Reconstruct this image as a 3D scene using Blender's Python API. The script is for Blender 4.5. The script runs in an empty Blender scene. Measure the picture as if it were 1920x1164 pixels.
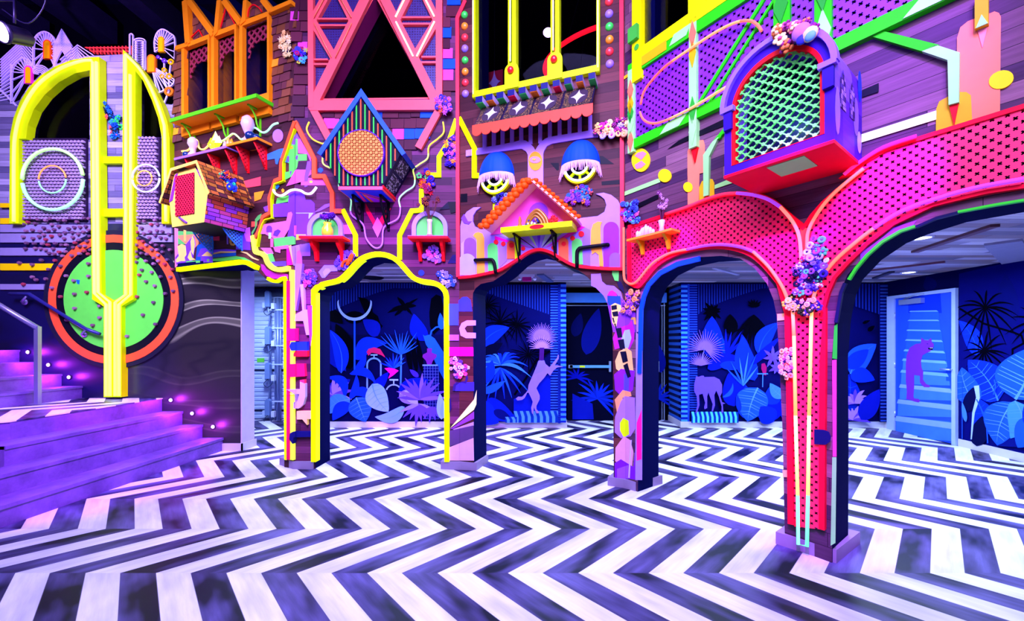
import bpy, bmesh, math, random
from mathutils import Vector, Matrix, geometry

# ------------------------------------------------------------------ camera, world, lights, exposure
SC = bpy.context.scene
COL = SC.collection
FP, CX, CY, EYE = 755.0, 1005.0, 640.0, 1.5      # focal length and principal point for a 1920x1164 frame, eye height
cam_d = bpy.data.cameras.new('camera'); cam = bpy.data.objects.new('camera', cam_d); COL.objects.link(cam)
cam_d.sensor_fit = 'HORIZONTAL'; cam_d.sensor_width = 36.0; cam_d.lens = 36.0 * FP / 1920.0
cam_d.shift_x = (960.0 - CX) / 1920.0; cam_d.shift_y = (CY - 582.0) / 1920.0
cam_d.clip_start = 0.05
cam.location = (0, 0, EYE); cam.rotation_euler = (math.pi / 2, 0, 0)
SC.camera = cam
SC.view_settings.view_transform = 'Standard'; SC.view_settings.look = 'None'
SC.view_settings.gamma = 1.0; SC.view_settings.exposure = 0.0; SC.view_settings.use_curve_mapping = False
wd = bpy.data.worlds.new('world'); SC.world = wd; wd.use_nodes = True
wd.node_tree.nodes['Background'].inputs[0].default_value = (0.16, 0.07, 0.55, 1)
wd.node_tree.nodes['Background'].inputs[1].default_value = 0.34

def area(name, loc, target, size, power, col, shape='DISK', spread=math.pi):
    d = bpy.data.lights.new(name, 'AREA'); d.shape = shape; d.size = size; d.energy = power; d.color = col; d.spread = spread
    o = bpy.data.objects.new(name, d); COL.objects.link(o); o.location = loc
    o.rotation_euler = (Vector(target) - Vector(loc)).to_track_quat('-Z', 'Y').to_euler(); return o
def spot(name, loc, target, power, col, ang=60, blend=0.6, r=0.06):
    d = bpy.data.lights.new(name, 'SPOT'); d.energy = power; d.color = col; d.spot_size = math.radians(ang); d.spot_blend = blend; d.shadow_soft_size = r
    o = bpy.data.objects.new(name, d); COL.objects.link(o); o.location = loc
    o.rotation_euler = (Vector(target) - Vector(loc)).to_track_quat('-Z', 'Y').to_euler(); return o
HALL = (0.50, 0.40, 1.0)
area('hall_wash_light', (-0.8, 0.4, 5.9), (-1.1, 4.6, 2.8), 2.8, 370, HALL, spread=1.9)
area('hall_wash_light', (-4.6, 1.4, 5.8), (-5.4, 5.5, 2.8), 2.0, 260, (0.46, 0.34, 1.0), spread=1.5)
area('hall_down_light', (-1.2, 1.8, 6.0), (-1.2, 2.2, 0), 2.0, 150, (0.40, 0.36, 1.0), spread=2.0)
area('hall_front_light', (0.6, -1.6, 4.8), (1.8, 3.0, 2.8), 2.4, 185, (0.50, 0.36, 1.0), spread=1.7)
# magenta and violet spots that graze the arches and pillars
spot('arch_spot', (-1.3, 2.0, 3.9), (-1.95, 4.75, 2.35), 800, (0.5, 0.0, 1.0), 38)
spot('arch_spot', (-2.1, 2.2, 3.6), (-2.75, 4.75, 1.35), 1300, (0.5, 0.0, 1.0), 24)
spot('arch_spot', (-0.2, 2.2, 3.6), (-0.88, 4.72, 1.35), 1300, (0.5, 0.0, 1.0), 22)
spot('arch_spot', (0.2, 1.5, 3.9), (1.22, 3.75, 2.22), 1900, (0.45, 0.0, 1.0), 12, 0.3)
spot('arch_spot', (0.5, 1.0, 3.8), (1.85, 2.93, 2.22), 1900, (0.45, 0.0, 1.0), 12, 0.3)
spot('arch_spot', (0.8, 0.5, 3.8), (2.15, 2.52, 2.42), 1700, (0.45, 0.0, 1.0), 13, 0.3)
spot('arch_spot', (0.5, 0.8, 3.6), (1.90, 2.87, 1.0), 1500, (0.45, 0.0, 1.0), 24, 0.5)
spot('arch_spot', (0.9, 0.2, 5.2), (2.10, 2.55, 3.2), 1700, (0.25, 0.05, 1.0), 24, 0.9)
spot('stair_spot', (-2.2, 2.4, 3.4), (-4.9, 4.3, 0.4), 1900, (0.42, 0.0, 1.0), 40)
spot('stair_spot', (-2.6, 3.4, 3.6), (-5.14, 4.75, 0.62), 1100, (0.8, 0.0, 0.5), 15, 0.7)  # narrow unseen spot added to turn the top riser magenta
spot('beam_fill_spot', (-5.2, 2.6, 5.0), (-6.4, 5.2, 6.5), 900, (0.35, 0.16, 1.0), 70)  # unseen violet spot added to brighten the beams
# back room
for x, y, p in ((3.6, 5.0, 60), (4.6, 4.6, 60), (4.62, 6.12, 34), (2.4, 5.6, 50), (0.3, 6.0, 50), (-1.9, 6.0, 50), (5.0, 3.4, 50), (-4.6, 6.6, 60)):
    area('back_room_downlight_lamp', (x, y, 2.44), (x, y, 0), 0.5, p * 1.6, (0.50, 0.66, 1.0))

# ------------------------------------------------------------------ helpers
def lin(c):
    if isinstance(c, str):
        c = [int(c[i:i + 2], 16) / 255 for i in (0, 2, 4)]
    return tuple(x / 12.92 if x <= 0.04045 else ((x + 0.055) / 1.055) ** 2.4 for x in c)
MATS = {}
class NT:
    """tiny node-tree writer"""
    def __init__(self, name):
        self.m = bpy.data.materials.new(name); self.m.use_nodes = True
        self.t = self.m.node_tree; self.N = self.t.nodes; self.b = self.N['Principled BSDF']; self.out = self.N['Material Output']
    def n(self, kind, **kw):
        o = self.N.new(kind)
        for k, v in kw.items(): setattr(o, k, v)
        return o
    def link(self, a, b): self.t.links.new(a, b)
    def setin(self, node, i, v):
        if hasattr(v, 'is_output') or isinstance(v, bpy.types.NodeSocket): self.link(v, node.inputs[i])
        elif v is not None: node.inputs[i].default_value = v
    def math(self, op, a, b=None, c=None):
        o = self.n('ShaderNodeMath', operation=op)
        self.setin(o, 0, a); self.setin(o, 1, b)
        if c is not None: self.setin(o, 2, c)
        return o.outputs[0]
    def mix(self, f, a, b, kind='MIX'):
        o = self.n('ShaderNodeMix', data_type='RGBA', blend_type=kind)
        self.setin(o, 0, f)
        for i, v in ((6, a), (7, b)):
            if isinstance(v, tuple): v = (*v[:3], 1)
            self.setin(o, i, v)
        return o.outputs[2]
    def coords(self):
        return self.n('ShaderNodeTexCoord').outputs['Object']
    def xyz(self, v):
        s = self.n('ShaderNodeSeparateXYZ'); self.link(v, s.inputs[0]); return s.outputs
    def comb(self, x, y, z=0.0):
        s = self.n('ShaderNodeCombineXYZ')
        for i, v in enumerate((x, y, z)): self.setin(s, i, v)
        return s.outputs[0]
    def noise(self, vec, scale=5.0, detail=3.0, rough=0.55):
        o = self.n('ShaderNodeTexNoise'); self.link(vec, o.inputs['Vector'])
        o.inputs['Scale'].default_value = scale; o.inputs['Detail'].default_value = detail; o.inputs['Roughness'].default_value = rough
        return o.outputs[0]
    def ramp(self, f, *stops):
        o = self.n('ShaderNodeValToRGB'); self.link(f, o.inputs[0]); e = o.color_ramp.elements
        while len(e) < len(stops): e.new(0.5)
        for el, (p, c) in zip(e, stops): el.position = p; el.color = (*c[:3], 1)
        return o.outputs[0]
    def bump(self, h, strength=0.3, dist=0.01):
        o = self.n('ShaderNodeBump'); self.link(h, o.inputs['Height']); o.inputs['Strength'].default_value = strength; o.inputs['Distance'].default_value = dist
        self.link(o.outputs[0], self.b.inputs['Normal'])
    def base(self, c):
        if isinstance(c, tuple): self.b.inputs['Base Color'].default_value = (*c[:3], 1)
        else: self.link(c, self.b.inputs['Base Color'])

def paint(hexc, rough=0.5, metal=0.0, vary=0.10):
    """matt paint of one colour with a faint brushed unevenness"""
    key = ('p', hexc, rough, metal)
    if key in MATS: return MATS[key]
    t = NT('paint_' + hexc); c = lin(hexc)
    if c[1] > c[2]: c = (c[0], c[1], c[2] * 0.5)
    nz = t.noise(t.coords(), 9.0, 3.0)
    f = t.math('MULTIPLY_ADD', nz, vary * 2, 1 - vary)
    mx = t.mix(1.0, c, t.comb(f, f, f), 'MULTIPLY'); t.base(mx)
    t.b.inputs['Roughness'].default_value = rough; t.b.inputs['Metallic'].default_value = metal
    if rough > 0.42: t.b.inputs['Specular IOR Level'].default_value = 0.12 if rough < 0.75 else 0.02
    MATS[key] = t.m; return t.m
def neon(hexc, power=4.0):
    key = ('n', hexc, power)
    if key in MATS: return MATS[key]
    t = NT('neon_' + hexc); c = lin(hexc)
    t.base(tuple(min(1, x) for x in c)); t.b.inputs['Emission Color'].default_value = (*c, 1); t.b.inputs['Emission Strength'].default_value = power; t.b.inputs['Specular IOR Level'].default_value = 0.05
    MATS[key] = t.m; return t.m
def planks(name, cols, row=0.11, length=1.1, grain=0.5, gap=0.0015, gapcol=(0.004, 0.003, 0.006), axis='xz', rough=0.55, dim=1.0):
    """horizontal boards in object space, each its own tone, with grain along the board"""
    t = NT(name); s = t.xyz(t.coords())
    a, b = {'xz': (s[0], s[2]), 'xy': (s[0], s[1]), 'yx': (s[1], s[0]), 'yz': (s[1], s[2])}[axis]
    r = t.math('FLOOR', t.math('DIVIDE', b, row))
    wn = t.n('ShaderNodeTexWhiteNoise', noise_dimensions='1D'); t.link(r, wn.inputs['W'])
    al = t.math('DIVIDE', t.math('ADD', a, t.math('MULTIPLY', wn.outputs[0], 7.0)), length)
    cell = t.math('FLOOR', al)
    w2 = t.n('ShaderNodeTexWhiteNoise', noise_dimensions='2D'); t.link(t.comb(cell, r), w2.inputs['Vector'])
    n = len(cols)
    col = t.ramp(w2.outputs[0], *[(i / n, tuple(x * dim for x in c)) for i, c in enumerate(cols)])
    col.node.color_ramp.interpolation = 'CONSTANT'
    g = t.noise(t.comb(t.math('MULTIPLY', a, 1.2), t.math('MULTIPLY', b, 26.0), t.math('MULTIPLY', w2.outputs[0], 40.0)), 2.2, 6.0, 0.65)
    f = t.math('MULTIPLY_ADD', g, grain * 2, 1 - grain)
    col = t.mix(1.0, col, t.comb(f, f, f), 'MULTIPLY')
    e1 = t.math('LESS_THAN', t.math('FRACT', t.math('DIVIDE', b, row)), gap / row * 2)
    e2 = t.math('LESS_THAN', t.math('FRACT', al), gap / length * 2)
    col = t.mix(t.math('MAXIMUM', e1, e2), col, gapcol)
    t.base(col); t.b.inputs['Roughness'].default_value = rough; t.b.inputs['Specular IOR Level'].default_value = 0.15
    t.bump(g, 0.12, 0.01)
    return t.m
def lattice(hexc, cell=0.06, kind='cross', a=0.30, b=0.12, rot=True, axis='xz'):
    """sheet pierced with a regular pattern of openings (transparent where cut)"""
    key = ('l', hexc, cell, kind, a, b, rot, axis)
    if key in MATS: return MATS[key]
    t = NT('pierced_sheet_' + hexc); s = t.xyz(t.coords())
    x, z = {'xz': (s[0], s[2]), 'yz': (s[1], s[2]), 'xy': (s[0], s[1])}[axis]
    if rot: x, z = t.math('ADD', x, z), t.math('SUBTRACT', x, z)
    k = cell * (1.414 if rot else 1.0)
    fx = t.math('ABSOLUTE', t.math('SUBTRACT', t.math('FRACT', t.math('DIVIDE', x, k)), 0.5))
    fz = t.math('ABSOLUTE', t.math('SUBTRACT', t.math('FRACT', t.math('DIVIDE', z, k)), 0.5))
    if kind == 'cross':
        h = t.math('MAXIMUM', t.math('MULTIPLY', t.math('LESS_THAN', fx, a), t.math('LESS_THAN', fz, b)),
                   t.math('MULTIPLY', t.math('LESS_THAN', fx, b), t.math('LESS_THAN', fz, a)))
    elif kind == 'square':
        h = t.math('MULTIPLY', t.math('LESS_THAN', fx, a), t.math('LESS_THAN', fz, a))
    else:   # petals: four leaf-shaped openings round each crossing
        p = t.math('ADD', t.math('POWER', fx, 2.0), t.math('POWER', fz, 2.0))
        h = t.math('MULTIPLY', t.math('LESS_THAN', t.math('ABSOLUTE', t.math('SUBTRACT', p, 0.11)), a * 0.26), t.math('GREATER_THAN', t.math('ABSOLUTE', t.math('SUBTRACT', fx, fz)), b))
    t.base(lin(hexc)); t.b.inputs['Roughness'].default_value = 0.5
    tr = t.n('ShaderNodeBsdfTransparent'); mx = t.n('ShaderNodeMixShader')
    t.link(h, mx.inputs[0]); t.link(t.b.outputs[0], mx.inputs[1]); t.link(tr.outputs[0], mx.inputs[2]); t.link(mx.outputs[0], t.out.inputs[0])
    MATS[key] = t.m; return t.m
def glass_dark():
    if 'gd' in MATS: return MATS['gd']
    t = NT('dark_glazing'); tr = t.n('ShaderNodeBsdfTransparent'); tr.inputs[0].default_value = (0.7, 0.66, 0.8, 1)
    gl = t.n('ShaderNodeBsdfGlossy'); gl.inputs['Roughness'].default_value = 0.03; mx = t.n('ShaderNodeMixShader')
    lw = t.n('ShaderNodeLayerWeight'); fr = t.math('MULTIPLY_ADD', t.math('POWER', lw.outputs['Facing'], 4.0), 0.4, 0.006)
    t.link(fr, mx.inputs[0]); t.link(tr.outputs[0], mx.inputs[1]); t.link(gl.outputs[0], mx.inputs[2]); t.link(mx.outputs[0], t.out.inputs[0])
    MATS['gd'] = t.m; return t.m

class Fac:
    """an upright plane: origin O on the floor, direction d along it; local x runs along it, local y into the wall, z up"""
    def __init__(self, O, d, z0=0.0):
        L = math.hypot(*d); self.O = O; self.d = (d[0] / L, d[1] / L); self.n = (self.d[1], -self.d[0])
        self.ang = math.atan2(self.d[1], self.d[0])
        self.M = Matrix.Translation((O[0], O[1], 0)) @ Matrix.Rotation(self.ang, 4, 'Z')
    def px(self, u, v, off=0.0):
        r = ((u - CX) / FP, 1.0, (CY - v) / FP)
        k = (off + self.n[0] * self.O[0] + self.n[1] * self.O[1]) / (self.n[0] * r[0] + self.n[1] * r[1])
        x, y = r[0] * k - self.O[0], r[1] * k - self.O[1]
        return (x * self.d[0] + y * self.d[1], EYE + r[2] * k)
    def P(self, pts, off=0.0): return [self.px(u, v, off) for u, v in pts]
    def w(self, u, v, off=0.0):      # metres per pixel there, along the plane
        a = self.px(u, v, off); b = self.px(u + 1, v, off); return abs(b[0] - a[0])
W = Fac((0, 0), (1, 0))
F0 = Fac((-4.06, 5.55), (1, 0))
F1 = Fac((-2.85, 4.75), (1, -0.36))
F2 = Fac((-2.85, 4.75), (1, 0))
F3 = Fac((-0.906, 4.75), (1.823, -0.603))
F4 = Fac((0.917, 4.147), (0.894, -1.163))
FB = Fac((0, 7.0), (1, 0))                     # far wall of the back room
ZM = dict(A=(0, 0, 2.985), B=(0, 380, 2.985), C=(300, 0, 4.156), D=(300, 260, 4.156), E=(560, 0, 4.156), F=(560, 260, 4.156), G=(840, 0, 4.014), H=(840, 260, 4.014),
          I=(1160, 0, 3.5275), J=(1520, 0, 3.5275), K=(1140, 320, 3.5275), L=(1440, 320, 3.233), M=(460, 500, 2.911), N=(860, 500, 2.771), O=(1180, 500, 2.771), Q=(1580, 480, 2.909),
          R=(1400, 480, 2.008), S=(1110, 500, 2.771), T=(470, 480, 2.841), U=(800, 500, 2.986), p=(0, 0, 1))
def Z(k, s):
    ox, oy, sc = ZM[k]
    return [(ox + float(a) / sc, oy + float(b) / sc) for a, b in (q.split(',') for q in s.split())]
def curve(pts, n=6, closed=False):
    """smooth curve through the points"""
    out = []; N = len(pts)
    rng = range(N) if closed else range(N - 1)
    g = (lambda i: pts[i % N]) if closed else (lambda i: pts[max(0, min(N - 1, i))])
    for i in rng:
        p0, p1, p2, p3 = g(i - 1), g(i), g(i + 1), g(i + 2)
        for k in range(n):
            t = k / n
            out.append(tuple(0.5 * (2 * b + (c - a) * t + (2 * a - 5 * b + 4 * c - d) * t * t + (3 * b - a - 3 * c + d) * t ** 3) for a, b, c, d in zip(p0, p1, p2, p3)))
    if not closed: out.append(pts[-1])
    return out
def ring(cx, cy, rx, ry=None, n=32, a0=0.0, a1=360.0, close=True):
    ry = rx if ry is None else ry
    m = n if close else n + 1
    return [(cx + rx * math.cos(math.radians(a0 + (a1 - a0) * i / n)), cy + ry * math.sin(math.radians(a0 + (a1 - a0) * i / n))) for i in range(m)]
def stroke(pts, w, closed=False):
    """band of width w along a polyline (2-D), mitred; returns polygon, or [outer, inner] when closed"""
    N = len(pts); L, R = [], []
    for i in range(N):
        a = pts[(i - 1) % N] if closed or i else None; b = pts[i]; c = pts[(i + 1) % N] if closed or i < N - 1 else None
        ds = []
        for p, q in ((a, b), (b, c)):
            if p is None or q is None: continue
            d = Vector((q[0] - p[0], q[1] - p[1]))
            if d.length > 1e-9: ds.append(d.normalized())
        t = sum(ds, Vector((0, 0)));
        if t.length < 1e-6: t = ds[0]
        t.normalize(); nn = Vector((-t.y, t.x)); k = max(0.45, abs(nn.dot(Vector((-ds[0].y, ds[0].x)))))
        o = nn * (w / 2 / k)
        L.append((b[0] + o.x, b[1] + o.y)); R.append((b[0] - o.x, b[1] - o.y))
    return [L, R] if closed else L + R[::-1]

class MB:
    def __init__(self): self.v = []; self.f = []; self.m = []; self.mats = []; self.smooth = []
    def mi(self, mat):
        if mat not in self.mats: self.mats.append(mat)
        return self.mats.index(mat)
    def add(self, vs, fs, mat, smooth=False):
        b = len(self.v); self.v += [tuple(p) for p in vs]; k = self.mi(mat)
        for f in fs: self.f.append([b + i for i in f]); self.m.append(k); self.smooth.append(smooth)
        return self
    def prism(self, loops, y0, y1, mat, side=None):
        """polygon (list of (x,z), or list of loops: outer then holes) between y0 (front) and y1"""
        if not isinstance(loops[0], list): loops = [loops]
        vl = [[Vector((p[0], p[1], 0)) for p in l] for l in loops]
        tri = geometry.tessellate_polygon(vl); flat = [p for l in loops for p in l]; n = len(flat)
        fr = [(p[0], y0, p[1]) for p in flat]; bk = [(p[0], y1, p[1]) for p in flat]
        def orient(t, want):
            a, b, c = (flat[i] for i in t)
            ar = (b[0] - a[0]) * (c[1] - a[1]) - (b[1] - a[1]) * (c[0] - a[0])
            return t if (ar > 0) == want else t[::-1]
        self.add(fr, [orient(tuple(t), True) for t in tri], mat)
        if abs(y1 - y0) > 1e-7:
            self.add(bk, [orient(tuple(t), False) for t in tri], mat)
            s = 0; fs = []
            for li, l in enumerate(loops):
                ar = sum(l[i][0] * l[(i + 1) % len(l)][1] - l[(i + 1) % len(l)][0] * l[i][1] for i in range(len(l)))
                for i in range(len(l)):
                    a, b = s + i, s + (i + 1) % len(l)
                    q = (a, a + n, b + n, b)
                    fs.append(q if (ar > 0) == (li == 0) else q[::-1])
                s += len(l)
            self.add(fr + bk, fs, side or mat)
        return self
    def hexa(self, p, mat):   # 8 corners: bottom 4 then top 4, same winding
        return self.add(p, [(0, 3, 2, 1), (4, 5, 6, 7), (0, 1, 5, 4), (1, 2, 6, 5), (2, 3, 7, 6), (3, 0, 4, 7)], mat)
    def box(self, x0, x1, y0, y1, z0, z1, mat):
        return self.hexa([(x0, y0, z0), (x1, y0, z0), (x1, y1, z0), (x0, y1, z0), (x0, y0, z1), (x1, y0, z1), (x1, y1, z1), (x0, y1, z1)], mat)
    def tube(self, path, r, mat, n=8, closed=False, caps=True, r1=None):
        N = len(path); P = [Vector(p) for p in path]; rings = []; up = None
        for i in range(N):
            if closed: t = P[(i + 1) % N] - P[i - 1]
            else: t = P[min(N - 1, i + 1)] - P[max(0, i - 1)]
            t = t.normalized() if t.length > 1e-9 else Vector((0, 0, 1))
            if up is None:
                up = t.orthogonal().normalized()
            up = (up - t * up.dot(t)); up = up.normalized() if up.length > 1e-6 else t.orthogonal().normalized()
            s = t.cross(up); rr = r if r1 is None else r + (r1 - r) * i / (N - 1)
            rings.append([P[i] + (up * math.cos(2 * math.pi * k / n) + s * math.sin(2 * math.pi * k / n)) * rr for k in range(n)])
        vs = [p for q in rings for p in q]; fs = []
        for i in range(N if closed else N - 1):
            j = (i + 1) % N
            for k in range(n): fs.append((i * n + k, i * n + (k + 1) % n, j * n + (k + 1) % n, j * n + k))
        if caps and not closed: fs += [tuple(range(n))[::-1], tuple((N - 1) * n + k for k in range(n))]
        return self.add(vs, fs, mat, True)
    def lathe(self, prof, c, mat, n=20, axis='z', sweep=360.0, start=0.0):
        """profile (r, h) round an axis through c"""
        vs = []; m = n if sweep >= 360 else n + 1
        for r, h in prof:
            for k in range(m):
                a = math.radians(start + sweep * k / n); x, y = r * math.cos(a), r * math.sin(a)
                vs.append({'z': (c[0] + x, c[1] + y, c[2] + h), 'y': (c[0] + x, c[1] - h, c[2] + y), 'x': (c[0] + h, c[1] + x, c[2] + y)}[axis])
        fs = []
        for i in range(len(prof) - 1):
            for k in range(n if m > n else m):
                k2 = (k + 1) % m if m == n else k + 1
                fs.append((i * m + k, i * m + k2, (i + 1) * m + k2, (i + 1) * m + k))
        return self.add(vs, fs, mat, True)
    def ball(self, c, r, mat, n=12, sy=1.0, sz=1.0, sx=1.0):
        pr = [(math.sin(math.pi * i / (n // 2)) * 1.0, -math.cos(math.pi * i / (n // 2))) for i in range(n // 2 + 1)]
        vs = []
        for q, h in pr:
            for k in range(n):
                a = 2 * math.pi * k / n; vs.append((c[0] + r * sx * q * math.cos(a), c[1] + r * sy * q * math.sin(a), c[2] + r * sz * h))
        fs = [(i * n + k, i * n + (k + 1) % n, (i + 1) * n + (k + 1) % n, (i + 1) * n + k) for i in range(len(pr) - 1) for k in range(n)]
        return self.add(vs, fs, mat, True)
    def mesh(self, name, pivot=(0, 0, 0)):
        me = bpy.data.meshes.new(name)
        me.from_pydata([(a - pivot[0], b - pivot[1], c - pivot[2]) for a, b, c in self.v], [], self.f)
        for m in self.mats: me.materials.append(m)
        me.polygons.foreach_set('material_index', self.m); me.polygons.foreach_set('use_smooth', self.smooth)
        bm = bmesh.new(); bm.from_mesh(me); bmesh.ops.remove_doubles(bm, verts=bm.verts, dist=1e-6)
        if self.norm: bmesh.ops.recalc_face_normals(bm, faces=bm.faces)
        bm.to_mesh(me); bm.free()
        return me
    norm = True
    def flat(self): self.smooth = [False] * len(self.smooth); return self
    def pivot(self):
        xs, ys, zs = zip(*self.v); return ((min(xs) + max(xs)) / 2, (min(ys) + max(ys)) / 2, min(zs))

def put(o, fac, pivot):
    o.matrix_world = fac.M @ Matrix.Translation(pivot)
def props(o, label=None, cat=None, group=None, kind=None):
    for k, v in (('label', label), ('category', cat), ('group', group), ('kind', kind)):
        if v: o[k] = v
    return o
def single(name, mb, fac, label=None, cat=None, group=None, kind=None, pivot=None):
    pv = mb.pivot() if pivot is None else pivot
    o = bpy.data.objects.new(name, mb.mesh(name, pv)); COL.objects.link(o); put(o, fac, pv); o['pv'] = pv
    return props(o, label, cat, group, kind)
def struct(name, mb, fac=None, pivot=(0, 0, 0)):
    return single(name, mb, fac or W, kind='structure', pivot=pivot)
class Thing:
    def __init__(self, name, fac, pivot, label, cat, group=None):
        o = bpy.data.objects.new(name, None); COL.objects.link(o); put(o, fac, pivot); o.empty_display_size = 0.05
        props(o, label, cat, group); self.o = o; self.pv = pivot
    def part(self, name, mb, label=None, parent=None, kind=None):
        c = bpy.data.objects.new(name, mb.mesh(name, self.pv)); COL.objects.link(c); c.parent = parent or self.o
        return props(c, label, kind=kind)
def child(parent, name, mb, label=None, kind=None):
    """part of a single-mesh object"""
    c = bpy.data.objects.new(name, mb.mesh(name, tuple(parent['pv']))); COL.objects.link(c); c.parent = parent; c['pv'] = tuple(parent['pv'])
    return props(c, label, kind=kind)
def copy_tree(o, parent=None):
    c = o.copy(); COL.objects.link(c); c.parent = parent
    if parent: c.matrix_parent_inverse = o.matrix_parent_inverse
    for k in list(o.children): copy_tree(k, c)
    return c
# ------------------------------------------------------------------ structure materials
def chevron():
    t = NT('chevron_boards'); s = t.xyz(t.coords()); HP = 0.616
    y = t.math('DIVIDE', t.math('SUBTRACT', s[1], 3.225), 2 * HP)
    fy = t.math('FRACT', y)
    tri = t.math('MULTIPLY', t.math('MINIMUM', fy, t.math('SUBTRACT', 1.0, fy)), 2 * HP)
    q = t.math('DIVIDE', t.math('ADD', t.math('ADD', s[0], tri), 0.936), 0.456)
    st = t.math('FRACT', q); white = t.math('LESS_THAN', st, 0.5)
    band = t.math('FLOOR', t.math('MULTIPLY', q, 2.0)); leg = t.math('FLOOR', t.math('MULTIPLY', y, 2.0))
    side = t.math('GREATER_THAN', fy, 0.5)
    sg = t.math('MULTIPLY_ADD', side, 2.0, -1.0)                       # direction of that leg's grain
    al = t.math('ADD', t.math('MULTIPLY', s[0], sg), s[1]); ac = t.math('SUBTRACT', t.math('MULTIPLY', s[0], sg), s[1])
    wn = t.n('ShaderNodeTexWhiteNoise', noise_dimensions='2D'); t.link(t.comb(band, leg), wn.inputs['Vector'])
    off = t.math('MULTIPLY', wn.outputs[0], 30.0)
    g1 = t.noise(t.comb(t.math('MULTIPLY', al, 1.3), t.math('MULTIPLY', ac, 14.0), off), 1.6, 6.0, 0.62)
    g2 = t.noise(t.comb(t.math('MULTIPLY', al, 1.0), t.math('MULTIPLY', ac, 3.0), off), 1.3, 2.0)
    dk = t.ramp(g2, (0.36, (0.003, 0.003, 0.014)), (0.47, (0.042, 0.034, 0.11)), (0.66, (0.10, 0.085, 0.25)))
    wt = t.ramp(g2, (0.30, (0.48, 0.48, 0.62)), (0.60, (0.70, 0.70, 0.84)))
    c = t.mix(white, dk, wt)
    f = t.math('MULTIPLY_ADD', g1, t.math('MULTIPLY_ADD', white, -0.75, 1.3), t.math('MULTIPLY_ADD', white, 0.37, 0.38))
    c = t.mix(1.0, c, t.comb(f, f, f), 'MULTIPLY')
    e = t.math('FRACT', t.math('MULTIPLY', q, 2.0))
    edge = t.math('MAXIMUM', t.math('LESS_THAN', e, 0.012), t.math('GREATER_THAN', e, 0.988))
    c = t.mix(t.math('MULTIPLY', edge, 0.75), c, (0.05, 0.045, 0.07))
    t.base(c); t.b.inputs['Roughness'].default_value = 0.45; t.b.inputs['Specular IOR Level'].default_value = 0.12
    return t.m
M_CHEV = chevron()
wood_purple = planks('stained_boards', [lin(c) for c in ('6e2c58', '5c244a', '7e366a', '481c3e', '662852', '52204a')], row=0.088, length=1.3, dim=0.7)
wood_brown = planks('brown_boards', [lin(c) for c in ('6c3034', '5c282e', '7c3c3e', '4a2028', '643036', '522630')], row=0.10, length=1.2, dim=0.65)
wood_stripe = planks('weathered_purple_boards', [lin(c) for c in ('84586e', '744860', '946676', '5c3a58', 'a07080', '503052')], row=0.095, length=1.4, grain=0.6, dim=0.66)
wood_grey = planks('weathered_grey_boards', [lin(c) for c in ('8f88a0', '7a7390', 'a39cb0', '5f5a78', 'b0a8bc', '6c6482')], row=0.085, length=1.1, grain=0.6)
wood_ceil = planks('ceiling_boards', [lin(c) for c in ('9c96a4', '7c7684', 'b5afba', '8d7f86', '6c6874', 'c7c2ca', '8b7678')], row=0.13, length=1.5, grain=0.55, axis='xy')
def swirl():
    t = NT('poured_paint_ply'); s = t.xyz(t.coords())
    wv = t.n('ShaderNodeTexWave', wave_type='BANDS', bands_direction='Z'); v = t.comb(t.math('MULTIPLY', s[0], 0.55), s[1], t.math('MULTIPLY', s[2], 1.0)); t.link(v, wv.inputs['Vector'])
    wv.inputs['Scale'].default_value = 0.75; wv.inputs['Distortion'].default_value = 13.0; wv.inputs['Detail'].default_value = 1.2; wv.inputs['Detail Scale'].default_value = 1.1
    streak = t.ramp(wv.outputs[1], (0.0, (0, 0, 0)), (0.74, (0, 0, 0)), (0.86, (1, 1, 1)), (0.96, (0.25, 0.25, 0.25)))
    hf = t.math('SMOOTH_MIN', t.math('MAXIMUM', t.math('MULTIPLY_ADD', s[2], 0.9, -0.95), 0.06), 1.0, 0.1)
    rt = t.math('MINIMUM', t.math('MAXIMUM', t.math('MULTIPLY_ADD', s[0], 0.9, 1.7), 0.0), 1.0)
    base = t.mix(rt, (0.003, 0.003, 0.045), (0.020, 0.017, 0.016))
    c = t.mix(t.math('MULTIPLY', streak, t.math('MULTIPLY', hf, rt)), base, (0.42, 0.44, 0.24))
    dk = t.ramp(t.noise(v, 1.6, 2.0), (0.5, (0, 0, 0)), (0.56, (1, 1, 1)), (0.6, (0, 0, 0)))
    c = t.mix(t.math('MULTIPLY', dk, 0.5), c, (0.004, 0.004, 0.008))
    t.base(c); t.b.inputs['Roughness'].default_value = 0.35; return t.m
M_SWIRL = swirl()
NAVY = paint('05093a', 0.8); BLACK = paint('05050c'); DARK = paint('05030c', 0.8); LAVW = paint('b9aee6'); TRIMW = paint('bdb8cc', 0.45)
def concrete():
    t = NT('violet_tinted_concrete'); n1 = t.noise(t.coords(), 3.0, 6.0, 0.7)
    t.base(t.ramp(n1, (0.30, lin('44306a')), (0.52, lin('644690')), (0.75, lin('7c5ca8')))); t.b.inputs['Roughness'].default_value = 0.5; return t.m  # violet of the stair lighting is tinted into the concrete colour
CONC = concrete(); PLI = paint('8a7a98', 0.5)

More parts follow.
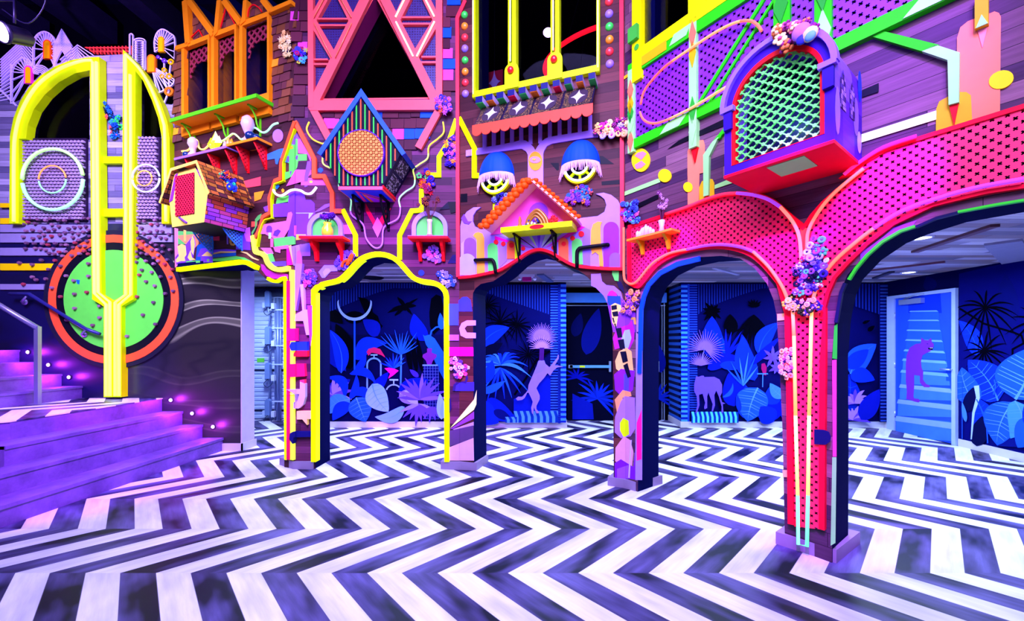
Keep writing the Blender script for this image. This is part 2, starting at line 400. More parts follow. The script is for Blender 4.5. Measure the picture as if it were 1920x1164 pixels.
# ------------------------------------------------------------------ floor, ceilings, outer walls
def flat(name, pts, z, th, mat, fac=None):
    mb = MB(); mb.prism([(x, y) for x, y in pts], 0, 1, mat)
    mb.v = [(x, z2, z + (0 if y < 0.5 else -th)) for x, y, z2 in mb.v]
    return struct(name, mb)
flat('floor', [(-9.5, -3.2), (6.2, -3.2), (6.2, 8.2), (-9.5, 8.2)], 0, 0.1, M_CHEV)
flat('ceiling', [(-9.5, -3.2), (6.2, -3.2), (6.2, 8.2), (-9.5, 8.2)], 6.9, -0.1, paint('0b0820', 0.8))
flat('ceiling_back_room', [(-6.1, 7.9), (-6.1, 5.8), (-4.6, 5.72), (-2.78, 5.06), (-0.84, 5.06), (1.12, 4.42), (3.65, 1.1), (6.15, 1.1), (6.15, 7.9)], 2.53, -0.08, wood_ceil)
# far wall of the back room: mural wall, door recess, mural wall, corridor end
CORR = 7.75; FAR = 7.02; REC = 7.67
def wbox(name, x0, x1, y0, y1, z0, z1, mat):
    return struct(name, MB().box(x0, x1, y0, y1, z0, z1, mat))
MUR = paint('04043c', 0.8)
wall_mural = wbox('wall_back', -4.25, 0.525, FAR, FAR + 0.12, 0, 2.53, MUR)
wbox('wall_recess', 0.40, 2.66, REC, REC + 0.12, 0, 2.53, DARK)
wall_mural2 = wbox('wall_back_right', 2.53, 6.2, FAR, FAR + 0.12, 0, 2.53, MUR)
wbox('wall_recess_side', 2.53, 2.61, FAR + 0.12, REC, 0, 2.53, paint('0a1440'))
wbox('wall_recess_side_left', 0.42, 0.525, FAR + 0.12, REC, 0, 2.53, paint('0a1440'))
wbox('wall_corridor', -6.1, -4.2, CORR, CORR + 0.1, 0, 2.53, paint('9aa0c8'))
wbox('wall_corridor_left', -6.2, -6.1, 5.8, CORR + 0.1, 0, 2.53, paint('5a5a98'))
wbox('wall_corridor_right', -4.30, -4.2, FAR + 0.12, CORR, 0, 2.53, paint('202a60'))
wall_r = wbox('wall_right', 6.07, 6.19, 0.9, FAR, 0, 2.53, MUR)
for i, (x0, x1, y0, y1) in enumerate(((-4.25, 0.54, FAR - 0.014, FAR), (0.525, 0.54, FAR, REC), (2.515, 6.07, FAR - 0.014, FAR), (2.515, 2.53, FAR, REC), (6.056, 6.07, 0.9, 5.78), (6.056, 6.07, 6.925, FAR))):
    wbox('baseboard_' + ('back', 'recess_left', 'back_right', 'recess_right', 'right', 'right_far')[i], x0, x1, y0, y1, 0, 0.105, TRIMW)
# upper storey shell behind the windows
wbox('wall_upper_back', -9.5, 6.2, 8.0, 8.1, 2.6, 6.9, DARK)

# ------------------------------------------------------------------ the street front: upright sheets with openings
TH = 0.34; TOP = 6.6
def Pz(f, pts, off=0): return f.P(pts, off)
# opening edges, traced on each sheet's face
f2_open = [(591, 872), (591, 562), (594, 550), (602, 541), (614, 537), (636, 533), (650, 522), (664, 506), (680, 490), (700, 483), (728, 484), (743, 491), (760, 510), (774, 524), (791, 532), (812, 533), (824, 540), (832, 551), (834, 565), (834, 872)]
f1_edge = [(327, 507), (390, 501), (449, 494.6), (461, 496), (479, 504), (500, 524), (514, 530), (526, 530), (531, 535), (533, 544), (533, 862)]
f3_open = [(888.7, 874), (886.5, 556), (887, 549), (892, 540), (902, 532), (925, 527), (947, 512), (972, 489), (989, 479), (1009, 474), (1027, 478), (1044, 490), (1064, 500), (1083, 506), (1096, 514), (1109, 527), (1127, 542), (1140, 561), (1147, 590), (1149, 640), (1151, 902)]
f4_open = [(1196, 915), (1196.5, 650), (1198, 580), (1203, 555), (1212, 533), (1233, 510), (1267, 492), (1310, 482), (1352, 479.5), (1387, 484), (1415, 503), (1438, 532), (1450, 561), (1456, 590), (1460, 650), (1467, 800), (1472, 1020)]
f5_open = [(1560, 1050), (1561, 853), (1560, 669), (1565, 605), (1568, 583), (1576, 546), (1589, 515), (1626, 475), (1675, 441), (1718, 422), (1796, 396), (1864, 383), (1920, 372.6)]
def to_floor(p):  # snap the ends to the floor
    p[0] = (p[0][0], 0.0); p[-1] = (p[-1][0], 0.0); return p
O2 = to_floor(F2.P(f2_open)); O3 = to_floor(F3.P(f3_open)); O4 = to_floor(F4.P(f4_open))
O5 = F4.P(f5_open); O5[0] = (O5[0][0], 0.0)
apex = O5[-1]; O5 = O5[:-1] + [(apex[0], 2.235)] + [(2 * apex[0] - s + 0.04, z) for s, z in O5[:-1][::-1]]
E1 = F1.P(f1_edge); E1[-1] = (E1[-1][0], 0.0)
L2 = F2.d and 1.944; L3 = math.hypot(1.823, 0.603); L4 = O5[-1][0] + 0.45
# window holes
win1 = [F1.P(Z('C', s), 0) for s in ('230,860 230,395 385,345 385,815', '450,790 450,300 600,250 600,750', '670,735 670,210 850,150 850,790')]
def rect_on(f, u0, v0, u1, v1, off=0):    # upright rectangle through two opposite pixels
    a, b = f.px(u0, v0, off), f.px(u1, v1, off); x0, x1 = sorted((a[0], b[0])); z0, z1 = sorted((a[1], b[1])); return [(x0, z0), (x1, z0), (x1, z1), (x0, z1)]
W1 = []
for (ul, ur, vt, vb) in ((353, 397, 92, 208), (409, 447, 70, 190), (462, 508, 44, 186)):
    a = F1.px(ul, (vt + vb) / 2)[0]; b = F1.px(ur, (vt + vb) / 2)[0]
    W1.append((a, b))
w1z0 = F1.px(425, 195)[1]; w1z1 = F1.px(425, 68)[1]
win1 = [[(a, w1z0), (b, w1z0), (b, w1z1), (a, w1z1)] for a, b in W1]
tri2 = F2.P(Z('E', '150,785 1045,775 640,0 530,0')); xm = F2.px(704, 0)[0]; tri2 = [tri2[0], tri2[1], (xm, tri2[0][1] + (tri2[1][0] - tri2[0][0]) * 0.98)]
k3 = lambda u, v: F3.px(u, v)
w3 = [k3(893, 178), k3(1122, 131)]; w3z = (w3[0][1] + w3[1][1]) / 2; win3 = [(w3[0][0], w3z), (w3[1][0], w3z), (w3[1][0], 6.35), (w3[0][0], 6.35)]
w4a, w4b = F4.px(1209, 70), F4.px(1296, 60); w4c = F4.px(1210, 88)[1]; w4d = F4.px(1300, 33)[1]
win4 = [(w4a[0], (w4c + w4d) / 2), (w4b[0], (w4c + w4d) / 2), (w4b[0], 6.0), (w4a[0], 6.0)]
s1l = E1[0][0]
def sheet(name, fac, loops, mat, y1=TH):
    return struct(name, MB().prism(loops, 0, y1, mat, NAVY), fac)
top1 = F1.P([(551, -3)] + [(507, 19), (480, -25), (452, 43), (418, -18), (400, 64), (346.5, -10), (351, 82), (327, 90)])
S1 = sheet('wall_front_left', F1, [E1 + [(0, 0)] + top1] + win1, wood_brown)
S2 = sheet('wall_front', F2, [[(0, 0)] + O2 + [(L2, 0), (L2, TOP), (0, TOP)], tri2], wood_purple)
S3 = sheet('wall_front_center', F3, [[(0, 0)] + O3 + [(L3, 0), (L3, TOP), (0, TOP)], win3], wood_brown)
S4 = sheet('wall_front_right', F4, [[(0, 0)] + O4 + O5 + [(L4, 0), (L4, TOP), (0, TOP)], win4], wood_stripe)
# soffit between the left sheet and the stair wall
flat('ceiling_passage', [(-5.0, 5.56), (-4.85, 5.46), (-3.3, 4.92), (-2.9, 4.95), (-2.9, 5.3), (-4.5, 5.9), (-5.0, 5.9)], 2.50, -0.06, NAVY)
# pillar plinths
def fl(u, v): k = FP * EYE / (v - CY); return ((u - CX) / FP * k, k)
def plinth(i, pts, back):
    q = [fl(*p) for p in pts]; d = Vector(back).normalized() * 0.40; e = Vector(q[0]) + d * 0.9; q.append((e.x, e.y)); c_ = Vector((sum(a[0] for a in q) / len(q), sum(a[1] for a in q) / len(q))); q = [tuple(Vector(a) + (Vector(a) - c_).normalized() * 0.035) for a in q]
    mb = MB().prism(q, 0, 1, PLI); mb.v = [(x, z, 0.09 if y < .5 else 0) for x, y, z in mb.v]; return struct('trim_%d' % i, mb)
plinth(1, [(530, 871), (553, 877.7), (584.4, 878.5), (613.6, 862)], (0.1, 1))
plinth(2, [(831.8, 878.4), (861.3, 879), (890.4, 880.8), (910.5, 866.7)], (0, 1))
plinth(3, [(1145.4, 909.7), (1172, 913), (1189.8, 918.4), (1236, 907)], (0.5, 0.8))
plinth(4, [(1463.3, 1019.4), (1563, 1051), (1604, 1019.4)], F4.n and (-F4.n[0], -F4.n[1]))
# ------------------------------------------------------------------ stair side
f0s = lambda u: F0.px(u, 640)[0]; f0z = lambda v: F0.px(640, v)[1]
K0 = F0.w(200, 500)
holeL = curve(F0.P([(48, 262), (49, 235), (60, 200), (85, 165), (120, 140), (150, 131), (168, 129)]), 4) + [F0.px(168, 262)]
holeR = [F0.px(252, 258), F0.px(252, 128)] + curve(F0.P([(256, 132), (272, 150), (286, 180), (296, 215), (303, 258)]), 4)
archL = Z('A', '52,1164 55,760 75,660 110,570 160,490 230,420 310,370 400,335 480,322 552,318')
archR = Z('A', '688,278 740,330 800,400 850,480 900,580 935,680 948,780 950,900')
top0 = F0.P([(0, 178)] + Z('A', '62,580 110,560 160,482 230,412 310,362 400,327 480,314 552,310 690,305 740,340 800,408 850,490 900,580') + [(322, 196), (335, 190)])
S0 = struct('wall_left', MB().prism([[(-5.2, 3.1), (-0.92, 3.1)] + [(-0.92, top0[-1][1])] + top0[::-1] + [(-5.2, top0[0][1])], holeL, holeR], 0, 0.14, wood_grey), F0)
S0b = struct('wall_left_lower', MB().prism([(-5.2, 0), (0, 0), (0, 2.56), (-0.9, 2.56), (-0.9, 3.12), (-5.2, 3.12)], -0.012, 0.0, M_SWIRL).box(-5.2, -0.03, 0.0, 0.23, 0, 2.56, NAVY).box(-5.2, -0.9, 0.0, 0.14, 2.56, 3.1, NAVY), F0)
struct('wall_left_end', MB().box(0.0, 0.014, -0.012, 0.235, 0, 2.56, LAVW), F0)
struct('baseboard_left', MB().box(-0.30, 0.03, -0.03, -0.012, 0, 0.10, TRIMW).box(0.014, 0.03, -0.03, 0.26, 0, 0.10, TRIMW), F0)
struct('wall_left_back', MB().box(-5.4, 0, 0.9, 1.0, 2.6, 6.9, DARK), F0)
# steps, landing, upper steps
def steps():
    xs = [-4.305, -4.585, -4.86, -5.14]; zs = [0.176, 0.358, 0.540, 0.722]; ends = [2.2, 2.9, 3.68, 3.935]
    for i in range(3):
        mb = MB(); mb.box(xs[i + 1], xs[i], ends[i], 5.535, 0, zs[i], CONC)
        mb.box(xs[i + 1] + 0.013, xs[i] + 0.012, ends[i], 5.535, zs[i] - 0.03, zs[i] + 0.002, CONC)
        o = single('concrete_step', mb, W, ('lowest wide concrete step of the stair by the chevron floor', 'second concrete step up from the chevron floor', 'third concrete step just under the landing')[i], 'step', 'concrete steps up to the landing')
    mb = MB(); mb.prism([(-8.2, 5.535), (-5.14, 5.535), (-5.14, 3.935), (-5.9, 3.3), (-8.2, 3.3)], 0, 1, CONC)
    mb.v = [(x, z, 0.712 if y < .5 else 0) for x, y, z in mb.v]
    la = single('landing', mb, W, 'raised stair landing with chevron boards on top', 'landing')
    mb = MB(); mb.prism([(-8.2, 5.535), (-5.13, 5.535), (-5.13, 3.925), (-5.9, 3.29), (-8.2, 3.29)], 0, 1, M_CHEV)
    mb.v = [(x, z, 0.722 if y < .5 else 0.712) for x, y, z in mb.v]; child(la, 'board_top', mb, 'black and white chevron boards')
    for i, x in enumerate((-6.24, -6.52, -6.82, -7.1)):
        x0 = (-6.52, -6.82, -7.1, -8.2)[i]
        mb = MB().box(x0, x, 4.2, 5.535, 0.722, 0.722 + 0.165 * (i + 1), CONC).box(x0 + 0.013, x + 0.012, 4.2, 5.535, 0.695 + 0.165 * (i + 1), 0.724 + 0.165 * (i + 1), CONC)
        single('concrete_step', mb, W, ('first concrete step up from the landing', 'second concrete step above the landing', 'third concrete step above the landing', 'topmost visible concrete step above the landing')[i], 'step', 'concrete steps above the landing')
steps()
# ------------------------------------------------------------------ shared makers
YEL = 'd8ff00'; P_YEL = paint(YEL); N_YEL = neon('f0ff50', 2.6)
P_COR = paint('ff5c40'); P_ORG = paint('ff7a08'); P_GRN = paint('7cff7a'); P_RED = paint('ff0f1c')
def pl(mb, fac, pts, base, th, mat, side=None):
    """plate traced on a sheet: pts in pixels, standing base..base+th off the sheet"""
    loops = pts if isinstance(pts[0], list) else [pts]
    return mb.prism([fac.P(l, base + th) for l in loops], -(base + th), -base, mat, side)
def band(mb, fac, pts, wpx, base, th, mat, closed=False, side=None):
    q = fac.P(pts, base + th); w = wpx * fac.w(*pts[len(pts) // 2], base + th)
    g = stroke(q, w, closed); return mb.prism(g if closed else [g], -(base + th), -base, mat, side)
def nt(mb, fac, pts, r, off, mat, closed=False, n=8):
    return mb.tube([(s, -off, z) for s, z in fac.P(pts, off)], r, mat, n, closed)
BLO = {}
def blossom(kind, hexc, hex2):
    key = (kind, hexc, hex2)
    if key not in BLO:
        mb = MB(); a, b = paint(hexc), paint(hex2)
        if kind == 0:      # five round petals
            for k in range(5):
                t = k * 1.2566; mb.ball((0.62 * math.cos(t), -0.1, 0.62 * math.sin(t)), 0.45, a, 8, 0.45, 1.0)
            mb.ball((0, -0.3, 0), 0.3, b, 8)
        elif kind == 1:    # button or shell disc with a raised rim
            mb.lathe([(0, 0.28), (0.35, 0.25), (0.5, 0.42), (0.8, 0.45), (1.0, 0.2), (0.95, 0.0), (0, 0)], (0, 0, 0), a, 14, 'y'); mb.ball((0, -0.3, 0), 0.3, b, 8, 0.6)
        elif kind == 2:    # ruffled rosette
            for r_, y_, n_ in ((0.75, 0.0, 7), (0.42, -0.35, 5)):
                for k in range(n_):
                    t = k * 6.283 / n_ + y_; mb.ball((r_ * math.cos(t), y_, r_ * math.sin(t)), 0.38, a if k % 2 else b, 6, 0.7)
            mb.ball((0, -0.6, 0), 0.22, b, 6)
        else:              # pointed leaf star
            for k in range(6):
                t = k * 1.0472; c, s = math.cos(t), math.sin(t)
                mb.add([(0, -0.25, 0), (0.45 * c - 0.22 * s, -0.1, 0.45 * s + 0.22 * c), (1.1 * c, -0.35, 1.1 * s), (0.45 * c + 0.22 * s, -0.1, 0.45 * s - 0.22 * c), (0.4 * c, -0.3, 0.4 * s), (0, 0, 0)],
                       [(0, 1, 4), (1, 2, 4), (2, 3, 4), (3, 0, 4), (0, 5, 1), (5, 2, 1), (5, 3, 2), (5, 0, 3)], a)
            mb.ball((0, -0.25, 0), 0.2, b, 6)
        BLO[key] = mb.mesh('blossom')
    return BLO[key]
def bouquet(fac, outline, pal, label, off=0.0, n=22, size=0.035, seed=1, name='flower_cluster', cat='flowers', group='fabric flower clusters', kinds=(0, 1, 2, 3)):
    """cluster of made flowers filling a pixel outline (list of centres joined) on a sheet"""
    R = random.Random(seed); c = fac.P(outline, off); m = (sum(p[0] for p in c) / len(c), -off, sum(p[1] for p in c) / len(c))
    T = Thing(name, fac, m, label, cat, group)
    pts = []; tries = 0
    xs = [p[0] for p in c]; zs = [p[1] for p in c]
    def inside(x, z):
        r = False
        for i in range(len(c)):
            (x1, z1), (x2, z2) = c[i], c[i - 1]
            if (z1 > z) != (z2 > z) and x < (x2 - x1) * (z - z1) / (z2 - z1) + x1: r = not r
        return r
    mb = MB(); q = [((x - m[0]) * 0.8 + m[0], (z - m[2]) * 0.8 + m[2]) for x, z in c]
    mb.prism(q, -off - 0.02, -off, paint('20104a')); T.part('backing', mb)
    while len(pts) < n and tries < 3000:
        tries += 1; x, z = R.uniform(min(xs), max(xs)), R.uniform(min(zs), max(zs))
        if inside(x, z) and all((x - a) ** 2 + (z - b) ** 2 > (size * 1.15) ** 2 for a, b in pts): pts.append((x, z))
    for x, z in pts:
        a, b = R.choice(pal), R.choice(pal); k = R.choice(kinds)
        o = bpy.data.objects.new('blossom', blossom(k, a, b)); COL.objects.link(o); o.parent = T.o
        s = size * R.uniform(0.75, 1.15); o.scale = (s, s, s); o.location = (x - m[0], -0.012 - R.uniform(0, size * 0.7), z - m[2]); o.rotation_euler = (R.uniform(-.4, .4), R.uniform(0, 6), R.uniform(-.4, .4))
    return T

# ------------------------------------------------------------------ stair wall: arched neon frame
def left_wall():
    fr = MB()
    innerL = Z('A', '145,776 155,700 190,610 250,530 330,460 420,410 503,392 500,776')
    archO = archL[:-1] + Z('A', '555,318')
    outer = [(17, 419)] + archO + Z('B', '562,0 568,515 628,550 628,1088 580,1088 580,580 515,540 508,0') + Z('A', '503,392') + Z('A', '420,410 330,460 250,530 190,610 155,700 145,776 104,776') + [(35, 419)]
    T = Thing('arched_neon_frame', F0, (-1.9, -0.05, 0.73), 'tall arched yellow neon frame standing on the stair landing', 'neon frame')
    fo = [p for p in outer]
    pl(fr, F0, fo, 0.012, 0.09, P_YEL); T.part('frame_half', fr)
    fr = MB(); pl(fr, F0, archR[:1] + archR[1:] + [(317, 419), (303, 419)] + Z('A', '905,765 885,660 850,560 800,450 757,395 757,700 745,1160') + Z('B', '745,540 680,578 678,1088 633,1088 633,550 690,518 688,0') + Z('A', '685,1000'), 0.012, 0.09, P_YEL); T.part('frame_half', fr)
    for (a, b) in ((293, 306), (391, 406)):
        mb = MB(); pl(mb, F0, [(184, a), (232, a), (232, b), (184, b)], 0.012, 0.05, P_YEL); T.part('crossbar', mb)
    def tubes(paths, hexm):
        for p in paths:
            mb = MB(); nt(mb, F0, p, 0.017, 0.118, hexm); T.part('neon_tube', mb)
    tubes([curve([(26, 415), (26, 300), (29, 250), (42, 205), (70, 160), (110, 130), (150, 115), (172, 113)], 5), [(174, 116), (175, 250), (177, 550), (199, 571), (199, 742)], [(181, 116), (182, 250), (184, 548), (206, 566), (206, 742)],
           curve([(235, 102), (262, 130), (285, 170), (305, 225), (309, 260), (311, 415)], 5), [(235, 104), (236, 250), (236, 552), (216, 567), (216, 742)], [(244, 140), (245, 250), (245, 552), (223, 571), (223, 742)]], N_YEL)
    # arched panes behind
    for i, hl in enumerate((holeL, holeR)):
        mb = MB(); mb.prism(hl, 0.05, 0.06, glass_dark()); struct('window_%d' % (i + 1), mb, F0)
    # studded panels
    SM = paint('a890ac', 0.35); SD = paint('2a1834')
    for lab, x0, x1, y0, y1 in (('large', 36.5, 166, 261, 415), ('small', 247, 303, 259, 414)):
        mb = MB(); q = rect_on(F0, x0, y0, x1, y1); mb.prism(q, -0.03, 0, SD)
        p = 0.05; r = 0; z = q[0][1] + 0.03
        while z < q[2][1] - 0.02:
            x = q[0][0] + 0.03 + (p / 2 if r % 2 else 0)
            while x < q[1][0] - 0.02:
                mb.lathe([(0.018, 0), (0.018, 0.03), (0.013, 0.034), (0.009, 0.02), (0, 0.018)], (x, -0.03, z), SM, 8, 'y'); x += p
            z += p * 0.87; r += 1
        single('studded_panel', mb, F0, 'wide studded metal panel behind the big green neon ring' if lab == 'large' else 'narrow studded metal panel behind the pale blue neon ring', 'panel')
    def nring(label, cx, cy, r, hexes, off, rad, group):
        N = len(hexes)
        T = Thing('neon_ring', F0, (*F0.px(cx, cy, off)[:1], -off, F0.px(cx, cy, off)[1]), label, 'neon light', group)
        for i, h in enumerate(hexes):
            mb = MB(); nt(mb, F0, ring(cx, cy, r, n=20, a0=176 + 360 / N * i + 4, a1=176 + 360 / N * (i + 1) - 4, close=False), rad, off, neon(h, 1.0)); T.part('neon_tube', mb)
    g = 'neon rings on the studded panels'
    nring('large pale green neon ring on studded panel', 98.5, 336, 57, ['b0ff8a', '98f8b0'], 0.11, 0.019, g)
    nring('small orange and green neon ring inside the large pale green ring', 98, 336, 25.5, ['ff9a4a', '8cf0a0'], 0.11, 0.009, g)
    nring('pale blue neon ring on narrow studded panel', 273.5, 334, 25.5, ['b4b8ff', 'c8c8ff'], 0.11, 0.011, g)
    nring('small orange neon ring inside the pale blue ring', 270.5, 334, 14, ['ffb84a', 'ff9a4a'], 0.11, 0.008, g)
    # loose boards round the disc and yellow slats
    bl = [('grey weathered board just under the wide studded panel', 'B', '0,122 505,122 505,165 0,165', 0), ('grey weathered board second under the wide studded panel', 'B', '0,172 480,172 470,222 0,222', 0),
          ('short grey board above the long yellow slat', 'B', '0,252 400,252 380,295 0,295', 0), ('short grey board below the long yellow slat', 'B', '0,455 246,455 242,486 0,486', 0),
          ('long yellow slat beside the green disc', 'B', '0,340 300,340 280,378 0,378', 1), ('upper short yellow slat at foot of the arched frame', 'B', '0,2 52,2 52,26 0,26', 1), ('lower short yellow slat at foot of the arched frame', 'B', '0,86 52,86 52,118 0,118', 1),
          ('grey board under the narrow studded panel', 'B', '745,122 960,122 960,172 745,172', 0), ('grey board second under the narrow studded panel', 'B', '745,180 965,180 965,220 745,220', 0)]
    for lab, k, s, c in bl:
        mb = MB(); pl(mb, F0, Z(k, s), 0.012, 0.022, paint('ffe000') if c else paint('9088a8')); single('wall_board', mb, F0, lab, 'board', 'boards nailed on the stair wall')
    # target disc
    T = Thing('disc_sign', F0, (*F0.px(212, 562)[:1], -0.02, F0.px(212, 562)[1]), 'large round green disc with black and coral rings behind yellow neon', 'wall disc')
    cx, cy = 212.5, 561
    for nm, r0, r1, b, th, m in (('outer_rim', 0, 131, 0.012, 0.024, paint('1c1a2c')), ('coral_ring', 108, 122.5, 0.03, 0.014, P_COR), ('dark_ring', 93, 108.5, 0.03, 0.010, paint('0c0a18')), ('green_disc', 0, 93.5, 0.03, 0.018, paint('62f060'))):
        mb = MB(); lo = [ring(cx, cy, r1, r1 * 0.99, 64)] + ([ring(cx, cy, r0, r0 * 0.99, 64)] if r0 else []); pl(mb, F0, lo, b, th, m); T.part(nm, mb)
    mb = MB(); pl(mb, F0, Z('B', '427,430 445,432 442,456 430,452'), 0.048, 0.004, paint('0a6ad0')); T.part('blue_chip', mb)
    # pegs
    R = random.Random(5); fixed = '488,340 488,410 405,435 409,510 478,500 410,590 550,578 550,643 511,685 787,375 773,403 843,388 811,440 860,464 760,525 852,557 793,627 863,679 704,747 918,508 892,413 948,415 963,493 957,372 282,475 362,408 330,525 365,655 248,425 172,345 100,335 223,320 300,322 330,353 264,372 172,415 193,430 122,455 940,175 945,262 930,318 905,240'
    pts = [(float(a), float(b)) for a, b in (q.split(',') for q in fixed.split())]; t = 0
    while len(pts) < 150 and t < 9000:
        t += 1; x, y = (R.uniform(118, 500), 85 + 215 * R.random() ** 1.2) if R.random() < .62 else (R.uniform(750, 925), R.uniform(85, 345))
        if x < 240 and y > 260: continue
        if all((x - a) ** 2 + (y - b) ** 2 > 27 ** 2 for a, b in pts): pts.append((x, y))
    pm = {}
    for i, (x, y) in enumerate(pts):
        u, v = x / 2.985, 380 + y / 2.985; rr = math.hypot(u - cx, v - cy)
        b = 0.048 if rr < 93 else 0.044 if rr < 122 else 0.036 if rr < 131 else 0.034
        c = 'a03a4a' if R.random() < .12 else R.choice(['7c5068', '90647e', '684660'])
        if c not in pm:
            pm[c] = MB().lathe([(0.021, 0), (0.021, 0.024), (0.018, 0.030), (0, 0.031)], (0, 0, 0), paint(c, 0.5), 12, 'y').flat().mesh('wooden_peg')
        o = bpy.data.objects.new('wooden_peg', pm[c]); COL.objects.link(o); s, z = F0.px(u, v, b + 0.03); put(o, F0, (s, -b, z))
        props(o, 'short reddish round peg stuck on wall round the green disc' if c == 'a03a4a' else 'short brown round peg stuck on wall round the green disc', 'peg', 'red pegs round the green disc' if c == 'a03a4a' else 'brown pegs round the green disc')
    # pale cut-out screens along the top
    FW = paint('dcd0ff'); wf = 2.2
    def sunburst(T, outline, c, loz, ns, hexl, edge):
        mb = MB(); o = curve(outline, 5); band(mb, F0, o, wf, 0.0, 0.02, FW)
        m = len(o)
        for i in range(0, m, max(1, m // ns)): band(mb, F0, [c, o[i]], 1.5, 0.002, 0.016, FW)
        T.part('ray_arch', mb)
        x0, x1, y0, y1 = loz; w = (x1 - x0) / 2
        mb = MB(); pl(mb, F0, ring((x0 + x1) / 2, y0 + w, w + 1.2, n=14, a0=180, a1=360, close=False) + [(x1 + 1.2, y1), (x0 - 1.2, y1)], 0.0, 0.028, paint(edge)); pl(mb, F0, ring((x0 + x1) / 2, y0 + w, w - 1.2, n=14, a0=180, a1=360, close=False) + [(x1 - 1.2, y1 - 1), (x0 + 1.2, y1 - 1)], 0.028, 0.006, paint(hexl)); T.part('lozenge', mb)
    def zz(mb, apex, l, r, n, dx, dy):
        for i in range(n):
            band(mb, F0, [(l[0] + dx[0] * i, l[1] + dy * i), (apex[0], apex[1] + dy * i), (r[0] + dx[1] * i, r[1] + dy * i)], 1.6, 0.0, 0.016, FW)
    T = Thing('cutout_screen', F0, (*F0.px(90, 180)[:1], -0.01, F0.px(90, 180)[1]), 'pale cut-out skyline screen with ray arches above the wider half of the neon arch', 'screen', 'cut-out skyline screens')
    sunburst(T, Z('A', '184,390 184,245 205,195 245,176 285,195 306,245 306,380'), (87.5, 93), (81.5, 93.5, 75, 110), 13, 'ffb400', 'ff5a1e')
    sunburst(T, Z('A', '60,580 60,420 75,360 120,325 165,340 182,380'), (51.5, 137), (46, 57.5, 124, 156.5), 11, 'ffd000', 'ff3aa0')
    mb = MB(); zz(mb, (115, 55), (99, 88), (134, 86), 9, (0, 0), 4.6); T.part('peak', mb)
    mb = MB(); zz(mb, (145, 84), (112, 112), (174, 103), 6, (3, -5), 4.4); T.part('peak', mb)
    mb = MB(); zz(mb, (41, 74), (0, 112), (62, 96), 7, (0, -1), 5.2); T.part('peak', mb)
    mb = MB()
    for i in range(8): band(mb, F0, [(0, 150 + i * 5.5), (22, 128 + i * 8)], 1.6, 0.0, 0.016, FW)
    band(mb, F0, [(0, 168), (30, 198)], 2.6, 0.0, 0.018, FW); band(mb, F0, [(20, 120), (20, 190)], 2.6, 0.0, 0.018, FW); T.part('slanted_slats', mb)
    mb = MB()
    for i in range(5): band(mb, F0, ring(74, 140, 5 + 3.2 * i, n=10, a0=190, a1=350, close=False), 1.8, 0.0, 0.014, FW)
    T.part('arc_rings', mb)
    T = Thing('cutout_screen', F0, (*F0.px(285, 150)[:1], -0.01, F0.px(285, 150)[1]), 'pale cut-out skyline screen with coil and linked rings beside the shingled tower', 'screen', 'cut-out skyline screens')
    sunburst(T, Z('A', '865,290 863,225 880,180 910,163 950,185 976,215 976,330'), (302, 88), (297, 306, 69, 97), 12, 'ffd000', 'ffb000')
    sunburst(T, Z('A', '880,520 925,500 965,470 975,440'), (283, 122), (276.5, 290, 103, 135), 7, 'ffa800', 'ff7a20')
    mb = MB(); o = ring(245.5, 66, 3.2, n=8, a0=180, a1=360, close=False) + [(248.7, 112), (242.3, 112)]; band(mb, F0, o, 1.6, 0, 0.016, FW, True)
    for i in range(13): band(mb, F0, ring(261, 76 + i * 4.4, 10.5, 4.5, 16), 1.7, 0, 0.016, FW, True)
    band(mb, F0, [(250.8, 76), (250.8, 110)], 1.8, 0, 0.016, FW); band(mb, F0, [(271.5, 76), (272, 130)], 1.8, 0, 0.016, FW); T.part('coil', mb)
    nodes = Z('A', '883,318 917,338 955,345 917,390 905,425 945,425 943,510'); rad = [3.2, 4.2, 5.6, 4.4, 4, 5.6, 8.6]; hx = ['6a2ad0', '6a2ad0', 'ffc400', 'ffc400', 'ffb400', 'ffb400', 'ff7a1e']
    mb = MB()
    for a, b in ((0, 1), (1, 2), (1, 3), (3, 4), (3, 5), (5, 2), (5, 6), (4, 6)): band(mb, F0, [nodes[a], nodes[b]], 2.2, 0, 0.014, FW)
    band(mb, F0, [nodes[6], (306, 196)], 2.2, 0, 0.014, FW); T.part('links', mb)
    for p, r, h in zip(nodes, rad, hx):
        mb = MB(); pl(mb, F0, [ring(*p, r, n=18), ring(*p, r * 0.5, n=18)], 0.0, 0.024, paint(h)); T.part('ring_bead', mb)
    mb = MB(); pl(mb, F0, Z('A', '470,262 735,255 735,303 530,303'), -0.06, 0.015, lattice('ff3a28', 0.05, 'square', 0.34, rot=False)); pl(mb, F0, Z('A', '725,255 735,255 735,305 725,305'), -0.06, 0.02, P_COR)
    single('mesh_screen', mb, F0, 'red wire mesh strip on top of the stair wall', 'screen')
    bouquet(F0, Z('A', '565,590 600,580 632,610 640,640 678,660 680,720 665,780 640,770 625,715 630,670 575,655'), ['1a6ad0', '0a4ab0', '10243c', 'ff5a5a', '2a9ad8', '39e08a'], 'blue flower cluster on grey boards between the yellow neon bars', 0.0, 20, 0.045, 3, kinds=(0, 3, 2))
left_wall()
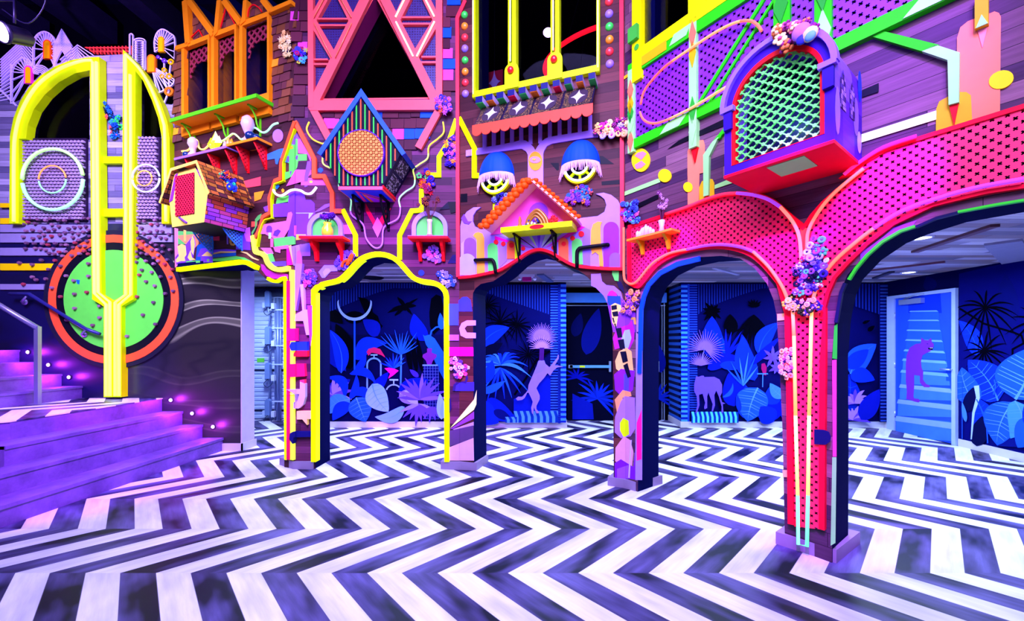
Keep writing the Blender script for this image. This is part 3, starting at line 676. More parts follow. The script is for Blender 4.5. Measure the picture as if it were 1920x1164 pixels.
# ------------------------------------------------------------------ rails, step lights, beams, stage lamp
def rails():
    ST = paint('8d86b4', 0.3, 0.6)
    mb = MB(); T = Thing('handrail', W, (-6.15, 4.97, 0.722), 'square steel handrail standing on the stair landing', 'handrail')
    x, y = -6.15, 4.97; zt = 1.5 + (640 - 612) / 755 * y
    MB.box(mb, x - 0.025, x + 0.025, y - 0.02, y + 0.02, 0.725, zt, ST); T.part('post', mb)
    mb = MB().box(x - 0.07, x + 0.13, y - 0.05, y + 0.05, 0.7225, 0.732, ST); T.part('base_plate', mb)
    mb = MB(); mb.tube([(x, y, zt - 0.02), (x - 0.55, y, zt + 0.31), (x - 1.2, y, zt + 0.7)], 0.03, ST, 6); T.part('top_rail', mb)
    T = Thing('handrail', F0, (*F0.px(100, 580)[:1], -0.08, F0.px(100, 580)[1]), 'wall mounted steel handrail crossing the green disc', 'handrail')
    mb = MB(); nt(mb, F0, [(18, 551), (55, 551), (160, 616), (187, 626)], 0.022, 0.11, paint('2a2a78', 0.35, 0.3)); T.part('top_rail', mb)
    for u, v in ((47, 566), (159, 627)):
        mb = MB(); s, z = F0.px(u, v, 0.05); s2, z2 = F0.px(u + 2, v - 10, 0.11); mb.tube([(s, -0.05, z), (s, -0.09, z), (s2, -0.11, z2)], 0.012, ST); mb.lathe([(0.04, 0.05), (0.04, 0.062), (0, 0.064)], (s, 0, z), ST, 12, 'y'); T.part('bracket', mb)
    LM = neon('d8b0ff', 14.0)
    g = 'round step lights in the stair wall'
    for i, (u, v, lab) in enumerate(((52, 660, 'round step light highest up the stair wall'), (90.5, 684, 'round step light above the second upper step'), (129, 707, 'round step light above the first upper step'),
                                     (320, 750, 'round step light just past the landing edge'), (360, 775, 'round step light above the middle lower step'), (399, 800, 'round step light above the lowest step'))):
        s, z = F0.px(u, v, 0.02); T = Thing('step_light', F0, (s, -0.012, z), lab, 'light', g)
        mb = MB().lathe([(0.034, 0), (0.034, 0.01), (0.026, 0.014)], (s, -0.012, z), paint('3a2a50', 0.3, 0.5), 16, 'y'); T.part('bezel', mb)
        mb = MB().ball((s, -0.02, z), 0.022, LM, 12, 0.6); T.part('lens', mb)
        d = bpy.data.lights.new('step_lamp', 'POINT'); d.energy = 6; d.color = (0.55, 0.03, 1.0); d.shadow_soft_size = 0.03
        o = bpy.data.objects.new('step_lamp', d); COL.objects.link(o); o.location = (s + F0.O[0], 5.55 - 0.16, z)
rails()
def overhead():
    BM = paint('1c1830', 0.2, 0.0, 0.4)
    for i, (x, w) in enumerate(((-7.75, 0.28), (-6.72, 0.34), (-5.55, 0.30))):
        wbox('ceiling_beam_%d' % (i + 1), x - w / 2, x + w / 2, 1.0, 6.3, 6.15, 6.5, BM)
    c = Vector(((4 - CX) / FP * 4.6, 4.6, EYE + (CY - 60) / FP * 4.6)); B = paint('120c28', 0.4)
    T = Thing('stage_light', W, tuple(c), 'purple stage spotlight hanging from a ceiling beam over the stair', 'stage light')
    mb = MB(); mb.lathe([(0.02, 0.28), (0.09, 0.22), (0.10, 0.0), (0.115, -0.02), (0.115, 0.02)], tuple(c), B, 18, 'z'); T.part('can', mb)
    mb = MB(); mb.lathe([(0.0, -0.03), (0.095, -0.015), (0.10, 0.02)], tuple(c), neon('d9b8ff', 9.0), 18); T.part('lens', mb)
    mb = MB(); mb.tube([(c.x - 0.14, c.y, c.z + 0.1), (c.x - 0.14, c.y, c.z + 0.36), (c.x + 0.14, c.y, c.z + 0.36), (c.x + 0.14, c.y, c.z + 0.1)], 0.012, B); mb.tube([(c.x, c.y, c.z + 0.36), (c.x, c.y, 6.9)], 0.016, B); T.part('yoke', mb)
    mb = MB(); mb.tube(curve([(c.x, c.y, c.z + 0.26), (c.x + 0.3, c.y, c.z + 0.1), (c.x + 0.5, c.y, c.z + 0.4), (c.x + 0.3, c.y, c.z + 0.8), (c.x + 0.02, c.y, 6.8)], 6), 0.006, B); T.part('cord', mb)
    # rotate the can towards the stair
    for ch in T.o.children:
        if ch.name.split('.')[0] in ('can', 'lens'): ch.rotation_euler = (-1.15, 0.45, 0)
overhead()
ZM.update(a=(480, 220, 5.82), b=(320, 400, 7.275), c=(320, 210, 8.0), d=(590, 160, 3.88), e=(480, 400, 7.275), f=(740, 180, 3.06))
def fdepth(fac, wallpx, frontpx):
    """how far off the sheet a front corner stands, given where the same edge meets the sheet"""
    s0 = fac.px(*wallpx)[0]; lo, hi = 0.0, 1.5
    for _ in range(50):
        m = (lo + hi) / 2
        a, b = fac.px(*frontpx, 0)[0] - s0, fac.px(*frontpx, m)[0] - s0
        if abs(a) < 1e-6 or a * b < 0: hi = m
        else: lo = m
    return lo
def inside_poly(c, x, z):
    r = False
    for i in range(len(c)):
        (x1, z1), (x2, z2) = c[i], c[i - 1]
        if (z1 > z) != (z2 > z) and x < (x2 - x1) * (z - z1) / (z2 - z1) + x1: r = not r
    return r
def shingles(parent, fac, regions, holes, cols, seed, row=0.098, wr=(0.08, 0.17)):
    R = random.Random(seed); mb = MB(); mats = [(w, paint(h)) for h, w in cols]; tot = sum(w for w, _ in mats)
    for reg in regions:
        q = fac.P(reg); zs = [p[1] for p in q]; xs = [p[0] for p in q]; z = min(zs); hq = [fac.P(h) for h in holes]
        while z < max(zs):
            x = min(xs) - R.uniform(0, 0.1)
            while x < max(xs):
                w = R.uniform(*wr); cx, cz = x + w / 2, z + row / 2
                if inside_poly(q, cx, cz) and not any(inside_poly(h, cx, cz) for h in hq):
                    r = R.random() * tot
                    for ww, m in mats:
                        r -= ww
                        if r <= 0: break
                    d = R.uniform(-0.014, 0.0); t = R.uniform(0.010, 0.016)
                    g = 0.0025
                    mb.hexa([(x + g, -t - 0.004, z + d), (x + w - g, -t - 0.004, z + d), (x + w - g, -0.001, z + d), (x + g, -0.001, z + d),
                             (x + g, -0.005, z + row), (x + w - g, -0.005, z + row), (x + w - g, -0.001, z + row), (x + g, -0.001, z + row)], m)
                x += w
            z += row
    return child(parent, 'shingles', mb)
SH = [('7c463c', 4), ('683638', 4), ('5a2e34', 3), ('864c48', 2), ('ffa030', 0.3), ('2a6ad8', 0.25)]
shingles(S1, F1, [[(328, 90), (400, 66), (452, 44), (507, 20), (551, 3), (551, 224), (520, 226), (514, 195), (327, 262)], Z('C', '225,325 270,130 400,265'), Z('C', '440,240 500,40 560,190 620,180 '), Z('C', '660,140 740,20 850,80')],
         [[(347, 84), (349, 215), (512, 190), (512, 32), (500, 36)]], SH, 11)
SH2 = [('66283a', 4), ('562030', 4), ('461a2c', 3), ('e048b0', 2.4), ('1050d8', 2)]
shingles(S2, F2, [[(553, 0), (578, 0), (582, 200), (582, 218), (553, 218)], [(829, 0), (854, 0), (854, 190), (829, 190)], [(594, 208), (826, 208), (795, 262), (740, 320), (640, 300), (610, 240)]], [], SH2, 12, row=0.125, wr=(0.10, 0.2))

# ------------------------------------------------------------------ left bay
def left_bay():
    FO = paint('ff9216'); P_PEA = paint('ffb070')
    for i, (a, b) in enumerate(W1):
        x0, x1 = a - 0.055, b + 0.03
        mb = MB(); mb.prism([[(x0, w1z0 - 0.3), (x1, w1z0 - 0.3), (x1, w1z1 + 0.06), (x0, w1z1 + 0.06)], [(a, w1z0 - 0.05), (b, w1z0 - 0.05), (b, w1z1), (a, w1z1)]], -0.05, 0.20, FO)
        wn = struct('window_%d' % (i + 3), mb, F1, ((a + b) / 2, 0, w1z0)); wn['pv'] = ((a + b) / 2, 0, w1z0)
        m = (a + b) / 2; hw = (b - a) / 2
        mb = MB(); mb.prism([(a, w1z0), (b, w1z0), (b, w1z1), (a, w1z1)], 0.17, 0.175, glass_dark()); child(wn, 'pane', mb)
        zs = w1z1 - 0.36
        arch = [(a, w1z1), (a, zs), (a + 0.02, zs)] + [(m - (hw - 0.03) * math.cos(math.radians(t)), zs + 0.17 * math.sin(math.radians(t))) for t in range(0, 181, 15)] + [(b - 0.02, zs), (b, zs), (b, w1z1)]
        mb = MB(); mb.prism(arch, 0.02, 0.03, lattice('8a2038', 0.072, 'square', 0.30)); child(wn, 'lattice_fretwork', mb, 'dark red pierced fretwork')
    # gables over the windows
    T = Thing('gable_trim', F1, (*F1.px(430, 60)[:1], -0.03, F1.px(430, 60)[1]), 'orange zigzag gable boards over the three orange windows', 'trim boards')
    for p, w in ((Z('C', '115,375 215,342'), 5), (Z('C', '213,342 188,0'), 9), (Z('C', '215,0 410,265'), 8), (Z('C', '412,265 432,240 455,0'), 7), (Z('C', '490,0 620,178'), 8), (Z('C', '618,178 650,150 660,0'), 7), (Z('C', '790,-10 860,80'), 8), (Z('C', '858,80 1020,10'), 6)):
        mb = MB(); band(mb, F1, p, w, 0.0, 0.06, FO); T.part('gable_board', mb)
    mb = MB(); band(mb, F1, Z('C', '240,290 300,230 330,285'), 1.2, 0.03, 0.01, P_RED); band(mb, F1, Z('C', '470,210 510,55 580,185'), 1.4, 0.03, 0.01, P_RED); band(mb, F1, curve(Z('C', '680,130 690,70 725,35 770,60 790,90'), 4), 1.4, 0.03, 0.01, P_RED); T.part('red_wire', mb)
    mb = MB(); band(mb, F1, [(342, 95), (342, 214)], 2.5, 0.0, 0.02, P_YEL); single('side_batten', mb, F1, 'thin yellow batten beside the orange windows', 'batten')
    # big orange shelf
    d = fdepth(F1, (513, 194), (479, 173)); a, b = F1.px(318, 231, d), F1.px(479, 173, d); z = (a[1] + b[1]) / 2
    T = Thing('window_shelf', F1, ((a[0] + b[0]) / 2, 0, z), 'large orange shelf with green edge under the orange windows', 'shelf')
    mb = MB().box(a[0], b[0], -d + 0.012, 0, z - 0.02, z + 0.018, FO); T.part('board', mb)
    mb = MB().box(a[0], b[0], -d, -d + 0.012, z - 0.022, z + 0.022, paint('55e020')).box(b[0], b[0] + 0.012, -d, 0, z - 0.022, z + 0.022, paint('55e020')); T.part('edge_strip', mb)
    for u, v in ((366, 252), (428, 238), (489, 222)):
        s = F1.px(u, v)[0]; G = paint('6ae020'); mb = MB()
        mb.box(s - .012, s + .012, -0.012, 0, z - 0.34, z - 0.02, G).box(s - .012, s + .012, -d * .72, -0.012, z - 0.034, z - 0.02, G)
        mb.tube(curve([(s, -0.012, z - 0.27), (s, -d * .22, z - 0.2), (s, -d * .3, z - 0.12), (s, -d * .6, z - 0.03)], 5), 0.01, G, 6); T.part('bracket', mb)
    # two narrow shelves with red brackets
    def sh(label, l, r, rb, hexe):
        d = fdepth(F1, rb, r); a, b = F1.px(*l, d), F1.px(*r, d); z = (a[1] + b[1]) / 2
        T = Thing('narrow_shelf', F1, ((a[0] + b[0]) / 2, 0, z), label, 'shelf', 'narrow shelves under the orange shelf')
        mb = MB().box(a[0], b[0], -d + .01, 0, z - 0.012, z + 0.012, paint('4a2434')); T.part('board', mb)
        mb = MB().box(a[0], b[0], -d, -d + .01, z - 0.014, z + 0.014, paint(hexe)).box(b[0], b[0] + 0.01, -d, 0, z - 0.014, z + 0.014, paint(hexe)); T.part('edge_strip', mb)
        return T, d, z
    T1, d1, z1 = sh('narrow dark shelf with lavender edge above the yellow gambrel birdhouse', (326, 300), (423, 273), (449, 286), 'a070e8')
    T2, d2, z2 = sh('narrow shelf with orange edge beside the pink wooden church cut-out', (424, 272), (481, 259), (509, 272), 'ff9a28')
    RB = lattice('ff2030', 0.035, 'cross', 0.34, 0.16, axis='yz')
    for T, dd, zz, us in ((T1, d1, z1, (370, 412, 444)), (T2, d2, z2, (467, 500))):
        for u in us:
            s = F1.px(u, 290)[0]; mb = MB(); k = 0.27
            mb.add([(s - .008, 0, zz - .012), (s - .008, -dd * .85, zz - .012), (s - .008, -0.03, zz - k), (s - .008, 0, zz - k), (s + .008, 0, zz - .012), (s + .008, -dd * .85, zz - .012), (s + .008, -0.03, zz - k), (s + .008, 0, zz - k)],
                   [(0, 1, 2, 3), (7, 6, 5, 4)], RB)
            mb.tube([(s, -dd * .85, zz - .02), (s, -dd * .45, zz - k * .5), (s, -0.03, zz - k)], 0.009, P_RED, 6); mb.box(s - .01, s + .01, -0.02, 0, zz - k - .02, zz - .012, P_RED); mb.box(s - .01, s + .01, -dd * .85, 0, zz - .026, zz - .012, P_RED); T.part('bracket', mb, 'pierced red bracket')
    # ornaments on those shelves
    def orn(name, label, u, v, fn, dd, zz, cat='ornament'):
        s = F1.px(u, v, dd * .55)[0]; T = Thing(name, F1, (s, -dd * .55, zz + 0.013), label, cat, 'glass ornaments on the narrow shelves'); fn(T, s, -dd * .55, zz + 0.013); return T
    PK = paint('e8c0f0', 0.2); DB = paint('0a2a5a', 0.2); LY = paint('d0ff20', 0.3)
    def bulb(T, s, y, z, k=1.0):
        mb = MB().lathe([(0, 0), (0.05 * k, 0.004), (0.055 * k, 0.03), (0.03 * k, 0.07), (0.035 * k, 0.12), (0.06 * k, 0.17), (0.055 * k, 0.22), (0.02 * k, 0.26), (0, 0.265)], (s, y, z), PK, 14); T.part('vase_body', mb)
        mb = MB().ball((s - 0.10 * k, y - 0.02, z + 0.042 * k), 0.042 * k, DB, 12).ball((s - 0.15 * k, y, z + 0.034 * k), 0.034 * k, DB, 12); T.part('glass_ball', mb)
    def bulb2(T, s, y, z):
        mb = MB().lathe([(0, 0), (0.05, 0.004), (0.05, 0.05), (0.025, 0.10), (0.05, 0.16), (0.075, 0.23), (0.06, 0.30), (0.02, 0.34), (0, 0.345)], (s - .03, y, z), PK, 14); T.part('vase_body', mb)
        mb = MB().ball((s + 0.06, y - 0.03, z + 0.06), 0.06, DB, 12).ball((s + 0.12, y, z + 0.045), 0.045, DB, 12); T.part('glass_ball', mb)
    def leaves(T, s, y, z):
        for dx, h, w in ((-0.07, 0.2, 0.05), (0.02, 0.27, 0.06), (0.09, 0.2, 0.045), (-0.02, 0.15, 0.05)):
            mb = MB(); st = [(s + dx * .3, y, z), (s + dx * .8 - w, y - .02, z + h * .55), (s + dx, y, z + h), (s + dx * .8 + w, y + .02, z + h * .55)]
            mb.add(st + [(s + dx * .6, y - 0.035, z + h * .5)], [(0, 1, 4), (1, 2, 4), (2, 3, 4), (3, 0, 4), (0, 3, 2, 1)], LY); T.part('leaf', mb)
    def shell(T, s, y, z):
        for k, (dx, h) in enumerate(((-.06, .10), (0, .14), (.06, .11))):
            mb = MB().lathe([(0, 0), (0.03, 0.01), (0.022, h * .6), (0.008, h), (0, h)], (s + dx, y, z), paint(('e8b0c0', 'ffb060', 'f0a030')[k], .3), 8); T.part('spire', mb)
    orn('glass_vase', 'pale pink vase with dark blue glass balls on the lavender-edged shelf', 362, 285, bulb, d1, z1, 'vase'); orn('leaf_ornament', 'yellow green leaf ornament on the lavender-edged shelf', 402, 270, leaves, d1, z1)
    orn('shell_ornament', 'small pink and orange shell ornament at joint of the narrow shelves', 428, 262, shell, d2, z2); orn('glass_vase', 'taller pale pink vase with dark blue glass balls on the orange-edged shelf', 468, 250, bulb2, d2, z2, 'vase')
    T = Thing('neon_wave', F1, (*F1.px(430, 255, .05)[:1], -.05, F1.px(430, 255, .05)[1]), 'wavy green neon tube behind ornaments on the narrow shelves', 'neon light')
    wv = curve(Z('c', '170,590 280,560 340,420 400,430 430,540 500,560 580,490 640,420 760,440 860,380 940,325 1010,370 1060,410 1150,360 1250,235 1370,305 1450,285 1530,195 1610,165'), 4)
    for k in range(3):
        mb = MB(); nt(mb, F1, wv[k * len(wv) // 3:(k + 1) * len(wv) // 3 + 1], 0.011, 0.05, neon(('ffe060', 'c8ff80', 'a0ffc0')[k], 1.1)); T.part('neon_tube', mb)
    # gambrel birdhouse
    d = fdepth(F1, (469, 384), (391, 365)) ; yf = -d
    FACE = paint('ffe070', 0.6); RF = planks('wood_roof_shakes', [lin(c) for c in ('a86a20', 'd08a30', '7a3c20', 'c06a28', '5a2c30')], row=0.05, length=0.09, axis='yz', gap=.004)
    BK = planks('painted_brick', [lin(c) for c in ('d0503a', 'b050c0', 'e06a3a', '8038d8', 'c8488a', 'a040d0')], row=0.045, length=0.13, axis='yz', gap=.003)
    body = F1.P(Z('D', '72,480 112,262 270,212 372,430 345,650 95,690'), d)
    T = Thing('birdhouse', F1, (sum(p[0] for p in body) / 6, yf / 2, min(p[1] for p in body)), 'yellow gambrel birdhouse with red lattice front and shake roof', 'birdhouse', 'big wooden birdhouses on the front')
    mb = MB(); mb.prism(body, yf, 0, FACE, BK); T.part('body', mb)
    mb = MB(); q = F1.P(Z('D', '-5,500 85,240 282,178 378,428'), d + .04); g = stroke(q, 0.035); mb.prism(g, yf - .04, 0, FACE, RF); T.part('roof', mb, 'shake roof with yellow front edge')
    mb = MB(); x0, x1 = F1.px(*Z('D', '125,440')[0], d)[0], F1.px(*Z('D', '270,440')[0], d)[0]; zt, zb = F1.px(*Z('D', '200,280')[0], d)[1], F1.px(*Z('D', '200,595')[0], d)[1]
    mb.prism([(x0, zb), (x1, zb), (x1, zt), (x0, zt)], yf - .012, yf - .008, lattice('ff2038', 0.034, 'square', 0.30)).prism([(x0, zb), (x1, zb), (x1, zt), (x0, zt)], yf - .004, yf - .001, paint('5a0c30')); T.part('lattice_window', mb, 'red lattice panel')
    mb = MB(); p = F1.px(*Z('D', '130,618')[0], d); p2 = F1.px(*Z('D', '205,640')[0], d + .1); mb.tube([(p[0] + .05, yf, p[1]), (p2[0], yf - .1, p2[1] - .02)], .012, paint('7a3ab0')); T.part('perch', mb)
    mb = MB(); q = F1.P(Z('D', '75,497 120,285 140,270 100,480'), d); mb.prism(q, yf - .006, yf, paint('8a30b0')); T.part('side_stripe', mb)
    BL = lattice('3a8af0', 0.03, 'cross', 0.3, 0.16, axis='yz')
    for u, v in ((400, 455), (455, 448)):
        s, z = F1.px(u, v); zz = min(p[1] for p in body) + .06; mb = MB(); mb.add([(s, 0, zz), (s, -.26, zz), (s, -.03, zz - .26), (s, 0, zz - .26)], [(0, 1, 2, 3)], BL); mb.tube(curve([(s, -.26, zz), (s, -.17, zz - .13), (s, -.03, zz - .26)], 3), .01, paint('3a8af0'), 6); mb.box(s - .008, s + .008, -.015, 0, zz - .28, zz, paint('3a8af0')); T.part('bracket', mb, 'pierced blue bracket')
    bouquet(F1, Z('D', '490,275 540,270 600,330 615,400 590,415 540,370 495,310'), ['1a3ad8', '10206a', '20c0a0', 'd0d020', 'e04030', '2a1a90'], 'blue and yellow flower cluster on roof of the yellow birdhouse', d * .55, 14, 0.04, 8)
    # yellow edging of the passage opening
    mb = MB(); L = 0.012
    band(mb, F1, [(330, 505), (390, 497.5), (447, 490.5), (460, 491.5), (479, 501.5)], 5.5, 0.0, 0.05, neon(YEL, 0.9)); single('edge_strip', mb, F1, 'glowing yellow strip along the lintel above the grey poured paint wall', 'light strip', 'glowing yellow edge strips')
    mb = MB(); band(mb, F1, curve(Z('b', '1310,885 1370,915 1440,925 1500,890 1545,880'), 4) + Z('b', '1553,940') + [(533.2, 570), (535, 862)], 4.2, 0.0, 0.03, neon(YEL, 0.9)); single('edge_strip', mb, F1, 'glowing yellow strip down the pillar side by the corrugated shutter', 'light strip', 'glowing yellow edge strips')
    mb = MB(); band(mb, F1, curve(Z('b', '1105,300 1120,400 1135,500 1165,530 1230,545'), 4) + curve(Z('b', '1275,580 1310,670 1380,740 1470,765 1600,745'), 4), 6, 0.0, 0.04, neon('ecff40', 0.8)); single('edge_strip', mb, F1, 'curved glowing yellow strip under the pink church cut-out', 'light strip', 'glowing yellow edge strips')
    mb = MB(); band(mb, F1, [(546, 506), (546, 862)], 7.5, 0.0, 0.03, neon('ecff40', 0.8)); single('edge_strip', mb, F1, 'broad glowing yellow strip at the pillar corner below the church cut-out', 'light strip', 'glowing yellow edge strips')
    # outline of the wooden church cut-out that folds round the corner
    T = Thing('church_outline', F2, (0, -.02, F2.px(553, 400)[1]), 'coral outline of a wooden church cut-out folded round the wall corner', 'wall relief')
    mb = MB(); l = Z('a', '415,40 270,480 260,665 200,690 140,870 145,1040 65,1085 50,1160') + Z('b', '1180,260 1140,330')
    q = F1.P(l, .03); mb.prism(stroke(q, 0.045), -.03, 0, P_COR); T1_ = single('tmp', mb, F1, pivot=(0, 0, 0))
    def adopt(o, T, name):
        o.name = name; mw = o.matrix_world.copy(); o.parent = T.o; o.matrix_parent_inverse = Matrix.Identity(4); o.matrix_basis = T.o.matrix_world.inverted() @ mw; del o['pv']
    adopt(T1_, T, 'outline_board')
    mb = MB(); l = Z('a', '415,120 290,490 290,690 195,725 160,890 165,1095 90,1115 60,1164') + Z('b', '1200,260 1170,450'); mb.prism(stroke(F1.P(l, .035), 0.014), -.035, 0, P_YEL); t_ = single('tmp', mb, F1, pivot=(0, 0, 0)); adopt(t_, T, 'yellow_edge')
    mb = MB(); l = Z('a', '420,40 630,450 630,640 740,640 828,820 828,1020 930,1020'); mb.prism(stroke(F2.P(l, .03), 0.05), -.03, 0, P_COR); T.part('outline_board', mb)
    # white neon squiggle across the fold
    p1 = curve(Z('a', '190,790 210,830 260,855 310,840 370,800 428,787'), 4); p2 = curve(Z('a', '428,787 490,800 540,830 600,830 640,790 660,760'), 4)
    T = Thing('neon_squiggle', F2, (0, -.05, F2.px(553, 355)[1]), 'white neon squiggle across the church cut-out', 'neon light')
    mb = MB(); nt(mb, F2, p2, .013, .05, neon('fff0ff', 1.6)); T.part('neon_tube', mb)
    mb = MB(); nt(mb, F1, p1, .013, .05, neon('fff0ff', 1.6)); t_ = single('tmp', mb, F1, pivot=(0, 0, 0)); adopt(t_, T, 'neon_tube')
left_bay()

# ------------------------------------------------------------------ middle bay
def mid_bay():
    C = paint('ff5e5f'); T = Thing('window_frame', F2, (xm, -.03, tri2[0][1]), 'big coral window frame of triangles and diamonds', 'window frame')
    cov = MB(); lo = F2.P([(579, 0), (829, 0), (829, 200), (582, 200)]); tr = [p for p in tri2]
    top = 6.3; lo = [(lo[0][0], top), (lo[1][0], top), (lo[2][0], lo[2][1]), (lo[3][0], lo[3][1])]
    cov.prism([lo, tr], -.006, 0, lattice('2a1068', 0.03, 'square', 0.2, rot=False)); child(S2, 'mesh_panel', cov, 'dark violet perforated panel')
    bars = [('post', '90,-60 95,835', 10), ('post', '1093,-60 1093,835', 12), ('beam', '85,820 1118,815', 19), ('slanted_bar', '530,-40 120,790', 17), ('slanted_bar', '655,-40 1068,790', 17),
            ('slanted_bar', '225,-60 105,160 275,450', 14), ('slanted_bar', '310,-60 420,160 275,450', 14), ('slanted_bar', '865,-60 760,155 905,440', 14), ('slanted_bar', '970,-60 1075,155 905,440', 14),
            ('slanted_bar', '95,820 262,1130', 13), ('slanted_bar', '1105,830 930,1150', 13), ('cross_bar', '150,145 395,145', 3), ('cross_bar', '150,195 395,195', 3.2), ('cross_bar', '115,462 225,462', 3), ('cross_bar', '115,498 225,498', 3.5), ('cross_bar', '790,133 1030,133', 3), ('cross_bar', '790,184 1030,184', 3.2), ('cross_bar', '955,442 1075,442', 3), ('cross_bar', '955,484 1075,484', 3.5)]
    for i, (n, s, w) in enumerate(bars):
        mb = MB(); band(mb, F2, Z('E', s), w, 0.006, 0.05 - 0.0007 * i, C); T.part(n, mb)
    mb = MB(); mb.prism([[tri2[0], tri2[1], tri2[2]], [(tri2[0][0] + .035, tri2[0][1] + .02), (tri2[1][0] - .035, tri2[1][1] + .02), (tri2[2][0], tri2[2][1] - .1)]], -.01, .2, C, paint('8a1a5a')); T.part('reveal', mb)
    for s, on in (('755,130 830,-20', 1), ('980,-20 1055,125', 1), ('758,170 890,435', 1), ('1057,168 920,437', 1), ('118,135 200,-20', 0), ('320,-20 410,135', 0), ('118,180 255,445', 0), ('412,180 285,448', 0)):
        mb = MB(); nt(mb, F2, Z('E', s), .009 if on else .006, .068, neon('ffd0b8', 3.2) if on else paint('ff8a80', .2)); T.part('neon_tube', mb, None if on else 'unlit neon tube')
    mb = MB().prism(tri2, .2, .205, glass_dark()); struct('window_6', mb, F2)
    # blue roofed birdhouse
    d = fdepth(F2, (739, 378), (716, 347)); yf = -d; NV = paint('06041c')
    q = F2.P([(677, 178), (603, 286), (637, 350), (716, 350), (752, 286)], d)
    T = Thing('birdhouse', F2, (F2.px(677, 300, d)[0], yf / 2, min(p[1] for p in q)), 'striped navy birdhouse with blue roof and round orange lattice', 'birdhouse', 'big wooden birdhouses on the front')
    mb = MB(); mb.prism(q, yf, 0, NV, paint('1a0c40')); T.part('body', mb)
    mb = MB(); r = F2.P([(598, 289), (677, 173), (757, 289)], d + .03); mb.prism(stroke(r, .05), yf - .03, 0, paint('2a5ae8'), paint('1a38b0')); T.part('roof', mb)
    for k in range(-9, 10):
        u = 677 + k * 8.05; a = abs(u - 677); vt = 181 + a * 1.47; vb = 350 if a < 38 else 350 - (a - 38) * 1.75
        if vb - vt < 12: continue
        mb = MB(); w = .012; s = F2.px(u, 300, d)[0]; zt, zb = F2.px(u, vt + 4, d)[1], F2.px(u, vb - 2, d)[1]
        mb.box(s - w / 2, s + w / 2, yf - .012, yf, zb, zt, paint('3ae060' if k % 2 else 'ff5a48')); T.part('stripe_batten', mb)
    cx, cz = F2.px(679, 289, d); rr = 42 * F2.w(679, 289, d)
    mb = MB(); c = [(cx + rr * math.cos(t * .1309), cz + rr * math.sin(t * .1309)) for t in range(48)]; c2 = [(cx + rr * 1.04 * math.cos(t * .1309), cz + rr * 1.04 * math.sin(t * .1309)) for t in range(48)]
    mb.prism([c2, c], yf - .035, yf, paint('5a1ad0')); mb.prism(c, yf - .018, yf - .013, paint('7a0c10')); mb.prism(c, yf - .032, yf - .026, lattice('ff9a30', .042, 'petal', .42, .07)); T.part('round_lattice', mb, 'round orange lattice')
    mb = MB(); x0, x1 = q[2][0], q[3][0]; z0 = q[2][1]; mb.box(x0 - .01, x1 + .01, yf - .01, 0, z0 - .035, z0, C); T.part('base_board', mb)
    mb = MB(); zz = z0 - .037; mb.add([(x0, yf, zz), (x1, yf, zz), (x1, 0, zz), (x0, 0, zz)], [(0, 1, 2, 3)], paint('1030e0')); xm_ = (x0 + x1) / 2
    for i, (a, c_) in enumerate(((.42, 'ff2a90'), (.32, '2030d8'), (.24, 'ff7a20'), (.16, 'c020f0'))):
        zz -= .002; mb.add([(xm_ - .07 + .02 * i, yf * (1 - .02 - .12 * i), zz), (xm_ + .12 + a * .3, -.02, zz), (xm_ - .12 + .04 * i, -.02, zz)], [(0, 1, 2)], paint(c_))
    T.part('underside', mb, 'blue underside with nested triangles')
    mb = MB(); e = q[3]; f_ = q[4]; dx, dz = f_[0] - e[0], f_[1] - e[1]
    for t0, t1, c_ in ((.06, .46, '8a7a98'), (.54, .94, '6a5a80')):
        a = (e[0] + dx * t0 + .004, e[1] + dz * t0); b = (e[0] + dx * t1 + .004, e[1] + dz * t1)
        mb.add([(a[0], yf + .06, a[1]), (a[0], -.05, a[1]), (b[0], -.05, b[1]), (b[0], yf + .06, b[1])], [(0, 1, 2, 3)], planks('etched_panel_' + c_, [lin(x) for x in (c_, '2a2038', 'b8b0c8', '4a3a5a')], row=.016, length=.03, axis='yz'))
    T.part('side_panel', mb, 'etched side panels'); mb = MB(); mb.box(e[0] + .0, e[0] + .02, yf, 0, e[1] - .012, e[1] + .016, P_RED); T.part('red_edge', mb)
    for u in (680, 729):
        s = F2.px(u, 395)[0]; zt = z0 - .037; mb = MB(); K_ = BLACK
        mb.box(s - .014, s + .014, -.02, 0, zt - .34, zt, K_).box(s - .014, s + .014, -.26, 0, zt - .02, zt, K_); mb.tube(curve([(s, -.02, zt - .3), (s, -.13, zt - .24), (s, -.23, zt - .1), (s, -.25, zt - .02)], 4), .014, K_, 6); mb.tube(ring3((s, -.1, zt - .13), .045), .01, K_, 6, True); T.part('bracket', mb)
    # neon wave
    T = Thing('neon_wave', F2, (F2.px(710, 400)[0], -.04, F2.px(710, 466)[1]), 'long wavy neon line looping under the blue roofed birdhouse', 'neon light')
    wl = curve(Z('E', '82,950 63,1010 105,1080 180,1118') + Z('F', '212,40 190,130 195,200 285,248 318,310 318,385 405,465 408,585 500,665 528,780 595,850 650,822 665,690 770,625 792,550 782,470 830,415 895,370 905,310 893,240 940,200 1005,150 1015,60 1085,0') + Z('E', '1130,1030 1125,950'), 5)
    cs = ['ffd83a', 'd8ff60', 'a8ffc0', '9a6aff', '9a6aff', 'a8ffc0', 'd8ff60', 'ffe03a']; n = len(wl)
    for k, h in enumerate(cs): mb = MB(); nt(mb, F2, wl[k * n // 8:(k + 1) * n // 8 + 1], .009, .04, neon(h, .75)); T.part('neon_tube', mb)
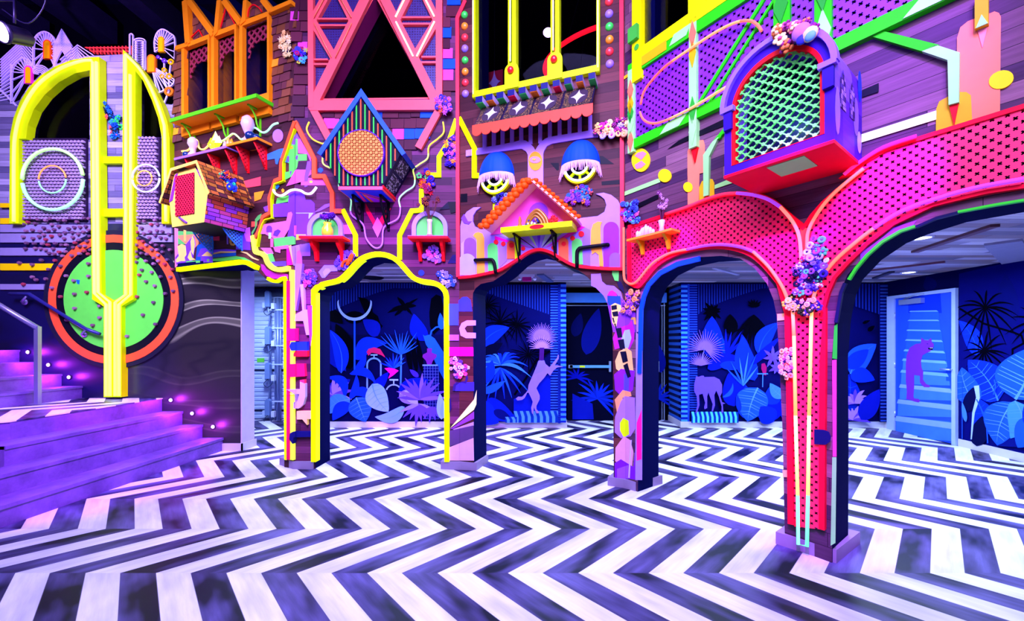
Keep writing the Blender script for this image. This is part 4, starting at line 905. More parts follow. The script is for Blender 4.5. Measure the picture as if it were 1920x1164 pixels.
    # yellow stepped outlines
    for lab, s, k in (('yellow stepped outline under the church cut-out', '340,550 440,750 440,915', 'F'), ('yellow stepped outline rising to the coral post', '785,940 785,750 880,560 955,555 955,390', 'F')):
        mb = MB(); band(mb, F2, Z(k, s), 8.2, 0, .022, neon(YEL, .7)); single('stepped_outline', mb, F2, lab, 'wall relief', 'yellow stepped outlines')
    mb = MB(); band(mb, F2, Z('F', '1010,280 1092,280 1092,140 1170,15') + Z('E', '1228,925'), 8, 0, .022, neon(YEL, .7)); single('stepped_outline', mb, F2, 'yellow slanted outline peaking at the coral post', 'wall relief', 'yellow stepped outlines')
    mb = MB(); band(mb, F3, Z('G', '80,885 200,1120') + Z('H', '195,80 195,275 230,275'), 8, 0, .022, neon(YEL, .7)); single('stepped_outline', mb, F3, 'yellow slanted outline beside the blue tasselled lamp', 'wall relief', 'yellow stepped outlines')
    # glowing arch edge
    mb = MB(); lo = curve([(586, 538), (603, 528), (632, 521), (647, 510), (664, 491), (680, 478), (704, 471), (728, 474), (745, 484), (760, 500), (774, 515), (791, 522), (812, 525), (827, 532), (836, 541), (840, 556)], 3)
    lo = [(584, 866), (584, 545)] + lo[1:] + [(841, 866)]
    lo = [(u + (3.5 if u < 600 else -3.5 if u > 826 else 0), v + (5 if 595 < u < 826 else 3 if v < 545 else 0)) for u, v in lo]
    band(mb, F2, lo, 9.0, -.05, .09, neon(YEL, .9)); single('edge_strip', mb, F2, 'glowing yellow strip round the arch below the blue roofed birdhouse', 'light strip', 'glowing yellow edge strips')
    # arched niches with red shelves
    def niche(label, k, x0, x1, yt, sx0, sx1, lab2):
        mb = MB(); u0, v0 = Z(k, '%f,%f' % (x0, yt))[0]; u1, v1 = Z(k, '%f,785' % x1)[0]; r = (u1 - u0) / 2; sm = (u0 + u1) / 2
        o = ring(sm, v0 + r * .95, r, r * .95, 20, 180, 360, False) + [(u1, v1), (u0, v1)]; i_ = ring(sm, v0 + r * .95, r - 8, r * .95 - 8, 20, 180, 360, False) + [(u1 - 8, v1), (u0 + 8, v1)]
        T = Thing('niche_board', F2, (F2.px(sm, v1)[0], -.01, F2.px(sm, v1)[1]), label, 'wall relief', 'arched green niches')
        pl(mb, F2, [o, i_], 0, .045, paint('9a90c8')); T.part('border', mb); mb = MB(); pl(mb, F2, i_, 0, .012, paint('5ae070')); T.part('back_panel', mb)
        d = .22; a = F2.px(*Z(k, '%f,805' % sx0)[0], d); b = F2.px(*Z(k, '%f,805' % sx1)[0], d); z = F2.px(*Z(k, '%f,785' % x0)[0], 0.05)[1]
        S = Thing('red_shelf', F2, ((a[0] + b[0]) / 2, 0, z), lab2, 'shelf', 'red shelves under the niches')
        mb = MB().box(a[0], b[0], -d, -.046, z - .03, z - .002, P_RED); S.part('board', mb); mb = MB().box(a[0], b[0], -d, -.046, z - .002, z + .004, paint('8a70c0')); S.part('top_sheet', mb)
        for t in (.2, .8):
            s = a[0] + (b[0] - a[0]) * t; mb = MB(); mb.prism([(0, 0), (.14, 0), (.11, -.06), (.05, -.12), (.03, -.22), (0, -.22)], 0, 1, P_RED); mb.v = [(s + (y - .5) * .035, -.003 - x * 1.2, z - .03 + zz) for x, y, zz in mb.v]; S.part('bracket', mb)
        return (a[0] + b[0]) / 2, -d * .6, z + .004
    s, y, z = niche('arched green niche holding the yellow vase', 'F', 65, 342, 570, 0, 345, 'red shelf below the niche with the yellow vase')
    T = Thing('vase', F2, (s + .03, y, z), 'yellow vase of purple flowers in the green niche', 'vase'); mb = MB().lathe([(0, 0), (.045, 0), (.062, .04), (.06, .09), (.035, .14), (.045, .165), (.03, .16), (0, .02)], (s + .03, y, z), paint('ffe93a', .25), 18); T.part('vase_body', mb)
    R = random.Random(4)
    def stems(T, s, y, z, n, spread, h, cols, kinds, size, stem='40602a'):
        mb = MB()
        for i in range(n):
            a = R.uniform(0, 6.28); r = spread * math.sqrt(R.random()); p = (s + r * math.cos(a), y - abs(r * math.sin(a)) * .6, z + h * R.uniform(.7, 1)); mb.tube([(s, y, z), ((s + p[0]) / 2, y, z + h * .4), p], .003, paint(stem), 5)
            o = bpy.data.objects.new('blossom', blossom(R.choice(kinds), R.choice(cols), R.choice(cols))); COL.objects.link(o); o.parent = T.o; o.location = tuple(p[k] - T.pv[k] for k in range(3)); k_ = size * R.uniform(.8, 1.2); o.scale = (k_,) * 3; o.rotation_euler = (R.uniform(-.6, .6), R.uniform(0, 6), R.uniform(-.6, .6))
        T.part('stems', mb)
    stems(T, s + .03, y, z + .15, 11, .085, .10, ['4a1a90', '6a20b0', '38106a', 'ff9a30'], (0, 2), .032)
    s, y, z = niche('arched green niche holding the white vase', 'F', 880, 1160, 560, 850, 1160, 'red shelf below the niche with the white vase')
    T = Thing('vase', F2, (s, y, z), 'slim white vase of dried brown flowers in the green niche', 'vase'); mb = MB().lathe([(0, 0), (.03, 0), (.03, .03), (.024, .05), (.024, .17), (.032, .2), (.02, .195), (0, .02)], (s, y, z), paint('e8c8e8', .3), 16); mb.lathe([(.031, .0), (.031, .028)], (s, y, z), paint('ff6a50'), 16); T.part('vase_body', mb)
    stems(T, s, y, z + .18, 16, .13, .26, ['6a2a3a', '7a3030', '54203a', '8a4038'], (0, 2, 3), .026, '5a2a30')
    B = bouquet
    B(F2, Z('F', '30,1090 60,1030 130,1030 150,1090 110,1150 60,1150'), ['6a4af0', '5a3ad8', '7a5aff', 'ff50c0'], 'round purple bead cluster beside the yellow strip of the arch', 0, 24, .03, 21, kinds=(1, 1, 0))
    B(F2, Z('F', '300,960 330,900 400,880 440,900 430,960 360,1030 310,1020'), ['6a4af0', '5a3ad8', '7a60ff'], 'purple bead cluster with orange cord on the arch haunch', 0, 26, .03, 22, kinds=(1,))
    T = COL.objects[-1].parent; mb = MB(); p = curve(Z('F', '335,1000 350,960 395,945 375,985 400,920 420,900 400,960'), 4); nt(mb, F2, p, .016, .06, paint('ff5a1e')); o = bpy.data.objects.new('cord', mb.mesh('cord', tuple(T.matrix_world.translation - Vector((F2.O[0], F2.O[1], 0))))); COL.objects.link(o); o.parent = T
    B(F2, Z('F', '985,920 1010,860 1070,840 1110,900 1100,960 1040,960'), ['8a60ff', '9a7aff', 'b090ff', 'ff60a0'], 'lilac bead cluster under the red shelf with the white vase', 0, 24, .03, 23, kinds=(1, 0))
    B(F2, Z('F', '1090,1050 1130,1035 1230,1110 1215,1155 1150,1160'), ['7a70ff', '9a8aff', 'c0b0ff', '3050e0'], 'pale violet shell cluster above the middle pillar', 0, 22, .032, 24, kinds=(1, 0))
    B(F2, Z('F', '1150,20 1220,0 1235,100 1225,210 1155,205 1145,110'), ['3a18b0', '5a28d0', '28107a', 'e060ff', 'ff8a50'], 'tall purple star flower cluster beside the coral post', 0, 26, .034, 25, kinds=(3, 0, 2))
    B(F2, Z('F', '930,330 960,260 1000,250 1045,320 1060,380 1020,435 970,400'), ['9a1a4a', 'ff6a20', 'e0203a', '3a1ab0', '7a1a6a', '50c080'], 'orange, maroon and purple flower cluster over the yellow outline', .0, 26, .036, 26)
    B(F2, Z('E', '1070,800 1110,760 1170,770 1190,850 1140,900 1090,860'), ['3a38c0', 'ff6a3a', 'b050ff', '5a30c0', 'd060ff'], 'violet and orange flower cluster at corner of the coral frame', .05, 22, .034, 27)
    B(F2, Z('C', '1045,430 1080,385 1150,400 1155,490 1070,495'), ['b02060', '3a40ff', '7a20c0', '50c0ff', 'd0d060'], 'blue and magenta flower cluster beside the coral frame', .02, 20, .034, 28)
    B(F1, Z('C', '960,280 1000,265 1035,340 1020,440 975,450 955,380'), ['ffe8d0', 'fff0e8', 'ffd0b0', 'f0e0c0'], 'cream shell flower cluster on the shingled tower', .015, 22, .034, 29, kinds=(3, 2))
def ring3(c, r, n=16): return [(c[0], c[1] + r * math.cos(6.2832 * i / n), c[2] + r * math.sin(6.2832 * i / n)) for i in range(n)]
mid_bay()
ZM.update(g=(1340, 40, 3.527), h=(850, 330, 5.5424), i=(880, 210, 6.127))
def lerp(a, b, t): return tuple(p + (q - p) * t for p, q in zip(a, b))
def gold_scroll():
    t = NT('gold_scroll_board'); s = t.xyz(t.coords())
    v = t.comb(t.math('MULTIPLY', s[0], 1.0), t.math('MULTIPLY', s[2], 1.0)); n = t.noise(v, 34.0, 2.0)
    m = t.math('LESS_THAN', t.math('ABSOLUTE', t.math('SUBTRACT', n, 0.5)), 0.02)
    t.base(t.mix(m, lin('180c20'), lin('a07840'))); t.b.inputs['Roughness'].default_value = 0.4; return t.m
def center_bay():
    C = paint('ff3044')
    for lab, f, s, w in (('coral post on the wall corner beside the striped navy birdhouse', F2, [(872, 0), (857, 33), (858.5, 519)], 6.5), ('coral post on the wall corner beside the green framed lattice', F3, [(1165, -40), (1166.5, 504)], 7.5)):
        mb = MB(); band(mb, f, s, w, 0.0, .045, C); single('corner_post', mb, f, lab, 'post', 'coral corner posts')
    # coloured half balls
    bm = {}
    def balls(pts, cols, what):
        names = {'3ae06a': 'green', 'ff9a3a': 'orange', 'ff3a40': 'red', '9a78ff': 'purple'}
        for i, ((u, v), c) in enumerate(zip(pts, cols)):
            if c not in bm:
                bm[c] = MB().lathe([(math.sin(a * .1745) * .043, math.cos(a * .1745) * .036) for a in range(0, 10)] + [(.043, 0), (0, 0)], (0, 0, 0), paint(c, .35), 18, 'y').mesh('wall_ball')
            s, z = F3.px(u, v); o = bpy.data.objects.new('wall_ball', bm[c]); COL.objects.link(o); put(o, F3, (s, 0, z))
            k = ['topmost', 'second', 'third', 'fourth', 'fifth', 'sixth', 'seventh', 'lowest'][i if i < len(pts) - 1 else 7]
            props(o, '%s half ball %s in column %s' % (names[c], k, what), 'wall ball', 'painted half balls beside the yellow window')
    g, o_, r, p = '3ae06a', 'ff9a3a', 'ff3a40', '9a78ff'
    balls(Z('G', '125,115 126,200 127,284 128,368 129,456 130,542 131,624 132,708'), [g, o_, r, p, g, o_, r, p], 'between yellow window and post by the shingles')
    balls(Z('G', '1212,15 1213,107 1215,203 1216,300 1216,390 1218,483'), [r, p, g, o_, r, p], 'between yellow window and post by the lattice')
    # yellow window
    Y = paint('d8ff00'); T = Thing('window_frame', F3, ((win3[0][0] + win3[1][0]) / 2, 0, win3[0][1]), 'large yellow window frame with two sliding levers', 'window frame')
    (xa, zb), (xb, _), _, _ = win3; zt = 6.3
    mb = MB().box(xa - .02, xa + .012, -.05, .04, zb - .06, zt, Y); T.part('stile', mb); mb = MB().box(xb - .012, xb + .02, -.05, .04, zb - .06, zt, Y); T.part('stile', mb)
    mb = MB().box(xa - .02, xb + .02, -.06, .04, zb - .055, zb + .012, Y); T.part('sill', mb)
    for u, vt_ in ((963.5, 505), (1043.5, 425)):
        s = F3.px(u, 150)[0]; zz = F3.px(u, vt_ / 4.014)[1]; mb = MB()
        mb.box(s - .055, s - .04, -.04, .04, zb, zt, Y).box(s - .006, s + .04, -.04, .04, zb, zt, Y); T.part('mullion', mb)
        r = .082; mb = MB(); mb.prism([(s - r, zb - .05), (s + r, zb - .05), (s + r, zz - r)] + [(s + r * math.cos(a * .3142), zz - r + r * math.sin(a * .3142)) for a in range(0, 11)] + [(s - r, zz - r)], -.075, -.05, Y); T.part('slider_plate', mb)
        mb = MB().ball((s - .005, -.09, zz - r * 1.05), .038, paint('ff1a20', .3), 16, .8); T.part('knob', mb, 'red ball knob')
        mb = MB().tube([(s - .024, -.05, zz + .04), (s - .024, -.05, zt)], .009, neon('ffe6b0', .5), 8); T.part('neon_tube', mb)
    for x in (xa - .01, xb + .004): mb = MB().tube([(x, -.062, zb - .02), (x, -.062, zt)], .009, neon('e8ff90', .5), 8); T.part('neon_tube', mb)
    mb = MB().prism(win3, .04, .045, glass_dark()); struct('window_7', mb, F3)
    # things behind that glass
    T = Thing('neon_hoop', F3, (1.35, 1.2, zb + .4), 'big red neon hoop hanging inside the yellow window', 'neon light')
    c = F3.px(1128, 104, -.9); mb = MB(); mb.tube([(c[0] + .75 * math.cos(a * .1309), .9 + .35 * math.sin(a * .1309), c[1] - .10 * math.sin(a * .1309) + .06 * math.cos(a * .1309)) for a in range(48)], .028, neon('ff1020', 3.0), 8, True); T.part('neon_tube', mb)
    mb = MB(); 
    for a in (0, 16, 32): mb.tube([(c[0] + .75 * math.cos(a * .1309), .9 + .35 * math.sin(a * .1309), c[1] - .10 * math.sin(a * .1309) + .06 * math.cos(a * .1309)), (c[0], .9, 6.9)], .005, DARK, 5)
    T.part('suspension_wire', mb)
    q = [F3.px(u, v, -.5) for u, v in Z('G', '288,700 412,690 412,520 288,520')]; x0, x1 = q[0][0], q[1][0]; z0, z1 = q[0][1], q[2][1]
    T = Thing('star_banner', F3, ((x0 + x1) / 2, .5, z0), 'dark red banner with grey star hanging inside the yellow window', 'banner')
    mb = MB().box(x0, x1, .5, .51, z0, z1, paint('8a1420')); T.part('cloth', mb); cx, cz = (x0 + x1) / 2, (z0 + z1) / 2 - .02
    mb = MB().prism(star4(cx, cz, .09, .16), .492, .498, paint('8a8090')); T.part('star', mb); mb = MB().tube([(cx, .505, z1), (cx, .505, 6.9)], .006, DARK, 5); T.part('hanging_cord', mb)
    s, z = F3.px(1028, 61, -.9); T = Thing('lamp_reflection_ball', F3, (s, .9, z), 'small round white ball standing in for a lamp reflection in the yellow window', 'lamp'); mb = MB().ball((s, .9, z), .07, neon('f0d0ff', 5), 14, 1, .6); T.part('bulb', mb); mb = MB().tube([(s, .9, z + .04), (s, .9, 6.9)], .008, DARK, 5); T.part('cord', mb)  # glowing ball stands in for a lamp's reflection in the pane
    # little boxes under the sill
    cols = [('3ac878', 'green'), ('ff8a3a', 'orange'), ('3ac878', 'green'), ('ff1a4a', 'red')]; px_ = (235, 312, 393, 476, 560, 644, 727, 816, 902, 990, 1084); py_ = (725, 708, 692, 674, 656, 640, 622, 603, 585, 567, 547)
    d = .17
    for i, (x, y) in enumerate(zip(px_, py_)):
        c, nm = cols[i % 4]; u, v = Z('G', '%f,%f' % (x - 27, y))[0]; u2, v2 = Z('G', '%f,%f' % (x + 23, y + 45))[0]
        a, b = F3.px(u, v, d), F3.px(u2, v2, d); x0, x1 = a[0], b[0]; z1_, z0_ = a[1] - .01, b[1] + .006
        T = Thing('sill_box', F3, ((x0 + x1) / 2, -d / 2, z0_), '%s bottomed navy box, %s along the row under the yellow window' % (nm, ('first', 'second', 'third', 'fourth', 'fifth', 'sixth', 'seventh', 'eighth', 'ninth', 'tenth', 'last')[i]), 'box', 'row of small boxes under the yellow window')
        mb = MB().box(x0, x1, -d, 0, z0_ + .004, z1_, paint('b8a8d0')); T.part('box_body', mb); mb = MB().box(x0, x1, -d - .004, -d, z0_, z1_, paint('10145a')); T.part('front_plate', mb); mb = MB().box(x0, x1, -d, 0, z0_ - .004, z0_ + .004, paint(c)); T.part('underside', mb)
    # star awning
    dt, db = .03, .26; tl, tr = F3.px(*Z('G', '240,812')[0], dt), F3.px(*Z('G', '1103,657')[0], dt); bl, br = F3.px(*Z('G', '214,948')[0], db), F3.px(*Z('G', '1096,803')[0], db)
    zt_, zb_ = (tl[1] + tr[1]) / 2, (bl[1] + br[1]) / 2; xl, xr = (tl[0] + bl[0]) / 2, (tr[0] + br[0]) / 2
    T = Thing('awning', F3, ((xl + xr) / 2, -db / 2, zb_), 'sloping awning of four star panels with coral scalloped hem', 'awning')
    L = math.hypot(zt_ - zb_, db - dt); nx, nz = -(zt_ - zb_) / L, (db - dt) / L     # outward normal in y,z
    def SP(x, t, o=0): return (x, -(db + (dt - db) * t) + nx * o, zb_ + (zt_ - zb_) * t + nz * o * .0 + o * nz)
    GS = gold_scroll(); n = 4; w = (xr - xl) / n
    def slab(mb, pts, o0, o1, mat):
        N = len(pts); vs = [SP(x, t, o1) for x, t in pts] + [SP(x, t, o0) for x, t in pts]; ct = (sum(p[0] for p in pts) / N, sum(p[1] for p in pts) / N)
        vs.append(SP(*ct, o1)); fs = [(i, (i + 1) % N, 2 * N) for i in range(N)] + [(i, i + N, (i + 1) % N + N, (i + 1) % N) for i in range(N)]; mb.add(vs, fs, mat)
    mb = MB(); slab(mb, [(xl, 0), (xr, 0), (xr, 1), (xl, 1)], 0, .012, paint('1c1030')); T.part('backing_board', mb)
    for i in range(n):
        a, b = xl + w * i + .012, xl + w * (i + 1) - .012; cx = (a + b) / 2; kx = (b - a) / 2; mb = MB(); slab(mb, [(a, .05), (b, .05), (b, .95), (a, .95)], .012, .018, GS); pn = T.part('star_panel', mb)
        mb = MB(); g4 = [(cx + kx * .62 * math.cos(q * .3927) * (1 if q % 2 == 0 else .62) * 1.0, .5 + .36 * math.sin(q * .3927) * (1 if q % 2 == 0 else .62)) for q in range(16)]; slab(mb, [(cx + kx * .66 * (abs(math.cos(q * .1963)) ** .8) * (1 if math.cos(q * .1963) > 0 else -1), .5 + .36 * (abs(math.sin(q * .1963)) ** .8) * (1 if math.sin(q * .1963) > 0 else -1)) for q in range(32)], .018, .021, paint('3a2c3c'))
        slab(mb, [(cx + kx * x, .5 + z) for x, z in star4(0, 0, .5, .34)], .021, .025, paint('d8d0d0')); T.part('star', mb, parent=pn)
    mb = MB(); m = 12; sw = (xr - xl + .02) / m; pts = [(xr + .01, zb_ + .02), (xl - .01, zb_ + .02)]
    for i in range(m): pts += [(xl - .01 + sw * (i + .5) - sw / 2 * math.cos(a * .3142), zb_ - .055 - sw * .42 * math.sin(a * .3142)) for a in range(0, 11)]
    mb.prism(pts, -db - .012, -db, paint('ff4a40')); T.part('scalloped_hem', mb, 'coral scalloped hem')
    # lavender comb and stem
    LV = paint('b088f0'); T = Thing('branching_relief', F3, (F3.px(1003, 330)[0], -.01, F3.px(1003, 350)[1]), 'lavender comb shaped branch relief between the two tasselled lamps', 'wall relief')
    mb = MB(); pl(mb, F3, Z('i', '-40,440 90,415 330,380 520,340 590,322 640,325 690,350 735,400 757,440 780,400 815,350 870,305 920,285 1100,255 1300,225 1480,190 1480,280 1200,320 950,360 890,390 860,440 848,480 848,880 675,880 672,490 650,450 600,420 540,425 300,460 90,490 -40,508'), 0, .02, LV); T.part('stem', mb)
    for k, (x, yt, yb) in enumerate(((172, 240, 410), (277, 225, 395), (378, 210, 375), (486, 190, 350), (592, 170, 335), (700, 150, 365), (811, 130, 360), (922, 110, 295), (1034, 90, 270), (1148, 70, 255), (1266, 50, 235), (1386, 30, 215))):
        mb = MB(); pl(mb, F3, Z('i', f'{x-20},{yt} {x+22},{yt} {x+22},{yb} {x-20},{yb}'), 0, .022, LV); T.part('tine', mb)
    mb = MB(); pl(mb, F3, [(880 + a / 6.127, 210 + b / 6.127) for a, b in ring(758, 562, 80, 110, 28)], .02, .005, paint('ffa030')); T.part('orange_oval', mb)
    mb = MB(); pl(mb, F3, [(880 + a / 6.127, 210 + b / 6.127) for a, b in ring(754, 548, 62, 38, 24)], .025, .005, paint('b088f0')); pl(mb, F3, [(880 + a / 6.127, 210 + b / 6.127) for a, b in ring(744, 544, 24, 13, 16)], .03, .004, paint('ffb050')); T.part('eye', mb, 'lavender ring on the orange oval')
    # tasselled lamps
    for lab, k, cxp, top, rimy, hw, cy_, rad in (('blue tasselled half dome lamp above the purple whale horn', 'i', 288, 450, 720, 200, 775, 172), ('blue tasselled half dome lamp beside the flower covered coral post', 'i', 1262, 293, 590, 226, 640, 196)):
        u, v = Z(k, '%f,%f' % (cxp, rimy))[0]; d = .14; s, zr = F3.px(u, v, d * .5); w_ = F3.w(u, v, d * .5); R_ = hw / 6.127 * w_; H_ = (rimy - top) / 6.127 * w_
        T = Thing('wall_lamp', F3, (s, -.02, zr), lab, 'lamp', 'tasselled blue wall lamps')
        yd = .72; mb = MB(); BLU = paint('0a46c8', .6); nn = 40; rows = 9; vs = []
        for i in range(rows + 1):
            t = i / rows; rr = R_ * math.sqrt(max(0, 1 - (t ** 1.9))) ; 
            for j in range(nn + 1):
                a = math.pi * (1 + j / nn); rb = 1 - .03 * (abs((j * 7 / nn) % 1 - .5) < .06)
                dz = -.045 * abs(math.sin(j / nn * math.pi * 6)) * (1 - t) if i == 0 else 0
                vs.append((s + rr * rb * math.cos(a), rr * yd * rb * math.sin(a), zr + H_ * t + dz))
        mb.add(vs, [(i * (nn + 1) + j, i * (nn + 1) + j + 1, (i + 1) * (nn + 1) + j + 1, (i + 1) * (nn + 1) + j) for i in range(rows) for j in range(nn)], BLU, True); T.part('dome_shade', mb)
        mb = MB(); RR = random.Random(int(cxp)); PKF = paint('f0b8e8', .8)
        for j in range(110):
            a = math.pi * (1 + j / 109); x, y = s + R_ * .97 * math.cos(a), R_ * .97 * yd * math.sin(a) - .004; h = RR.uniform(.06, .11) + .06 * abs(math.cos(a)) ** 3; e = RR.uniform(-.012, .012) + .02 * math.cos(a)
            mb.tube([(x, y, zr + .0), (x + e * .5, y - .004, zr - h * .5), (x + e, y - .002, zr - h)], .005, PKF, 4, False, False, .0015)
        T.part('fringe', mb, 'pink hanging fringe')
        cz = F3.px(*Z(k, '%f,%f' % (cxp, cy_))[0])[1]; rr = rad / 6.127 * F3.w(u, v); arc = lambda r, z0=0: [(s + r * math.cos(a * .1571 + math.pi), cz + r * math.sin(a * .1571 + math.pi)) for a in range(0, 21)]
        S2_ = Thing('half_round_window', F3, (s, -.01, cz - rr), 'yellow half round neon window under the ' + ('blue lamp above the whale horn' if cxp < 600 else 'blue lamp by the flowered post'), 'wall light', 'half round neon windows')
        mb = MB(); mb.prism(arc(rr * .99), -.012, 0, paint('080c28')); S2_.part('back_panel', mb)
        mb = MB(); mb.prism(arc(rr) + arc(rr * .84)[::-1], -.05, 0, Y)
        for a in (225, 270, 315):
            ca, sa = math.cos(math.radians(a)), math.sin(math.radians(a)); mb.prism(stroke([(s + rr * .42 * ca, cz + rr * .42 * sa), (s + rr * .9 * ca, cz + rr * .9 * sa)], .022), -.045, 0, Y)
        mb.prism(arc(rr * .5) + arc(rr * .40)[::-1], -.045, 0, Y); S2_.part('spoked_frame', mb)
        for r2 in (.86, .45): mb = MB(); mb.tube([(x, -.062, z) for x, z in arc(rr * r2)[2:-2]], .011, neon('fff6ff', 2.2), 8); S2_.part('neon_tube', mb)
    # horned lavender board over the arch
    T = Thing('horned_board', F3, (F3.px(1005, 500)[0], -.01, F3.px(1005, 520)[1]), 'lavender whale horned board with red edge above the centre arch', 'wall relief')
    mb = MB(); pl(mb, F3, Z('h', '48,1040 75,900 72,520 90,440 140,370 210,325 285,322 235,360 205,410 200,470 220,520 270,545 380,540 470,470 900,300 1280,440 1500,415 1570,370 1590,300 1570,240 1530,205 1480,185 1560,172 1640,195 1710,250 1745,320 1750,950 1600,945 1450,935 1300,920 1200,890 1100,830 1010,775 890,745 780,775 680,840 600,890 470,965 320,1005 180,1030'), 0, .02, paint('a880f4')); T.part('board', mb)
    mb = MB(); edge = curve(Z('h', '48,1054 180,1042 320,1015 470,978 600,903 680,853 780,788 890,760 1010,790 1100,845 1200,903 1300,935 1450,950 1600,960 1755,962'), 3); band(mb, F3, edge, 5.0, 0, .05, paint('ff0f28')); T.part('red_edge', mb)
    lay = 0
    def sh(hexc, k, s, cv=0):
        nonlocal lay
        p = Z(k, s); p = curve(p, 4, True) if cv else p; mb = MB(); lay += 1; pl(mb, F3, p, .02, .004 + .0006 * (lay % 12), paint(hexc)); return mb
    def cap(x0, x1, yt, yb, sl=0): r = (x1 - x0) / 2; return ' '.join('%f,%f' % p for p in ring((x0 + x1) / 2, yt + r, r, r, 12, 180, 360, False)) + f' {x1+sl},{yb} {x0+sl},{yb}'
    for nm, hx, s in (('dome_shape', '8a50e8', cap(110, 235, 640, 1000)), ('dome_shape', 'b0a0ff', cap(52, 235, 805, 1030)), ('dome_shape', '7a40e8', '80,440 110,395 150,470 190,470 160,500 110,490'), ('tall_strip', 'ffa850', '203,620 225,590 260,580 300,595 320,640 326,1000 242,1018 240,660 225,640'),
                      ('tall_strip', '62e888', cap(355, 458, 695, 985, 8)), ('tall_strip', 'ff6a58', cap(555, 640, 672, 860, 0)), ('tall_strip', 'ff6a58', cap(1092, 1195, 640, 880, 2)), ('tall_strip', '62e888', cap(1230, 1338, 648, 918, 8)),
                      ('tall_strip', 'ffa850', '1545,475 1500,470 1450,500 1430,560 1425,710 1440,815 1475,790 1510,820 1518,935 1565,940 1535,700 1530,520'), ('dome_shape', '8f2cf0', cap(1560, 1720, 475, 942)), ('dome_shape', '8a58f0', cap(1620, 1748, 795, 948)), ('dome_shape', 'b898ff', '80,700 130,660 110,760 105,900 80,860'), ('dome_shape', '9068f0', '1340,520 1420,560 1420,930 1345,920'), ('dome_shape', '9a70f2', '470,560 560,590 555,880 480,950')):
        T.part(nm, sh(hx, 'h', s))
    for x, y, r in ((442, 685, 24), (518, 703, 24), (603, 718, 27), (724, 752, 20), (1040, 743, 22), (1147, 703, 24), (1238, 645, 25), (1330, 600, 30)):
        mb = MB(); pl(mb, F3, [(850 + a / 5.5424, 330 + b / 5.5424) for a, b in ring(x, y, r, r, 18)], .02, .012, paint('ff1a2c')); T.part('red_dot', mb)
    fan = [('480,560 640,570 840,745', 'c060ff'), ('440,600 480,580 830,745', 'b0a0d8'), ('430,620 800,745 690,720 430,655', 'f000b0'), ('540,550 590,560 850,745', 'b8d8d0'), ('560,555 585,555 845,745 835,745', '201048'), ('720,530 780,530 870,745', 'b8d8d0'), ('760,530 860,530 885,745', '9068f0'), ('860,530 910,530 890,745', '7a30f0'), ('910,530 985,520 900,745', 'a080f8'), ('985,520 1080,515 910,745', 'b8d0d8'), ('1090,515 1175,508 920,745', '201048'), ('1175,505 1260,500 930,745', 'b0e0c8'), ('1260,500 1310,520 940,745', 'd070ff'), ('1310,515 1370,530 1200,630 960,745', 'f000b0')]
    for s, hx in fan: T.part('fan_ray', sh(hx, 'h', s))
    mb = MB(); pl(mb, F3, Z('h', '555,545 690,535 640,600 688,650 688,830 640,868 636,640 615,590'), .02, .014, Y); T.part('yellow_arm', mb)
    for lab, s in (('bent black pipe across the orange and green strips', '225,873 380,868 415,885 430,930 438,1000'), ('longer bent black pipe over the purple dome shape', '1285,940 1285,800 1300,765 1340,745 1605,712')):
        mb = MB(); nt(mb, F3, curve(Z('h', s), 3), .02, .055, BLACK); 
        a, b = Z('h', s)[0], Z('h', s)[-1]
        for q in (a, b): x, z = F3.px(*q, .055); mb.tube([(x, -.055, z), (x, -.02, z)], .02, BLACK, 8)
        single('bent_pipe', mb, F3, lab, 'pipe', 'bent black pipes')
    # gabled shrine
    d = .26; T = Thing('gable_shrine', F3, (F3.px(1003, 440)[0], -d / 2, F3.px(1003, 445)[1]), 'pink gabled shrine edged with orange petals above the centre arch', 'shrine')
    q = F3.P(Z('h', '870,110 400,620 1330,520'), .026); mid = F3.px(1003, 440)[1]
    q = [q[0], (q[1][0], (q[1][1] + q[2][1]) / 2 + .02), (q[2][0], (q[1][1] + q[2][1]) / 2 + .02)]; zs = F3.px(*Z('h', '880,500')[0], d)[1]
    tl_ = lerp(q[1], q[0], .30); tr_ = lerp(q[2], q[0], .30)
    mb = MB(); mb.prism([q[0], (lerp(q[1], q[0], (zs - q[1][1]) / (q[0][1] - q[1][1]))[0], zs), (lerp(q[2], q[0], (zs - q[1][1]) / (q[0][1] - q[1][1]))[0], zs)], -.034, -.027, paint('ff58c8')); T.part('back_panel', mb)
    for a, b, nm in ((q[1], q[0], 'roof_board'), (q[0], q[2], 'roof_board')):
        mb = MB(); mb.prism(stroke([a, b], .02), -d, -.026, paint('ffb0c8')); T.part(nm, mb)
    PO = paint('ff5410')
    for side, (a, b) in enumerate(((q[1], q[0]), (q[2], q[0]))):
        for i in range(11):
            p = lerp(a, b, (i + .3) / 11); s_ = 1.0 if side == 0 else .62
            mb = MB()
            for k in range(3): mb.ball((p[0] + (-1 if side == 0 else 1) * .012 + (k - 1) * .028 * s_, -d + .02 + .025 * (k % 2), p[1] + .012 + .012 * (k == 1)), .046 * s_, PO, 8, 1.0, .8)
            T.part('petal_clump', mb, 'orange petal clump')
    mb = MB(); ac = F3.px(*Z('h', '885,480')[0], .03); r1 = 100 / 5.54 * F3.w(1003, 410); mb.prism(ring(ac[0], ac[1] + r1 * .9, r1, r1, 18, 0, 180, False) + [(ac[0] - r1, ac[1] - .02), (ac[0] + r1, ac[1] - .02)], -.04, -.034, paint('9a40e8')); T.part('arch_panel', mb)
    a, b = F3.px(*Z('h', '495,520')[0], d), F3.px(*Z('h', '1235,470')[0], d); S_ = Thing('yellow_shelf', F3, ((a[0] + b[0]) / 2, -d / 2, zs), 'yellow shelf with red oval across the pink gabled shrine', 'shelf')
